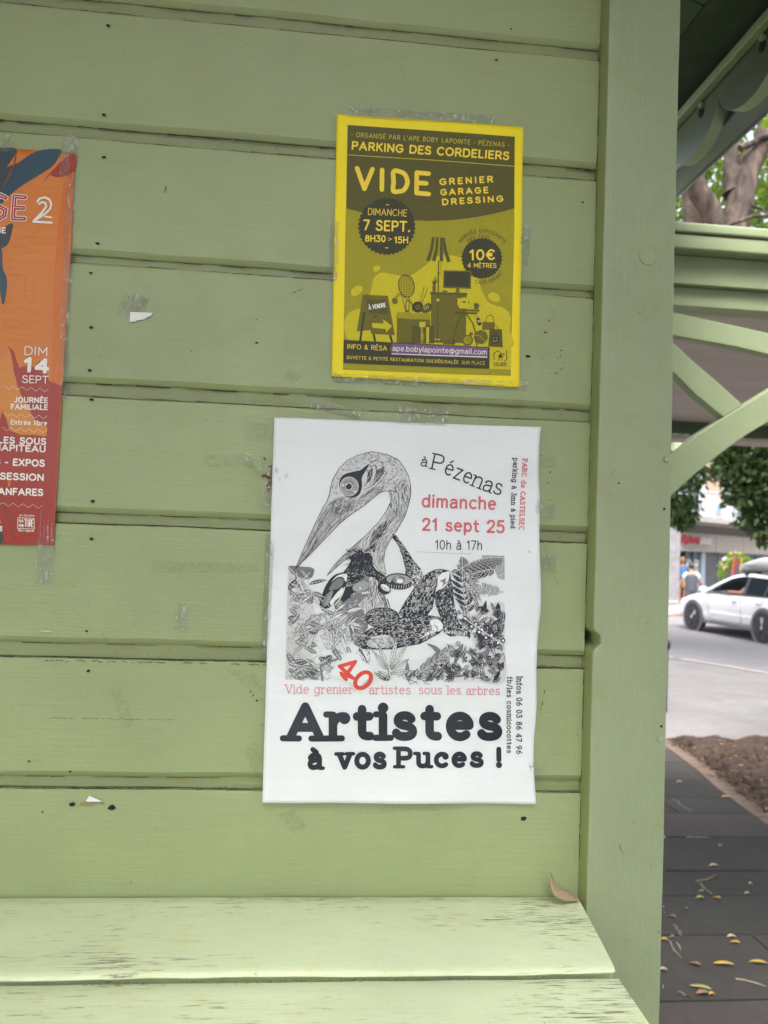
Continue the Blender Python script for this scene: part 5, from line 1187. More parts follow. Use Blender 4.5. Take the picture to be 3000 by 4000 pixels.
# ------------------------------------------------------------------ ground, paving, tree pit, road
def ground_mat(name, col, var, scale, rough=.85, b=.3, bs=40, tint=None):
    m, t, p = mat_base(name, col, rough, .25)
    v = coords(t); a = noise(t, v, scale, 6, .62); s_ = noise(t, v, scale*14, 4, .6); g = noise(t, v, scale*70, 2)
    c = mixc(t, ramp(t, a, [(.28, 0), (.72, 1)]), [x*(1-var) for x in col], [x*(1+var) for x in col])
    c = mixc(t, ramp(t, s_, [(.3, .5), (.7, 0)]), c, [x*.72 for x in col])
    if tint: c = mixc(t, ramp(t, noise(t, v, scale*3, 4), [(.55, 0), (.75, .5)]), c, tint)
    c = mixc(t, ramp(t, g, [(.62, 0), (.74, .35)]), c, [min(1, x*1.7) for x in col])
    t.links.new(c, p.inputs['Base Color']); b1 = bump(t, p, s_, b, .006); bump(t, p, g, b*.6, .002, b1)
    return m
M_GND = ground_mat('plaza_ground', (.185, .172, .170), .20, 1.3, tint=(.105, .088, .078))
M_ROAD = ground_mat('road_asphalt', (.185, .175, .182), .08, .7, b=.2)
o = MB().add([(-300, -300, -.004), (400, -300, -.004), (400, 400, -.004), (-300, 400, -.004)], [(0, 1, 2, 3)]).build('ground', M_GND); tag(o, kind='structure')
# road runs away to the right of the kiosk
def gq(px_, py): 
    v = CM @ Vector(((px_-1500)/FPX, 1, -(py-2000)/FPX)); k = -CZ / v.z; return Vector((v.x*k, v.y*k, 0))
ra, rb_2 = gq(2400, 2536), gq(3600, 2730)
o = MB().add([(rb_2.x, rb_2.y, .002), (14.0, -60, .002), (60, -60, .002), (60, 60, .002), (40, 70, .002), (-20, 17.5, .002), (ra.x - 8, ra.y + 3, .002), (ra.x, ra.y, .002)], [tuple(range(8))]).build('road', M_ROAD); tag(o, kind='structure')
M_LINE = simple('road_marking_paint', (.36, .31, .27), .7, .2, 30)
mk = empty('road_marking', (6.8, 14, .006)); tag(mk, kind='structure')
for a, b in (((2664,2573),(3010,2632)), ((2560,2560),(2632,2569)), ((3010,2632),(3500,2712))):
    A, B_2 = gq(*a), gq(*b); d = (B_2 - A).normalized(); nrm = Vector((-d.y, d.x, 0))*.06; pos_ = Vector((6.8, 14, 0))
    MB().add([A - pos_ + nrm, A - pos_ - nrm, B_2 - pos_ - nrm, B_2 - pos_ + nrm], [(0, 1, 2, 3)]).build('painted_line', M_LINE, mk)
M_KERB = simple('pale_pavement', (.27, .215, .185), .8, .1)
o = MB().add([(-20, 1.12, 0), (40, 44.6, 0), (40, 95, 0), (-20, 60, 0), (-20, 1.12, .06), (40, 44.6, .06), (40, 95, .06), (-20, 60, .06)], [(0,3,2,1),(4,5,6,7),(0,1,5,4),(1,2,6,5),(2,3,7,6),(3,0,4,7)]).build('far_pavement', M_KERB); tag(o, kind='structure')

M_SLAB = []
for i, cc in enumerate([(.048, .043, .038), (.040, .038, .033), (.058, .049, .044), (.036, .035, .030)]): M_SLAB.append(ground_mat('slate_slab_%s' % 'abcd'[i], cc, .16, 3, rough=.9, b=.4, tint=(.06, .048, .04)))
ke_a, ke_b = gq(2608, 2900), gq(3000, 3192); SY = gq(2800, 2893).y
def edge_x(y): return ke_b.x + (y - ke_b.y)*(ke_a.x - ke_b.x)/(ke_a.y - ke_b.y) + .02*math.sin(y*3)
pav = empty('paving', (1.6, 4, 0)); tag(pav, kind='structure')
o = MB().add([(-4, -1, .001), (edge_x(-1), -1, .001), (edge_x(4), 4, .001), (edge_x(SY), SY, .001), (-4, SY, .001)], [(0, 1, 2, 3, 4)]).build('paving_bed', simple('joint_dirt', (.028, .024, .020), .95), pav); o.location = (-1.6, -4, 0)
rowy = [1.2, 1.62, 2.1, 2.6] + [gq(2750, q_).y for q_ in (3920, 3662, 3506, 3409, 3275, 3185, 3124)]
while rowy[-1] < SY - .7: rowy.append(rowy[-1] + .5)
rowy.append(SY)
rp = random.Random(9); nsl = 0
for j in range(len(rowy) - 1):
    ya, yb = rowy[j] + .006, rowy[j+1] - .006; x = -.2 + rp.uniform(-.5, 0)
    while x < 6:
        w = rp.uniform(.7, 1.6); x1 = x + w; lim = (edge_x(ya), edge_x(yb))
        if x > min(lim) - .15: break
        if x1 > min(lim) - .6: x1 = 99
        xa, xb = min(x1 - .006, lim[0] - .11), min(x1 - .006, lim[1] - .11)
        if x > .1 or x1 > .4:
            dz = [.012 + rp.uniform(-.0025, .0025) for _ in range(4)]
            c0 = [(x, ya), (xa, ya), (xb, yb), (x, yb)]
            if xa > x + .05 and xb > x + .05:
                vs = [(a - 1.6, b_ - 4, -.01) for a, b_ in c0] + [(a - 1.6, b_ - 4, z) for (a, b_), z in zip(c0, dz)]
                MB().add(vs, [(4,5,6,7),(0,1,5,4),(1,2,6,5),(2,3,7,6),(3,0,4,7)]).build('paving_slab', M_SLAB[rp.randrange(4)], pav, bevel=.003); nsl += 1
        x = x1
# kerb stones beside the tree pit
M_KS = ground_mat('kerb_stone_brown', (.15, .108, .085), .2, 6, b=.4)
y = 5.0
y = ke_b.y - .6
while y < SY - .05:
    l = rp.uniform(.42, .7); y1 = min(SY, y + l); m = MB()
    ks = [(edge_x(y) - .10, y + .006), (edge_x(y) + .025 + rp.uniform(-.015, .015), y + .006), (edge_x(y1) + .025 + rp.uniform(-.015, .015), y1 - .006), (edge_x(y1) - .10, y1 - .006)]
    vs = [(a - 1.6, b_ - 4, -.05) for a, b_ in ks] + [(a - 1.6, b_ - 4, .02 + rp.uniform(-.003, .003)) for a, b_ in ks]
    m.add(vs, [(4,5,6,7),(0,1,5,4),(1,2,6,5),(2,3,7,6),(3,0,4,7)]).build('kerb_stone', M_KS, pav, bevel=.006); y = y1
# soil with litter
M_SOIL = ground_mat('bare_soil', (.050, .032, .023), .45, 5, b=1.0, tint=(.11, .072, .05))
vs = []; fs = []; nx, ny = 46, 50
for j in range(ny + 1):
    for i in range(nx + 1):
        y = 3.0 + (SY - 3.02)*j/ny; x0 = edge_x(y) + .01; x = x0 + 3.4*(i/nx)**1.3
        d = min(1, (x - x0)/.3); vs.append((x, y, .012 + d*(.034 + .014*math.sin(x*7 + y*5) + .012*math.sin(x*17 - y*13) + rp.uniform(-.012, .012))))
for j in range(ny):
    for i in range(nx): a = j*(nx+1)+i; fs.append((a, a+1, a+nx+2, a+nx+1))
o = MB().add(vs, fs).build('soil_bed', M_SOIL, smooth=True, angle=60); tag(o, kind='structure')
m = [MB(), MB(), MB()]
for k in range(2600):
    y = rp.uniform(4.6, SY - .05); x = edge_x(y) + abs(rp.gauss(0, .5)) if rp.random() < .75 else edge_x(y) + rp.gauss(.02, .04)
    l = rp.uniform(.006, .03); a = rp.uniform(0, 6.28); z = .01 + min(1, max(0, (x - edge_x(y)))/.3)*.03 + rp.uniform(0, .02)
    c_, s_ = math.cos(a)*l, math.sin(a)*l; w = rp.uniform(.25, .7)
    rp.choice(m[:2] if rp.random() < .93 else m[2:]).add([(x - c_, y - s_, z), (x + s_*w*.5, y - c_*w*.5, z + .005), (x + c_, y + s_, z + rp.uniform(-.004, .008)), (x - s_*w*.5, y + c_*w*.5, z + .004)], [(0, 1, 2, 3)])
for mb_, cc, nm in zip(m, ((.05, .032, .022), (.13, .08, .05), (.50, .38, .20)), ('dark_litter', 'brown_litter', 'pale_litter')):
    o = mb_.build('soil_litter', simple(nm, cc, .9, .3, 30, 0)); tag(o, kind='stuff')

m = MB()
for k in range(420):      # clods
    y = rp.uniform(4.6, SY - .12); x = edge_x(y) + .06 + rp.uniform(0, 1.6)**1.2; r = rp.uniform(.012, .05); z = .04
    pts_ = [(x + r*math.cos(a)*rp.uniform(.6, 1.1), y + r*math.sin(a)*rp.uniform(.6, 1.1), z - .01) for a in [i*math.pi/3 for i in range(6)]] + [(x + r*.5*math.cos(a)*rp.uniform(.6, 1.1), y + r*.5*math.sin(a)*rp.uniform(.6, 1.1), z + r*rp.uniform(.35, .7)) for a in [i*math.pi/3 for i in range(6)]]
    m.add(pts_, [(i, (i+1) % 6, 6+(i+1) % 6, 6+i) for i in range(6)] + [(6,7,8,9,10,11)])
o = m.build('soil_clods', M_SOIL, smooth=True, angle=50); tag(o, kind='stuff')
# fallen leaves and twigs on the paving (photo position, colour, length, direction)
LM = {'yellow': simple('yellow_leaf', (.62, .40, .07), .6, .3, 60, 0), 'brown': simple('brown_leaf', (.30, .17, .10), .7, .3, 60, 0), 'green': simple('green_yellow_leaf', (.36, .38, .10), .6, .3, 60, 0), 'pale': simple('pale_leaf', (.55, .46, .32), .7, .2, 60, 0)}
def ground_leaf(px_, py, kind, L, ang, label, w=.36):
    g = gq(px_, py); n = 7; vs = []; fs = []
    for i in range(n):
        u = i/(n-1); ww = L*w*.5*math.sin(math.pi*(.04 + .92*u))**.8; x = (u - .5)*L; z = .018 + .012*math.sin(u*3.0 + ang)*.6 + .004
        for s_ in (-1, 0, 1): vs.append((x*math.cos(ang) - s_*ww*math.sin(ang), x*math.sin(ang) + s_*ww*math.cos(ang), z - (.006 if s_ == 0 else 0)*w*2))
    fs = [(3*i+j, 3*i+j+1, 3*i+j+4, 3*i+j+3) for i in range(n-1) for j in (0, 1)]
    o = MB().add(vs, fs).build('fallen_leaf', LM[kind], smooth=True, angle=80); o.location = (g.x, g.y, 0)
    sm = o.modifiers.new('t', 'SOLIDIFY'); sm.thickness = .0006
    return tag(o, label, 'leaf', 'fallen leaves on the paving')
def R7(x, y): return 2500 + x*.5423, 2800 + y*.5423
for (x, y, k, L, a, lab) in [(620,597,'yellow',.085,.0,'flat yellow leaf lying alone on the slab nearest the tree bed'), (432,1333,'green',.052,.05,'slim green leaf on the joint of the middle slabs'), (437,1283,'pale',.03,-1,'tiny pale leaf just above the slim green one'),
        (552,1332,'yellow',.05,-1.0,'orange and yellow leaf pair beside the slim green leaf'), (332,1408,'yellow',.042,1.3,'small folded yellow leaf on the dark slab'), (230,1468,'brown',.045,-.9,'small tan leaf near the post on the dark slab'),
        (168,1638,'yellow',.045,-.6,'yellow leaf half hidden behind the corner post'), (658,1617,'pale',.05,0,'pale leaf on the joint at the right'), (682,1658,'yellow',.05,-.6,'yellow curled leaf just below the pale one at the right'),
        (395,1812,'brown',.062,-1.0,'reddish brown curled leaf on the near slab'), (602,1815,'yellow',.098,-.25,'long narrow yellow leaf on the near slab'), (850,1803,'yellow',.083,-.35,'bright yellow oval leaf at the right edge'),
        (432,1985,'green',.095,-.6,'yellow green leaf lowest but one on the paving'), (452,2027,'brown',.07,.1,'dull brown leaf touching the yellow green one'), (517,2036,'yellow',.032,.1,'very small yellow leaf lowest on the paving'),
        (160,1857,'pale',.045,-.4,'pale leaf tip beside the corner post'), (530,1098,'pale',.06,-.1,'thin pale leaf with a long stalk on the far slab'), (225,1615,'pale',.025,-.9,'small cream leaf on the joint near the post'), (795,1228,'pale',.02,0,'white petal at the right of the middle slabs'), (768,1300,'pale',.028,-.3,'white petal on the joint at the right'),
        (578,954,'pale',.03,.2,'whitish petal on the far slab'), (283,488,'pale',.05,-.2,'white scrap of petal on the far slab'), (890,607,'pale',.06,0,'cream leaf on the kerb of the tree bed'), (905,625,'yellow',.07,0,'yellow leaf on the kerb of the tree bed')]:
    g = R7(x, y); ground_leaf(g[0], g[1], k, L*.86, a, lab, .28 if L > .08 else .45)
def twig(ps, label, r=.0018, mat=None):
    q_ = [gq(*R7(*p_)) for p_ in ps]; c = q_[0]; m = MB().tube([(p_ - c) + Vector((0, 0, .016)) for p_ in q_], [r]*(len(q_)-1) + [r*.4], 6)
    o = m.build('twig', mat or LM['pale'], smooth=True); o.location = (c.x, c.y, 0); tag(o, label, 'twig')
twig([(690,1915),(760,1925),(840,1947),(910,1970)], 'thin pale twig with a fork lying at the lower right')
twig([(215,1640),(240,1700),(298,1762)], 'thin curved twig near the post', .0012); twig([(265,1652),(285,1680),(295,1708)], 'short grey twig near the post', .0016); twig([(410,1200),(480,1195),(545,1160)], 'dark crooked twig on the middle slab', .004, M_DEB)
for x0_, y0_, x1_, y1_ in ((240,600,360,700),(400,1195,510,1290),(235,1520,300,1590),(160,1810,320,2030)):
    pass
M_WEED = simple('pale_joint_fill', (.14, .125, .09), .9)
cr = MB()
for (a, b, w) in (((240,602),(370,702),.018),((400,1200),(515,1295),.016),((235,1520),(300,1590),.016),((290,2000),(350,2060),.02),((330,880),(510,890),.03)):
    A, B_2 = gq(*R7(*a)), gq(*R7(*b)); n = 10
    pt = [A.lerp(B_2, i/n) + Vector((rp.gauss(0, .006), rp.gauss(0, .006), 0)) for i in range(n+1)]; d = (B_2-A).normalized(); nr = Vector((-d.y, d.x, 0))
    for p_, q_ in zip(pt, pt[1:]): cr.add([p_ + nr*w*rp.uniform(.2, .5) + Vector((0,0,.0155)), p_ - nr*w*rp.uniform(.2, .5) + Vector((0,0,.0155)), q_ - nr*w*rp.uniform(.2, .5) + Vector((0,0,.0155)), q_ + nr*w*rp.uniform(.2, .5) + Vector((0,0,.0155))], [(0,1,2,3)])
o = cr.build('joint_moss', M_WEED, pav); o.location = (-1.6, -4, 0); tag(o, kind='stuff')

# ------------------------------------------------------------------ trees
def leaf_mat(name, col, trans=.45):
    m = bpy.data.materials.new(name); m.use_nodes = True; t = m.node_tree; t.nodes.clear()
    ou = N(t, 'OutputMaterial'); p = N(t, 'BsdfPrincipled'); p.inputs['Roughness'].default_value = .5; tl = N(t, 'BsdfTranslucent'); mx = N(t, 'MixShader'); mx.inputs[0].default_value = trans
    v = coords(t); n1 = noise(t, v, 1.3, 3); n2 = noise(t, v, 11, 2); 
    c = mixc(t, ramp(t, n1, [(.35, 0), (.65, 1)]), [x*.72 for x in col], col); c = mixc(t, ramp(t, n2, [(.5, 0), (.75, .8)]), c, (min(1, col[0]*2.0), col[1]*1.45, col[2]*.9))
    t.links.new(c, p.inputs['Base Color']); c2 = mixc(t, 1.0, c, (1.35, 1.5, .6), 'MULTIPLY'); t.links.new(c2, tl.inputs['Color'])
    t.links.new(p.outputs[0], mx.inputs[1]); t.links.new(tl.outputs[0], mx.inputs[2]); t.links.new(mx.outputs[0], ou.inputs[0]); return m
M_LEAF = leaf_mat('hackberry_leaf', (.11, .17, .03), .6); M_LEAF2 = leaf_mat('dark_tree_leaf', (.045, .085, .022), .35)
M_BARK, t, p = mat_base('flaky_bark', (.20, .145, .115), .85)
v = coords(t, (1, 1, .35)); nb = noise(t, v, 7, 6, .65, .4)
t.links.new(ramp(t, nb, [(.36, (.014, .010, .009)), (.5, (.05, .034, .027)), (.66, (.14, .095, .07))]), p.inputs['Base Color']); bump(t, p, nb, 1.0, .03)
def foliage(mb, c, r, n, size, rng, sq=(1, 1, 1), droop=0.0):
    for _ in range(n):
        while True:
            d = Vector((rng.uniform(-1, 1), rng.uniform(-1, 1), rng.uniform(-1, 1)))
            if d.length < 1: break
        p_ = Vector(c) + Vector((d.x*r*sq[0], d.y*r*sq[1], d.z*r*sq[2]))
        a = Vector((rng.gauss(0, 1), rng.gauss(0, 1), rng.gauss(-droop, .8))).normalized(); b = a.orthogonal().normalized(); b.rotate(Matrix.Rotation(rng.uniform(0, 6.28), 3, a)); s_ = size*rng.uniform(.6, 1.3)
        mb.add([p_, p_ + a*s_*.45 + b*s_*.24, p_ + a*s_ + b.cross(a)*s_*.12, p_ + a*s_*.45 - b*s_*.24], [(0, 1, 2, 3)])
rt2 = random.Random(17)
# leaning multi-stemmed tree beyond the canopy
tree = empty('leaning_tree', (4.6, 7.0, 0), label='leaning tree with flaky brown bark and forked stems above the canopy', cat='tree')
def tpos(o): o.location = (-4.6, -7.0, 0); return o
Yt = 7.2
def wob(pts, Y0, Y1, rads, name='stem'):
    ps = []; n = len(pts)
    for i, (x, y) in enumerate(pts): ps.append(at(x, y, Y0 + (Y1-Y0)*i/(n-1)))
    out = []; rr = []
    for i in range(n-1):
        for k in range(5): u = k/5; out.append(ps[i].lerp(ps[i+1], u) + Vector((rt2.gauss(0, .008), 0, 0))); rr.append((rads[i] + (rads[i+1]-rads[i])*u)*rt2.uniform(.94, 1.07))
    out.append(ps[-1]); rr.append(rads[-1]); return tpos(MB().tube(out, rr, 14, jit=.05, rng=rt2).build(name, M_BARK, tree, smooth=True, angle=80))
wob([(3300,2950),(3280,2300),(3220,1800),(3010,1300),(2850,980)], 7.0, 7.15, [.34, .30, .27, .25, .22], 'trunk')
wob([(2830,1010),(2790,850),(2720,730),(2690,600),(2700,480),(2690,300)], 7.1, 7.0, [.12, .095, .095, .088, .08, .065])
wob([(2740,1010),(2712,900),(2700,800),(2690,700),(2660,620),(2600,500)], 7.25, 7.5, [.085, .08, .076, .07, .06, .05])
wob([(2860,1010),(2880,850),(2905,720),(2960,580),(3060,440),(3150,300)], 7.1, 7.3, [.15, .12, .11, .10, .09, .07])
wob([(2870,760),(2862,660),(2868,560),(2860,420)], 7.2, 7.4, [.10, .085, .07, .06])
wob([(2800,900),(2870,870),(2940,845),(3080,835)], 6.8, 6.9, [.022, .018, .016, .012], 'branch'); wob([(2720,960),(2760,925),(2830,900)], 6.9, 6.9, [.03, .018, .012], 'branch')
wob([(2890,580),(2935,560),(2975,535),(3030,520)], 7.1, 7.1, [.035, .03, .028, .02], 'branch'); wob([(2945,560),(2960,500),(2965,440)], 7.1, 7.1, [.012, .01, .008], 'branch'); wob([(2930,800),(2970,815),(3010,840)], 7, 7, [.014, .012, .01], 'branch')
cr_ = MB()
for k in range(46):
    x, y = rt2.uniform(2560, 3350), rt2.uniform(250, 1000); Y = rt2.uniform(7.9, 11.0)
    foliage(cr_, at(x, y, Y), rt2.uniform(.35, .8), 120, .11, rt2, (1, 1, .7), .3)
for k in range(60):
    c = Vector((4.9 + rt2.gauss(0, 2.0), 7.8 + rt2.gauss(0, 1.8), rt2.uniform(5.4, 9.0))); foliage(cr_, c, rt2.uniform(.6, 1.1), 150, .13, rt2)
tpos(cr_.build('crown', M_LEAF, tree))
def big_tree(x, y, h, tr, crown, seed, label, mat, dens=170, size=.16, extra=None):
    r = random.Random(seed); e = empty('street_tree', (x, y, 0), label=label, cat='tree', group='street trees beyond the plaza')
    pts = [Vector((r.gauss(0, .06)*i, r.gauss(0, .06)*i, h*i/6)) for i in range(7)]
    MB().tube(pts, [tr*(1.15 - .1*i) for i in range(7)], 12, jit=.05, rng=r).build('trunk', M_BARK, e, smooth=True, angle=80)
    top = pts[-1]
    for k in range(7):
        a = k*.9 + r.uniform(-.3, .3); q_ = [top*.92 + Vector((math.cos(a), math.sin(a), .8))*l*crown*.22 for l in (0, 1, 2, 3)]
        MB().tube(q_, [tr*.55, tr*.4, tr*.25, tr*.1], 8).build('limb', M_BARK, e, smooth=True, angle=80)
    m = MB()
    for k in range(70):
        d = Vector((r.gauss(0, .42), r.gauss(0, .42), r.gauss(.35, .33)))
        foliage(m, top + d*crown, r.uniform(.12, .26)*crown, dens, size, r, droop=.4)
    for (px_, py, Y, rr, n) in (extra or []):
        c = at(px_, py, Y) - Vector((x, y, 0)); foliage(m, c, rr, n, size*.85, r, (1, 1, .75), .9)
    m.build('crown', mat, e)
    return e
big_tree(5.8, 16.0, 4.6, .22, 3.0, 3, 'dense dark green street tree mostly hidden behind the corner post', M_LEAF2, extra=[(2655,1990,14.5,.42,420),(2640,1900,14.5,.5,420),(2700,1850,14.6,.4,260),(2660,2020,14.5,.3,200),(2620,1750,14.5,.5,300)])
ex_ = []
for (px_, py, rr, n) in [(2950,1700,.55,420),(2880,1760,.5,380),(2980,1800,.5,420),(2850,1830,.35,260),(2910,1860,.42,380),(2960,1920,.42,420),(2890,1930,.3,260),(3000,1980,.35,330),(2940,2010,.22,150),(2905,2030,.15,70),(2975,2070,.18,110),(3050,1850,.6,400),(3040,2010,.4,250),(2830,1700,.3,180),(3000,2090,.2,110),(2900,1650,.5,300),(2820,1770,.22,90)]: ex_.append((px_, py, 12.4, rr, n))
big_tree(9.2, 12.6, 4.4, .24, 3.2, 5, 'large street tree hanging leafy branches over the shop front at the right', M_LEAF2, extra=ex_)
for i, (x, y, lab) in enumerate([(17, 22, 'tall bushy tree behind the white car farther along the street'), (25, 40, 'distant round tree past the shops'), (3, 36, 'distant tree straight beyond the kiosk'), (-9, 30, 'distant tree to the left beyond the kiosk')]):
    big_tree(x, y, 4.5, .25, 3.6, 30 + i, lab, M_LEAF, dens=90, size=.26)

for i, (x, y, h, cr_s, dn, lab) in enumerate([(-9.5, -9, 3.6, 3.4, 60, 'unseen tree added behind the camera to block low sky, left of the bench'), (8.5, -10, 3.6, 3.4, 60, 'unseen tree added far right behind the camera to block low sky'), (-14, -3, 3.6, 3.4, 60, 'unseen tree added beyond the left end of the kiosk to block low sky'),
        (-3.4, -4.6, 4.6, 4.4, 70, 'unseen wide tree added behind the camera to shade the bench from the left'), (2.8, -5.2, 4.6, 4.4, 70, 'unseen wide tree added behind the camera to shade the bench from the right')]):
    big_tree(x, y, h, .28, cr_s, 60 + i, lab, M_LEAF2, dens=dn, size=.40)  # unseen trees added behind the camera to cut the light on the kiosk
# ------------------------------------------------------------------ shop building across the street
FO = Vector((14.12, 30.0, 0)); FE = Vector((.81, .587, 0)).normalized(); FN = Vector((FE.y, -FE.x, 0))
FM = Matrix(((FE.x, FN.x, 0, FO.x), (FE.y, FN.y, 0, FO.y), (0, 0, 1, 0), (0, 0, 0, 1)))   # local: t along, d towards the street, z
bld = empty('shop_building', tuple(FO), label='shop building with beige sign band, grey marble pillar and a balcony above', cat='building')
bld.rotation_euler = (0, 0, math.atan2(FE.y, FE.x))
def fb(name, t0, t1, d0, d1, z0, z1, mat, parent=None, bev=0):
    return MB().box((t0, -d1, z0), (t1, -d0, z1)).build(name, mat, parent or bld, bevel=bev)
M_MARB, t, p = mat_base('grey_marble', (.27, .26, .28), .4); t.links.new(ramp(t, noise(t, coords(t), 2.5, 7, .7, 1.2), [(.3, (.17, .165, .18)), (.55, (.26, .255, .27)), (.75, (.34, .335, .35))]), p.inputs['Base Color'])
M_BEIGE = simple('beige_panel', (.33, .31, .275), .6, .05, 3, .05); M_GREYP = simple('taupe_panel', (.16, .15, .145), .6, .06, 3, .05); M_DARK = simple('dark_shop_interior', (.018, .024, .028), .7, .2, 3, 0)
M_PEACH = simple('peach_render', (.36, .26, .19), .85, .08, 2, .2); M_CONC = simple('pale_concrete', (.30, .285, .27), .8, .08, 3, .2); M_WHITE = simple('white_joinery', (.46, .47, .50), .5, .05, 5, 0); M_CHAR = simple('charcoal_panel', (.05, .055, .065), .45, .1, 3, 0)
M_GLS, t, p = mat_base('shop_glass', (.10, .14, .17), .06, .8)
fb('pillar', -1.35, -.12, 0, .38, .14, 3.28, M_MARB, bev=.01); fb('pillar_base', -1.4, 0, 0, .5, .10, .16, M_WHITE); fb('pillar_edge', -.05, -.01, .02, .2, .1, 3.1, M_GREYP)
fb('back_wall', -1.3, 14, -3, -2.6, .1, 3.1, M_DARK); fb('shop_floor', -.05, 14, -2.6, 0, .1, .16, M_GREYP); fb('shop_ceiling', -.05, 14, -2.6, -.06, 2.35, 2.4, M_DARK)
ts = [0, 3.25, 5.74, 8.25, 10.8, 13.3]
for a, b in zip(ts, ts[1:]):
    fb('sign_panel', a + .015, b - .015, -.05, .10, 2.10, 2.76, M_BEIGE, bev=.004); fb('upper_panel', a + .02, b - .02, -.1, -.0, 2.78, 3.13, M_GREYP, bev=.004)
fb('sign_band_back', 0, 13.3, -.2, -.11, 2.0, 3.15, M_GREYP); fb('band_lip', 0, 13.3, -.05, .14, 2.06, 2.095, M_BEIGE); fb('band_top_lip', 0, 13.3, -.05, .14, 2.765, 2.79, M_BEIGE)
fb('balcony_slab', -.1, 13.5, -.1, 1.15, 3.16, 3.34, M_CONC, bev=.01)
fb('door_frame', 1.05, 1.12, -.1, -.02, .16, 2.06, M_CHAR); fb('door_frame', .02, .08, -.1, -.02, .16, 2.06, M_CHAR)
pn = fb('display_window', 1.16, 2.42, -.14, -.12, .25, 2.04, M_GLS); fb('window_post', 2.30, 2.60, -.1, .0, .16, 2.06, simple('steel_blue_frame', (.24, .30, .34), .5, .05)); fb('window_post', 1.66, 1.74, -.1, -.03, .16, 2.06, M_CHAR)
M_CARD = simple('listing_card_paper', (.66, .66, .64), .5, .08, 6, 0); M_PIC = simple('listing_photo', (.22, .25, .26), .5, .5, 9, 0)
for c0 in (1.20, 1.80):
    for r_ in range(6):
        z = 1.72 - r_*.29; cd_ = fb('listing_card', c0, c0 + .42, -.11, -.10, z - .24, z, M_CARD); MB().box((c0 + .05, .095, z - .14), (c0 + .37, .099, z - .02)).build('listing_photo', M_PIC, cd_)
fb('dark_shopfront', 2.62, 7.2, -.12, -.06, .16, 2.05, M_CHAR); fb('dark_shopfront', 7.3, 13.3, -.12, -.06, .16, 2.05, M_GLS)
for tt in (3.8, 5.0, 6.2): fb('shopfront_mullion', tt, tt + .05, -.06, -.02, .16, 2.05, M_GREYP)
# shop sign
sg = empty('shop_sign', tuple(FM @ Vector((1.5, .14, 2.45))), label='shop sign lettering in red and white above the open shop door', cat='sign'); sg.rotation_euler = bld.rotation_euler
M_RL = simple('sign_red', (.42, .03, .05), .4, .05, 5, 0); M_WL = simple('sign_white', (.6, .6, .6), .4, .02, 5, 0)
def sign_text(string, x0, x1, z, h, pen, mat, name):
    adv = []; x = 0
    for ch in string: adv.append(x); x += G[ch][0] + .16
    kx = (x1 - x0)/(x - .16); mb = MB()
    for ch, ax in zip(string, adv):
        for st in GP[ch]:
            if st[0][0] == 'dot': pts = [(x0 + (ax + st[0][1])*kx - .01, z + st[0][2]*h), (x0 + (ax + st[0][1])*kx + .01, z + st[0][2]*h)]
            else: pts = [(x0 + (ax + a)*kx, z + b*h) for a, b in st]
            for a, b in zip(pts, pts[1:]):
                d = math.dist(a, b)
                if d < 1e-5: continue
                dx, dz = (b[0]-a[0])/d*pen/2, (b[1]-a[1])/d*pen/2
                q_ = [(a[0]-dx*.6-dz, a[1]-dz*.6+dx), (a[0]-dx*.6+dz, a[1]-dz*.6-dx), (b[0]+dx*.6+dz, b[1]+dz*.6-dx), (b[0]+dx*.6-dz, b[1]+dz*.6+dx)]
                rr_ = rt2.uniform(0, .008); vs = [(u, -.05 - rr_, w) for u, w in q_] + [(u, 0, w) for u, w in q_]
                mb.add(vs, [(0,1,2,3),(0,4,5,1),(1,5,6,2),(2,6,7,3),(3,7,4,0)])
    return mb.build(name, mat, sg)
sign_text('stéphane', -1.22, .26, -.05, .27, .052, M_RL, 'red_lettering'); sign_text('plaza', .33, 1.16, -.05, .27, .046, M_WL, 'white_lettering')
MB().box((-.9, -.04, -.235), (1.12, 0, -.185)).build('sign_rail', M_CONC, sg)
# upper floor
fb('upper_wall', -9, 13.5, -.6, -.4, 3.34, 10.0, M_PEACH); fb('upper_wall_left', -9, -1.4, -.4, .0, 0, 10.0, simple('pale_grey_render', (.33, .315, .315), .85, .08, 2, .2))
def french(tc, w, z0, z1, par):
    f = fb('window', tc - w/2, tc + w/2, -.4, -.34, z0, z1, M_WHITE); 
    for s_ in (-1, 1): MB().box((tc + s_*w*.25 - w*.2, .332, z0 + .12), (tc + s_*w*.25 + w*.2, .339, z1 - .1)).build('pane', M_GLS, f)
    for s_ in (-1, 1): fb('shutter', tc + s_*(w/2 + .3) - .27, tc + s_*(w/2 + .3) + .27, -.4, -.35, z0, z1, simple('pale_shutter_%d' % int(tc*10 + s_), (.40, .42, .46), .6, .05), bev=.004)
for tc in (2.1, 6.0, 9.8): french(tc, 1.1, 3.4, 5.6, bld)
for tc in (2.1, 6.0, 9.8): french(tc, 1.1, 6.6, 8.6, bld)
rl = empty('balcony_railing', tuple(FM @ Vector((0, 0, 3.34))), label='white metal balcony railing with thin vertical bars above the shop', cat='railing'); rl.rotation_euler = bld.rotation_euler
MB().box((-.05, -1.10, .98), (8.0, -1.05, 1.03)).build('handrail', M_WHITE, rl); MB().box((-.05, -1.09, .06), (8.0, -1.06, .09)).build('bottom_rail', M_WHITE, rl)
me0 = None
for k in range(66):
    if me0 is None: ob = MB().box((-.011, -1.086, .09), (.011, -1.064, .98)).build('baluster', M_WHITE, rl); me0 = ob.data
    else: ob = link('baluster', me0, rl)
    ob.location = (k*.121, 0, 0)
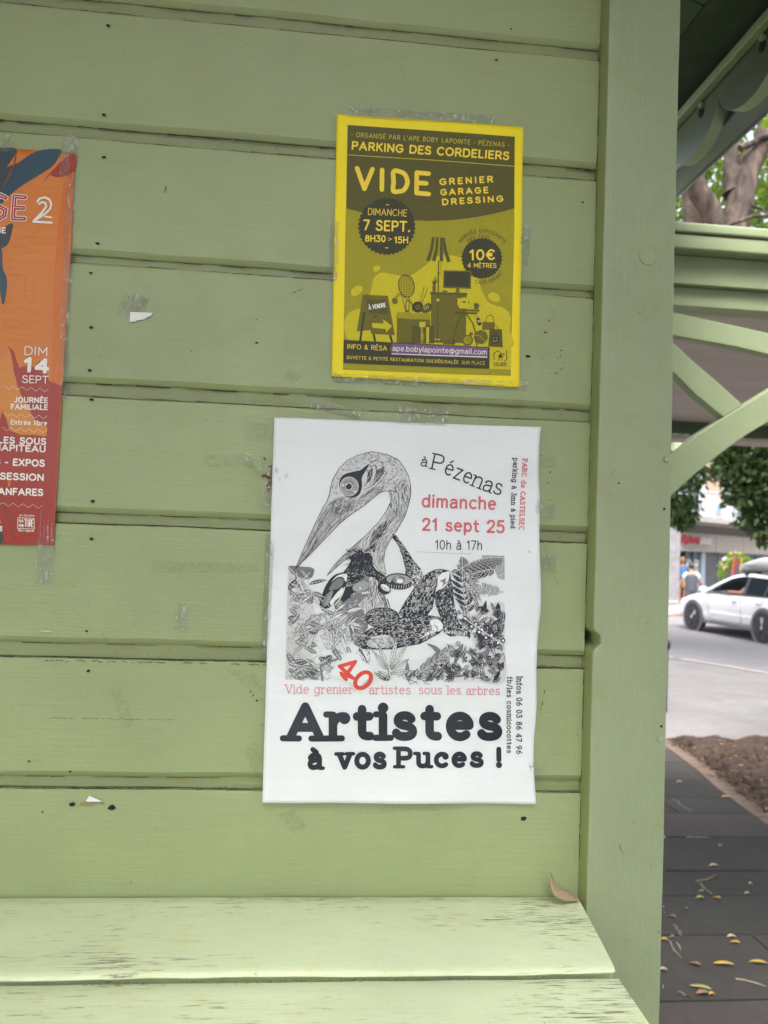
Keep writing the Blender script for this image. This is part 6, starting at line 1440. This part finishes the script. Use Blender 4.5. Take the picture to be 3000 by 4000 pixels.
fbx = empty('flower_box', tuple(FM @ Vector((2.9, 1.14, 4.1))), label='red flower box with yellow green plants hung on the balcony railing', cat='flower box'); fbx.rotation_euler = bld.rotation_euler
MB().box((-.42, -.1, .0), (.42, .1, .2)).build('box', simple('red_plastic', (.40, .02, .03), .5), fbx, bevel=.01)
m = MB(); foliage(m, (0, 0, .27), .3, 160, .09, rt2, (1.3, .4, .45)); m.build('plant', leaf_mat('balcony_plant', (.15, .22, .05)), fbx)
rb_ = empty('rainbow_board', tuple(FM @ Vector((4.35, 1.0, 3.36))), label='painted board with pastel rainbow arcs and a yellow bar on the balcony edge', cat='board'); rb_.rotation_euler = bld.rotation_euler
MB().box((-.5, -.02, 0), (.42, .0, .42)).build('panel', M_WHITE, rb_)
for i, cc in enumerate([(.75, .45, .45), (.75, .65, .35), (.45, .62, .50), (.25, .42, .70)]): MB().disc((.0, -.03 - .004*i, .0), .38 - .075*i, 'y', 28, .006).build('rainbow_arc', simple('rainbow_%s' % 'rygb'[i], cc, .6, .05), rb_)
MB().box((-.46, -.034, .0), (-.36, -.022, .42)).build('yellow_bar', simple('yellow_bar_paint', (.75, .60, .08), .6), rb_)
bl = empty('wall_cloth', tuple(FM @ Vector((1.35, 1.12, 3.9))), label='small blue cloth hanging on the balcony railing left of the flower box', cat='cloth'); bl.rotation_euler = bld.rotation_euler
MB().add([(-.15 + .06*i, -.02 - .02*(i % 2), 0 if k_ else -.35) for k_ in (0, 1) for i in range(6)], [(i, i+1, i+7, i+6) for i in range(5)]).build('cloth', simple('blue_cloth', (.18, .30, .60), .8), bl)
# cable across the street
ca, cb = at(2640, 2012, 22), at(3120, 1985, 19); m = MB(); pts = [ca.lerp(cb, i/14) - Vector((0, 0, .25*math.sin(math.pi*i/14)*.6)) for i in range(15)]
o = MB().tube([p_ - ca for p_ in pts], .012, 6).build('cable', M_CONC, smooth=True); o.location = ca; tag(o, 'pale cable strung across the street in front of the balcony', 'cable')

# ------------------------------------------------------------------ flower arch in front of the shop
fa = empty('flower_stand', (13.5, 24.6, 0), label='tall arch of flowers with red and yellow ribbons outside the shops', cat='plant')
MB().tube([(-.28, 0, 0), (-.27, 0, .9), (-.22, 0, 1.4), (-.1, 0, 1.75), (.15, 0, 1.9), (.42, 0, 1.85)], [.03, .03, .025, .02, .015, .01], 8).build('stem', simple('pale_stem', (.50, .48, .32)), fa, smooth=True)
m = MB()
for c, r_, n_ in (((-.3, 0, 1.35), .16, 130), ((-.2, 0, 1.6), .2, 170), ((.0, 0, 1.8), .22, 200), ((.28, 0, 1.86), .2, 170), ((.5, 0, 1.8), .16, 110), ((-.25, 0, 1.15), .12, 70)): foliage(m, c, r_, n_, .09, rt2, droop=.6)
m.build('leaves', leaf_mat('bright_leaf', (.15, .25, .04), .5), fa)
for cc, nm, sp_ in (((.50, .40, .04), 'yellow_flowers', [(-.12, 1.97), (.16, 1.98), (-.35, 1.5)]), ((.42, .26, .25), 'pink_flowers', [(.02, 2.0), (-.42, 1.62), (-.3, 1.55)]), ((.5, .5, .5), 'white_flowers', [(-.3, 1.82), (-.36, 1.78)])):
    m = MB()
    for x, z in sp_:
        for k in range(14):
            a = k*.45; m.add([(x, -.22, z), (x + .035*math.cos(a), -.25, z + .035*math.sin(a)), (x + .06*math.cos(a + .2), -.2, z + .06*math.sin(a + .2)), (x + .035*math.cos(a + .45), -.24, z + .035*math.sin(a + .45))], [(0, 1, 2, 3)])
    m.build(nm, simple(nm, cc, .6, .1, 20, 0), fa)
for i, (x, l, cc) in enumerate([(-.02, .55, (.30, .02, .04)), (.05, .42, (.20, .01, .08)), (.12, .3, (.32, .03, .04)), (.19, .45, (.45, .28, .02)), (-.08, .62, (.42, .08, .03))]):
    MB().add([(x + .02*math.sin(k), -.24 - .01*(k % 2), 1.85 - l*k/6) for k in range(7)] + [(x + .03 + .02*math.sin(k), -.24 - .01*(k % 2), 1.85 - l*k/6) for k in range(7)], [(k, k+1, k+8, k+7) for k in range(6)]).build('ribbon', simple('ribbon_%s' % 'abcde'[i], cc, .5, .1, 20, 0), fa)

# ------------------------------------------------------------------ people
M_SKIN = simple('skin', (.30, .15, .10), .55, .06, 20, 0); M_EYE = simple('eye_dark', (.02, .015, .012), .3, 0, 5, 0)
def skinned(name, verts, edges, radii, mat, parent, root=0, sub=2):
    me = bpy.data.meshes.new(name); me.from_pydata(verts, edges, []); me.materials.append(mat); o = link(name, me, parent)
    sk = o.modifiers.new('skin', 'SKIN'); sk.use_smooth_shade = True; lay = me.skin_vertices[0].data
    for i, r in enumerate(radii): lay[i].radius = r if hasattr(r, '__len__') else (r, r); lay[i].use_root = (i == root)
    ss = o.modifiers.new('sub', 'SUBSURF'); ss.levels = sub; ss.render_levels = sub; return o
def head_parts(par, c, face, hair_mat, r=.10, long=False):
    """head is part of the body skin; this adds eyes, nose, ears and hair. face = unit vector"""
    f = Vector((face[0], face[1], 0)).normalized(); s_ = Vector((-f.y, f.x, 0)); c = Vector(c)
    bm = bmesh.new(); bmesh.ops.create_uvsphere(bm, u_segments=16, v_segments=10, radius=1)
    for v in bm.verts:
        q_ = v.co.copy(); k = 1.0 + (.06*math.sin(q_.x*9)*math.cos(q_.z*7) if long else 0)
        v.co = f*q_.y*r*1.12*k + s_*q_.x*r*1.02*k + Vector((0, 0, q_.z*r*1.18*k)) - f*r*.22 + Vector((0, 0, r*.22))
        if q_.y > .2 and q_.z < .45: v.co -= f*r*.6
        if long and q_.z < 0: v.co.z -= r*.25
    me = bpy.data.meshes.new('hair'); bm.to_mesh(me); bm.free(); me.materials.append(hair_mat); me.shade_smooth(); o = link('hair', me, par); o.location = c
    for sd_ in (-1, 1):
        e = MB(); e.disc(c + f*r*.93 + s_*sd_*r*.36, r*.11, 'y', 8, .01); e.build('eye', M_EYE, par)
        e = MB(); q_ = c + s_*sd_*r*.98; e.tube([q_ + Vector((0, 0, -.025)), q_ + Vector((0, 0, .03))], [.012, .018], 8); e.build('ear', M_SKIN, par, smooth=True)
def hand(par, wrist, d, size=.09):
    """palm and five bent fingers as one mesh"""
    w = Vector(wrist); d = Vector(d).normalized(); s_ = d.orthogonal().normalized(); vs = [w, w + d*size*.45]; ed = [(0, 1)]; rr = [.022, .03]
    for i, (off, L) in enumerate([(-.024, .8), (-.008, .95), (.008, .9), (.022, .7)]):
        a = w + d*size*.9 + s_*off; b = a + d*size*L*.45 + d.cross(s_)*.012; vs += [a, b]; n_ = len(vs); ed += [(1, n_-2), (n_-2, n_-1)]; rr += [.011, .008]
    a = w + d*size*.5 + s_*.035; vs += [a, a + d*size*.4 + s_*.02]; n_ = len(vs); ed += [(0, n_-2), (n_-2, n_-1)]; rr += [.012, .009]
    skinned('hand', [tuple(v) for v in vs], ed, rr, M_SKIN, par, sub=1)
def person(loc, rz, label, H, top_mat, leg_mat_, hair_mat, armL, armR, long=False, lean=0, sleeve=None, skirt=None, vest=None):
    e = empty('person', loc, rz, label, 'person'); k = H/1.75
    P_ = lambda x, y, z: (x*k, y*k + lean*max(0, z - .95)*k, z*k)
    # faces -Y before rotation
    vs = [P_(0,0,.98), P_(0,0,1.15), P_(0,-.01,1.32), P_(0,0,1.47), P_(0,-.01,1.54), P_(0,-.03,1.63), P_(0,-.03,1.70)]
    rr = [(.15*k,.11*k), (.135*k,.10*k), (.165*k,.115*k), (.06*k,.055*k), .05*k, (.078*k,.095*k), .07*k]; ed = [(i, i+1) for i in range(6)]
    for s_ in (-1, 1):
        n_ = len(vs); vs += [P_(s_*.10,0,.88), P_(s_*.11,-.01,.50), P_(s_*.115,.02,.09), P_(s_*.12,-.12,.04)]; rr += [.095*k, .062*k, .042*k, .04*k]; ed += [(0, n_), (n_, n_+1), (n_+1, n_+2), (n_+2, n_+3)]
    for s_, arm in ((-1, armL), (1, armR)):
        n_ = len(vs); sh_ = (s_*.185, 0, 1.40); vs += [P_(*sh_), P_(*arm[0]), P_(*arm[1])]; rr += [.055*k, .042*k, .03*k]; ed += [(2, n_), (n_, n_+1), (n_+1, n_+2)]
    skinned('body', vs, ed, rr, M_SKIN, e)
    # clothes: skins a little larger over the body
    cv = [P_(0,0,.74), P_(0,0,1.13), P_(0,-.005,1.33), P_(0,0,1.44)]; cr2 = [(.215*k,.165*k), (.195*k,.15*k), (.215*k,.155*k), (.12*k,.10*k)]; ce = [(0,1),(1,2),(2,3)]
    sm_ = sleeve or top_mat
    skinned('shirt', cv, ce, cr2, top_mat, e)
    for s_, arm in ((-1, armL), (1, armR)):
        a, b = Vector((s_*.185, 0, 1.41)), Vector(arm[0]); full = not sleeve
        q_ = [P_(*(Vector((s_*.12, 0, 1.40)))), P_(*a), P_(*(a.lerp(b, .6 if not full else 1.0)))] + ([P_(*(b.lerp(Vector(arm[1]), .8)))] if full else [])
        skinned('sleeve', q_, [(i, i+1) for i in range(len(q_)-1)], ([.075*k, .072*k, .062*k] if not full else [.07*k, .064*k, .052*k, .045*k]), sm_, e, sub=1)
    if skirt: skinned('skirt', [P_(0,0,.97), P_(0,0,.75), P_(0,0,.45)], [(0,1),(1,2)], [(.17*k,.13*k), (.22*k,.16*k), (.26*k,.18*k)], skirt, e)
    else:
        for s_ in (-1, 1): skinned('trouser_leg', [P_(s_*.05,0,.97), P_(s_*.105,0,.5), P_(s_*.115,.02,.1)], [(0,1),(1,2)], [.17*k, .082*k, .062*k], leg_mat_, e, sub=1)
    for s_, arm in ((-1, armL), (1, armR)):
        a, b = Vector(P_(*arm[0])), Vector(P_(*arm[1])); hand(e, b, b - a)
    head_parts(e, P_(0,-.03,1.655), (0,-1), hair_mat, .098*k, long)
    return e
M_NAVY = simple('navy_vest', (.045, .048, .062), .8, .1, 20, 0); M_LBLUE = simple('light_blue_sleeve', (.33, .50, .58), .7, .05); M_BLUE = simple('blue_blouse', (.06, .16, .38), .7, .1); M_TROU = simple('dark_trousers', (.05, .05, .06), .8)
M_BLOND = simple('blond_hair', (.48, .30, .14), .6, .25, 40, 0); M_DKH = simple('dark_hair', (.03, .025, .022), .6); M_OCH = simple('patterned_skirt', (.30, .22, .12), .8, .4, 25, 0)
wp = FM @ Vector((.66, .06, .16)); ang = math.atan2(FE.y, FE.x)
person((wp.x, wp.y, .16), .35, 'woman with curly blond hair in a blue blouse standing in the shop doorway', 1.64, M_BLUE, M_TROU, M_BLOND, ((-.40, -.02, 1.22), (-.22, -.14, 1.02)), ((.36, -.02, 1.15), (.26, -.16, .98)), long=True, skirt=M_OCH)
person((11.72, 23.6, 0), math.pi - .35, 'man seen from behind in a dark vest over light blue short sleeves facing the shop', 1.62, M_NAVY, M_TROU, M_DKH, ((-.30, -.03, 1.14), (-.33, -.20, .93)), ((.28, -.03, 1.14), (.30, -.20, .96)), sleeve=M_LBLUE, lean=-.10)

# ------------------------------------------------------------------ white estate car with a roof box
CX, CY, CR = 10.86, 15.68, .075
def cw(x, y): return CX + x*math.cos(CR) - y*math.sin(CR), CY + x*math.sin(CR) + y*math.cos(CR)
car = empty('white_car', (CX, CY, 0), CR, label='white estate car with a pale grey roof box driving past the shops', cat='car')
M_CAR, t, p = mat_base('white_car_paint', (.70, .70, .71), .28, .5); p.inputs['Coat Weight'].default_value = .6; p.inputs['Coat Roughness'].default_value = .05
M_BLK, _, _ = mat_base('black_trim', (.022, .023, .026), .45); M_CLAD, _, _ = mat_base('grey_cladding', (.10, .10, .115), .6); M_TYRE, _, _ = mat_base('tyre_rubber', (.024, .024, .026), .8)
M_ALLOY, _, _ = mat_base('dark_alloy', (.10, .11, .13), .3, .5, .8); M_CHR, _, _ = mat_base('bright_alloy', (.55, .57, .6), .2, .5, .9); M_CGL, t, p = mat_base('car_glass', (.03, .045, .055), .05, .7); p.inputs['Transmission Weight'].default_value = .75; p.inputs['IOR'].default_value = 1.1
M_INT, _, _ = mat_base('dark_interior', (.03, .032, .036), .8)
# side outline stations along the car: u, sill z, belt z, top z at the centre, half width at waist, half width at top
st = [(.0,.52,.80,.84,.62,.55), (.05,.40,.92,.98,.80,.68), (.20,.33,1.00,1.05,.87,.74), (.60,.27,1.02,1.05,.905,.78), (1.00,.27,1.01,1.03,.92,.80), (1.5,.26,.995,1.01,.92,.81), (2.2,.26,.985,1.0,.92,.81), (3.0,.26,.975,.99,.92,.80), (3.35,.26,.955,1.00,.915,.78), (3.75,.27,.90,.97,.91,.76), (4.15,.28,.85,.91,.89,.72), (4.45,.30,.78,.84,.84,.66), (4.68,.34,.68,.74,.74,.56), (4.79,.42,.58,.62,.58,.42), (4.83,.48,.54,.56,.40,.28)]
def sect(s_):
    u, zs, zb, zt_, hw, ht = s_; h = zb - zs
    pr = [(hw*.90, zs), (hw*.965, zs + h*.10), (hw*.99, zs + h*.30), (hw*.975, zs + h*.36), (hw*.985, zs + h*.45), (hw, zs + h*.62), (hw*.99, zs + h*.8), (hw*.955, zs + h*.93), (ht*1.04, zb), (ht*.9, zb + (zt_-zb)*.45), (ht*.55, zb + (zt_-zb)*.85), (0, zt_)]
    return [(-x, u, z) for x, z in pr] + [(x, u, z) for x, z in pr[-2::-1]]
def interp(sts, n=5):
    out = []
    for i in range(len(sts)-1):
        for k in range(n):
            q_ = k/n; p0 = sts[max(i-1, 0)]; p1 = sts[i]; p2 = sts[i+1]; p3 = sts[min(i+2, len(sts)-1)]
            out.append(tuple(p1[a] + (p2[a]-p1[a])*q_ for a in range(len(p1))))
    out.append(sts[-1]); return out
sx = interp(st, 4); rows = [sect(s_) for s_ in sx]; k = len(rows[0]); m = MB()
m.add([p_ for r_ in rows for p_ in r_], [(i*k+j, i*k+j+1, (i+1)*k+j+1, (i+1)*k+j) for i in range(len(rows)-1) for j in range(k-1)] + [(i*k, (i+1)*k, (i+1)*k+k-1, i*k+k-1) for i in range(len(rows)-1)] + [tuple(range(k)), tuple(range((len(rows)-1)*k, len(rows)*k))[::-1]])
m.build('body', M_CAR, car, smooth=True, angle=40)
# roof and pillars as a curved shell; glass set in between
gh = [(.16, 1.02), (.42, 1.22), (.75, 1.37), (1.2, 1.435), (1.8, 1.46), (2.2, 1.445), (2.5, 1.39), (2.85, 1.25), (3.2, 1.08), (3.42, .98)]
def hv(z): return .865 - max(0, z - .985)*.50
ghi = interp([(a, b, 0, 0) for a, b in gh], 3); vs = []
for u, z, _, _ in ghi: w = hv(z) - .03; vs += [(-w, u, z - .035), (-w*.82, u, z - .004), (-w*.4, u, z + .014), (0, u, z + .018), (w*.4, u, z + .014), (w*.82, u, z - .004), (w, u, z - .035)]
n = len(ghi); j0 = 6; j1 = n - 9
m = MB(); fs = [(i*7+j, i*7+j+1, (i+1)*7+j+1, (i+1)*7+j) for i in range(n-1) for j in range(6)]
m.add(vs, [f for f in fs if j0 <= f[0]//7 < j1 - 3]); m.build('roof', M_CAR, car, smooth=True, angle=60)
m = MB(); m.add(vs, [f for f in fs if f[0]//7 >= j1 - 3]); m.build('windscreen', M_CGL, car, smooth=True, angle=60)
m = MB(); m.add(vs, [f for f in fs if f[0]//7 < j0]); m.build('rear_window', M_CGL, car, smooth=True, angle=60)
for s_ in (-1, 1):
    def side_plate(name, pts, off, th, mat, bev=0):
        q_ = [(s_*(hv(z) + off), u, z) for u, z in pts]; q2 = [(s_*(hv(z) + off - th), u, z) for u, z in pts]; n_ = len(pts)
        return MB().add(q_ + q2, [tuple(range(n_)), tuple(range(n_, 2*n_))[::-1]] + [(i, n_+i, n_+(i+1) % n_, (i+1) % n_) for i in range(n_)]).build(name, mat, car, bevel=bev)
    for i in range(len(gh)-2):       # roof rail strip over the side glass
        (a, b), (c, d) = gh[i], gh[i+1]
        if a >= .1: side_plate('roof_side', [(a, b + .01), (c, d + .01), (c, d - .055), (a, b - .055)], .0, .05, M_CAR)
    side_plate('roof_side', [(3.2, 1.09), (3.45, .98), (3.25, .98), (3.06, 1.09)], .0, .05, M_CAR)
    side_plate('rear_pillar', [(.16, 1.03), (.45, 1.24), (.62, 1.24), (.50, 1.02)], .0, .05, M_CAR)
    side_plate('window_seal', [(.50, .985), (3.3, .965), (3.3, .985), (.50, 1.01)], .012, .03, M_BLK)
    side_plate('centre_pillar', [(1.72, .99), (1.84, .99), (1.90, 1.40), (1.80, 1.40)], .006, .03, M_BLK)
    side_plate('quarter_pillar', [(1.02, .99), (1.08, .99), (1.12, 1.37), (1.06, 1.37)], .006, .03, M_BLK)
    side_plate('rear_side_glass', [(.58, 1.02), (1.02, 1.0), (1.06, 1.375), (.84, 1.33)], -.002, .01, M_CGL); side_plate('rear_door_glass', [(1.08, 1.0), (1.72, .995), (1.80, 1.405), (1.12, 1.385)], -.002, .01, M_CGL)
    if s_ > 0: side_plate('front_door_glass', [(1.84, .99), (3.2, .98), (2.88, 1.19), (2.5, 1.34), (1.9, 1.40)], -.002, .01, M_CGL)
    # doors: thin shut lines and handles
    X = .925
    for pts in ([(1.84,.95),(1.80,.35)], [(3.05,.93),(3.1,.6),(3.02,.35)], [(1.02,.95),(1.15,.75),(1.30,.5),(1.36,.35)], [(1.36,.35),(3.02,.33)]):
        MB().tube([(s_*(X*.985 if z > .8 else X*.99), u, z) for u, z in pts], .005, 5).build('shut_line', M_CLAD, car)
    for u in (1.98, 1.10): hd = MB().box((s_*.925 - .012, u, .815), (s_*.925 + .012, u + .17, .845)).build('door_handle', M_CHR, car, bevel=.006)
    MB().box((s_*.925 - .012, 1.45, .495), (s_*.925 + .008, 3.0, .525)).build('door_moulding', M_CAR, car, bevel=.006)
    MB().box((s_*.90 - .03, 1.42, .235), (s_*.90 + .03, 3.32, .30)).build('sill_cladding', M_CLAD, car, bevel=.01)
    m = MB(); m.tube([(s_*.86, 3.12, .99), (s_*.98, 3.10, 1.02)], .02, 8); m.build('mirror_arm', M_BLK, car)
    m = MB(); m.disc((s_*1.03, 3.12, 1.04), .075, 'y', 14, .10); m.v = [(s_*1.03 + (x - s_*1.03)*1.5, y, z) for x, y, z in m.v]; m.build('door_mirror', M_CAR, car, bevel=.02)
    for u in (1.0, 3.75):
        MB().disc((s_*.90, u, .34), .425, 'x', 32, .075, r2=.345).build('arch_cladding', M_CLAD, car, bevel=.01)
        MB().disc((s_*.895, u, .34), .35, 'x', 32, .07).build('wheel_arch', M_BLK, car)
        wz = MB().disc((0, 0, 0), .335, 'x', 36, .21).build('wheel', M_TYRE, car, bevel=.025); wz.location = (s_*.835, u, .335)
        MB().disc((s_*.108, 0, 0), .235, 'x', 32, .012, r2=.215).build('rim', M_ALLOY, wz)
        MB().disc((s_*.104, 0, 0), .215, 'x', 28, .006).build('rim_dish', M_BLK, wz)
        for q_ in range(5):
            a = q_*2*math.pi/5 + .3*u; m = MB()
            for da in (-.13, .13): m.beam((s_*.113, .03*math.cos(a), .03*math.sin(a)), (s_*.113, .22*math.cos(a + da), .22*math.sin(a + da)), .030, .014, up=(1, 0, 0))
            m.build('spoke', M_CHR if q_ == 1 else M_BLK, wz)  # one spoke coloured bright as the highlight on a dark wheel
        MB().disc((s_*.118, 0, 0), .04, 'x', 14, .02).build('hub', M_CHR, wz)
m = MB(); m.box((-.5, .5, .5), (.5, 3.6, .7)); m.box((-.78, .3, .7), (.78, 3.3, .93)); m.build('cabin_floor', M_INT, car)
for s_ in (-1, 1):
    for u in (1.75, .95): m = MB(); m.box((s_*.38 - .24, u, .75), (s_*.38 + .24, u + .14, 1.18)); m.box((s_*.38 - .12, u + .02, 1.19), (s_*.38 + .12, u + .10, 1.33)); m.build('seat', M_INT, car, bevel=.03)
    MB().box((s_*.66 - .12, 4.50, .58), (s_*.66 + .12, 4.70, .68)).build('headlight', M_CHR, car, bevel=.02); MB().box((s_*.74 - .1, .02, .80), (s_*.74 + .1, .10, .95)).build('tail_light', simple('tail_light_red_%d' % s_, (.35, .01, .01), .3), car, bevel=.02)
    MB().tube([(s_*.60, .9, 1.462), (s_*.60, 2.2, 1.475)], .016, 8).build('roof_rail', M_BLK, car)
for u in (1.05, 2.0):
    m = MB(); m.box((-.64, u - .03, 1.50), (.64, u + .03, 1.535))
    for s_ in (-1, 1): m.box((s_*.62 - .05, u - .055, 1.42), (s_*.62 + .05, u + .055, 1.54))
    m.build('roof_bar', M_BLK, car, bevel=.012)
MB().box((-.4, .9, 1.545), (-.05, 2.1, 1.56)).build('yellow_strap', simple('yellow_strap', (.6, .5, .05)), car)
bxs = empty('roof_box', (*cw(-.22, .25), 1.56), CR, label='pale grey streamlined roof box on top of the white car', cat='roof box')
def bsec(u):
    q_ = max(0, min(1, u/2.45)); a = (min(1, (1 - q_)/.42))**.6; b = min(1, q_/.10)**.5; return .38*(.45 + .55*min(a, b)), .30*min(a*.95 + .05, b)
vs = []; fs = []; nu = 26; ns = 16
for i in range(nu+1):
    u = 2.45*i/nu; w, h = bsec(u)
    for k_ in range(ns): a = math.pi*2*k_/ns; x = w*math.copysign(abs(math.cos(a))**.55, math.cos(a)); z = h*.5 + h*.5*math.copysign(abs(math.sin(a))**.7, math.sin(a)) ; vs.append((x, u, z))
fs = [(i*ns+k_, i*ns+(k_+1) % ns, (i+1)*ns+(k_+1) % ns, (i+1)*ns+k_) for i in range(nu) for k_ in range(ns)] + [tuple(range(ns)), tuple(range(nu*ns, nu*ns+ns))[::-1]]
MB().add(vs, fs).build('shell', simple('grey_box_plastic', (.44, .445, .455), .4, .03, 3, 0), bxs, smooth=True, angle=50)
MB().box((-.36, .05, .085), (.36, 2.0, .10)).build('seam', M_CLAD, bxs)
# the driver, elbow out of the open window
dr = empty('person', (*cw(-.38, 1.98), .70), CR, label='driver of the white car resting a bare forearm on the open window', cat='person')
skinned('body', [(0,0,.10),(0,-.05,.32),(0,-.06,.52),(0,-.04,.60),(0,0,.68),(0,.02,.76),(-.20,-.03,.47),(-.42,.02,.32),(-.53,.34,.33),(.2,-.02,.47),(.24,.18,.3),(.16,.42,.32),(.1,.3,.05),(-.1,.3,.05)], [(0,1),(1,2),(2,3),(3,4),(4,5),(2,6),(6,7),(7,8),(2,9),(9,10),(10,11),(0,12),(0,13)], [(.15,.12),(.15,.11),(.15,.10),.055,(.075,.09),.075,.06,.048,.038,.06,.04,.03,.08,.08], M_SKIN, dr)
skinned('shirt', [(0,0,.08),(0,-.05,.32),(0,-.055,.52)], [(0,1),(1,2)], [(.17,.14),(.17,.13),(.165,.115)], simple('pale_blue_shirt', (.40, .50, .58)), dr, sub=1)
skinned('sleeve', [(-.14,-.04,.49),(-.24,-.02,.44),(-.36,.01,.36)], [(0,1),(1,2)], [.075,.07,.06], simple('pale_blue_sleeve', (.40, .50, .58)), dr, sub=1)
hand(dr, (-.53, .34, .33), (-.06, 1, 0)); head_parts(dr, (0, .01, .70), (0, 1), M_DKH, .095)

# black bollard just beyond the corner post
bo = gq(2600, 2780); e = empty('bollard', (bo.x - .02, bo.y, 0), label='black bollard almost hidden behind the corner post beside the road', cat='bollard')
MB().tube([(0,0,0),(0,0,.72)], .035, 12).build('shaft', M_BLK, e, smooth=True); MB().tube([(0,0,.70),(0,0,.73),(0,0,.79),(0,0,.83)], [.04,.06,.06,.02], 14).build('cap', M_BLK, e, smooth=True)
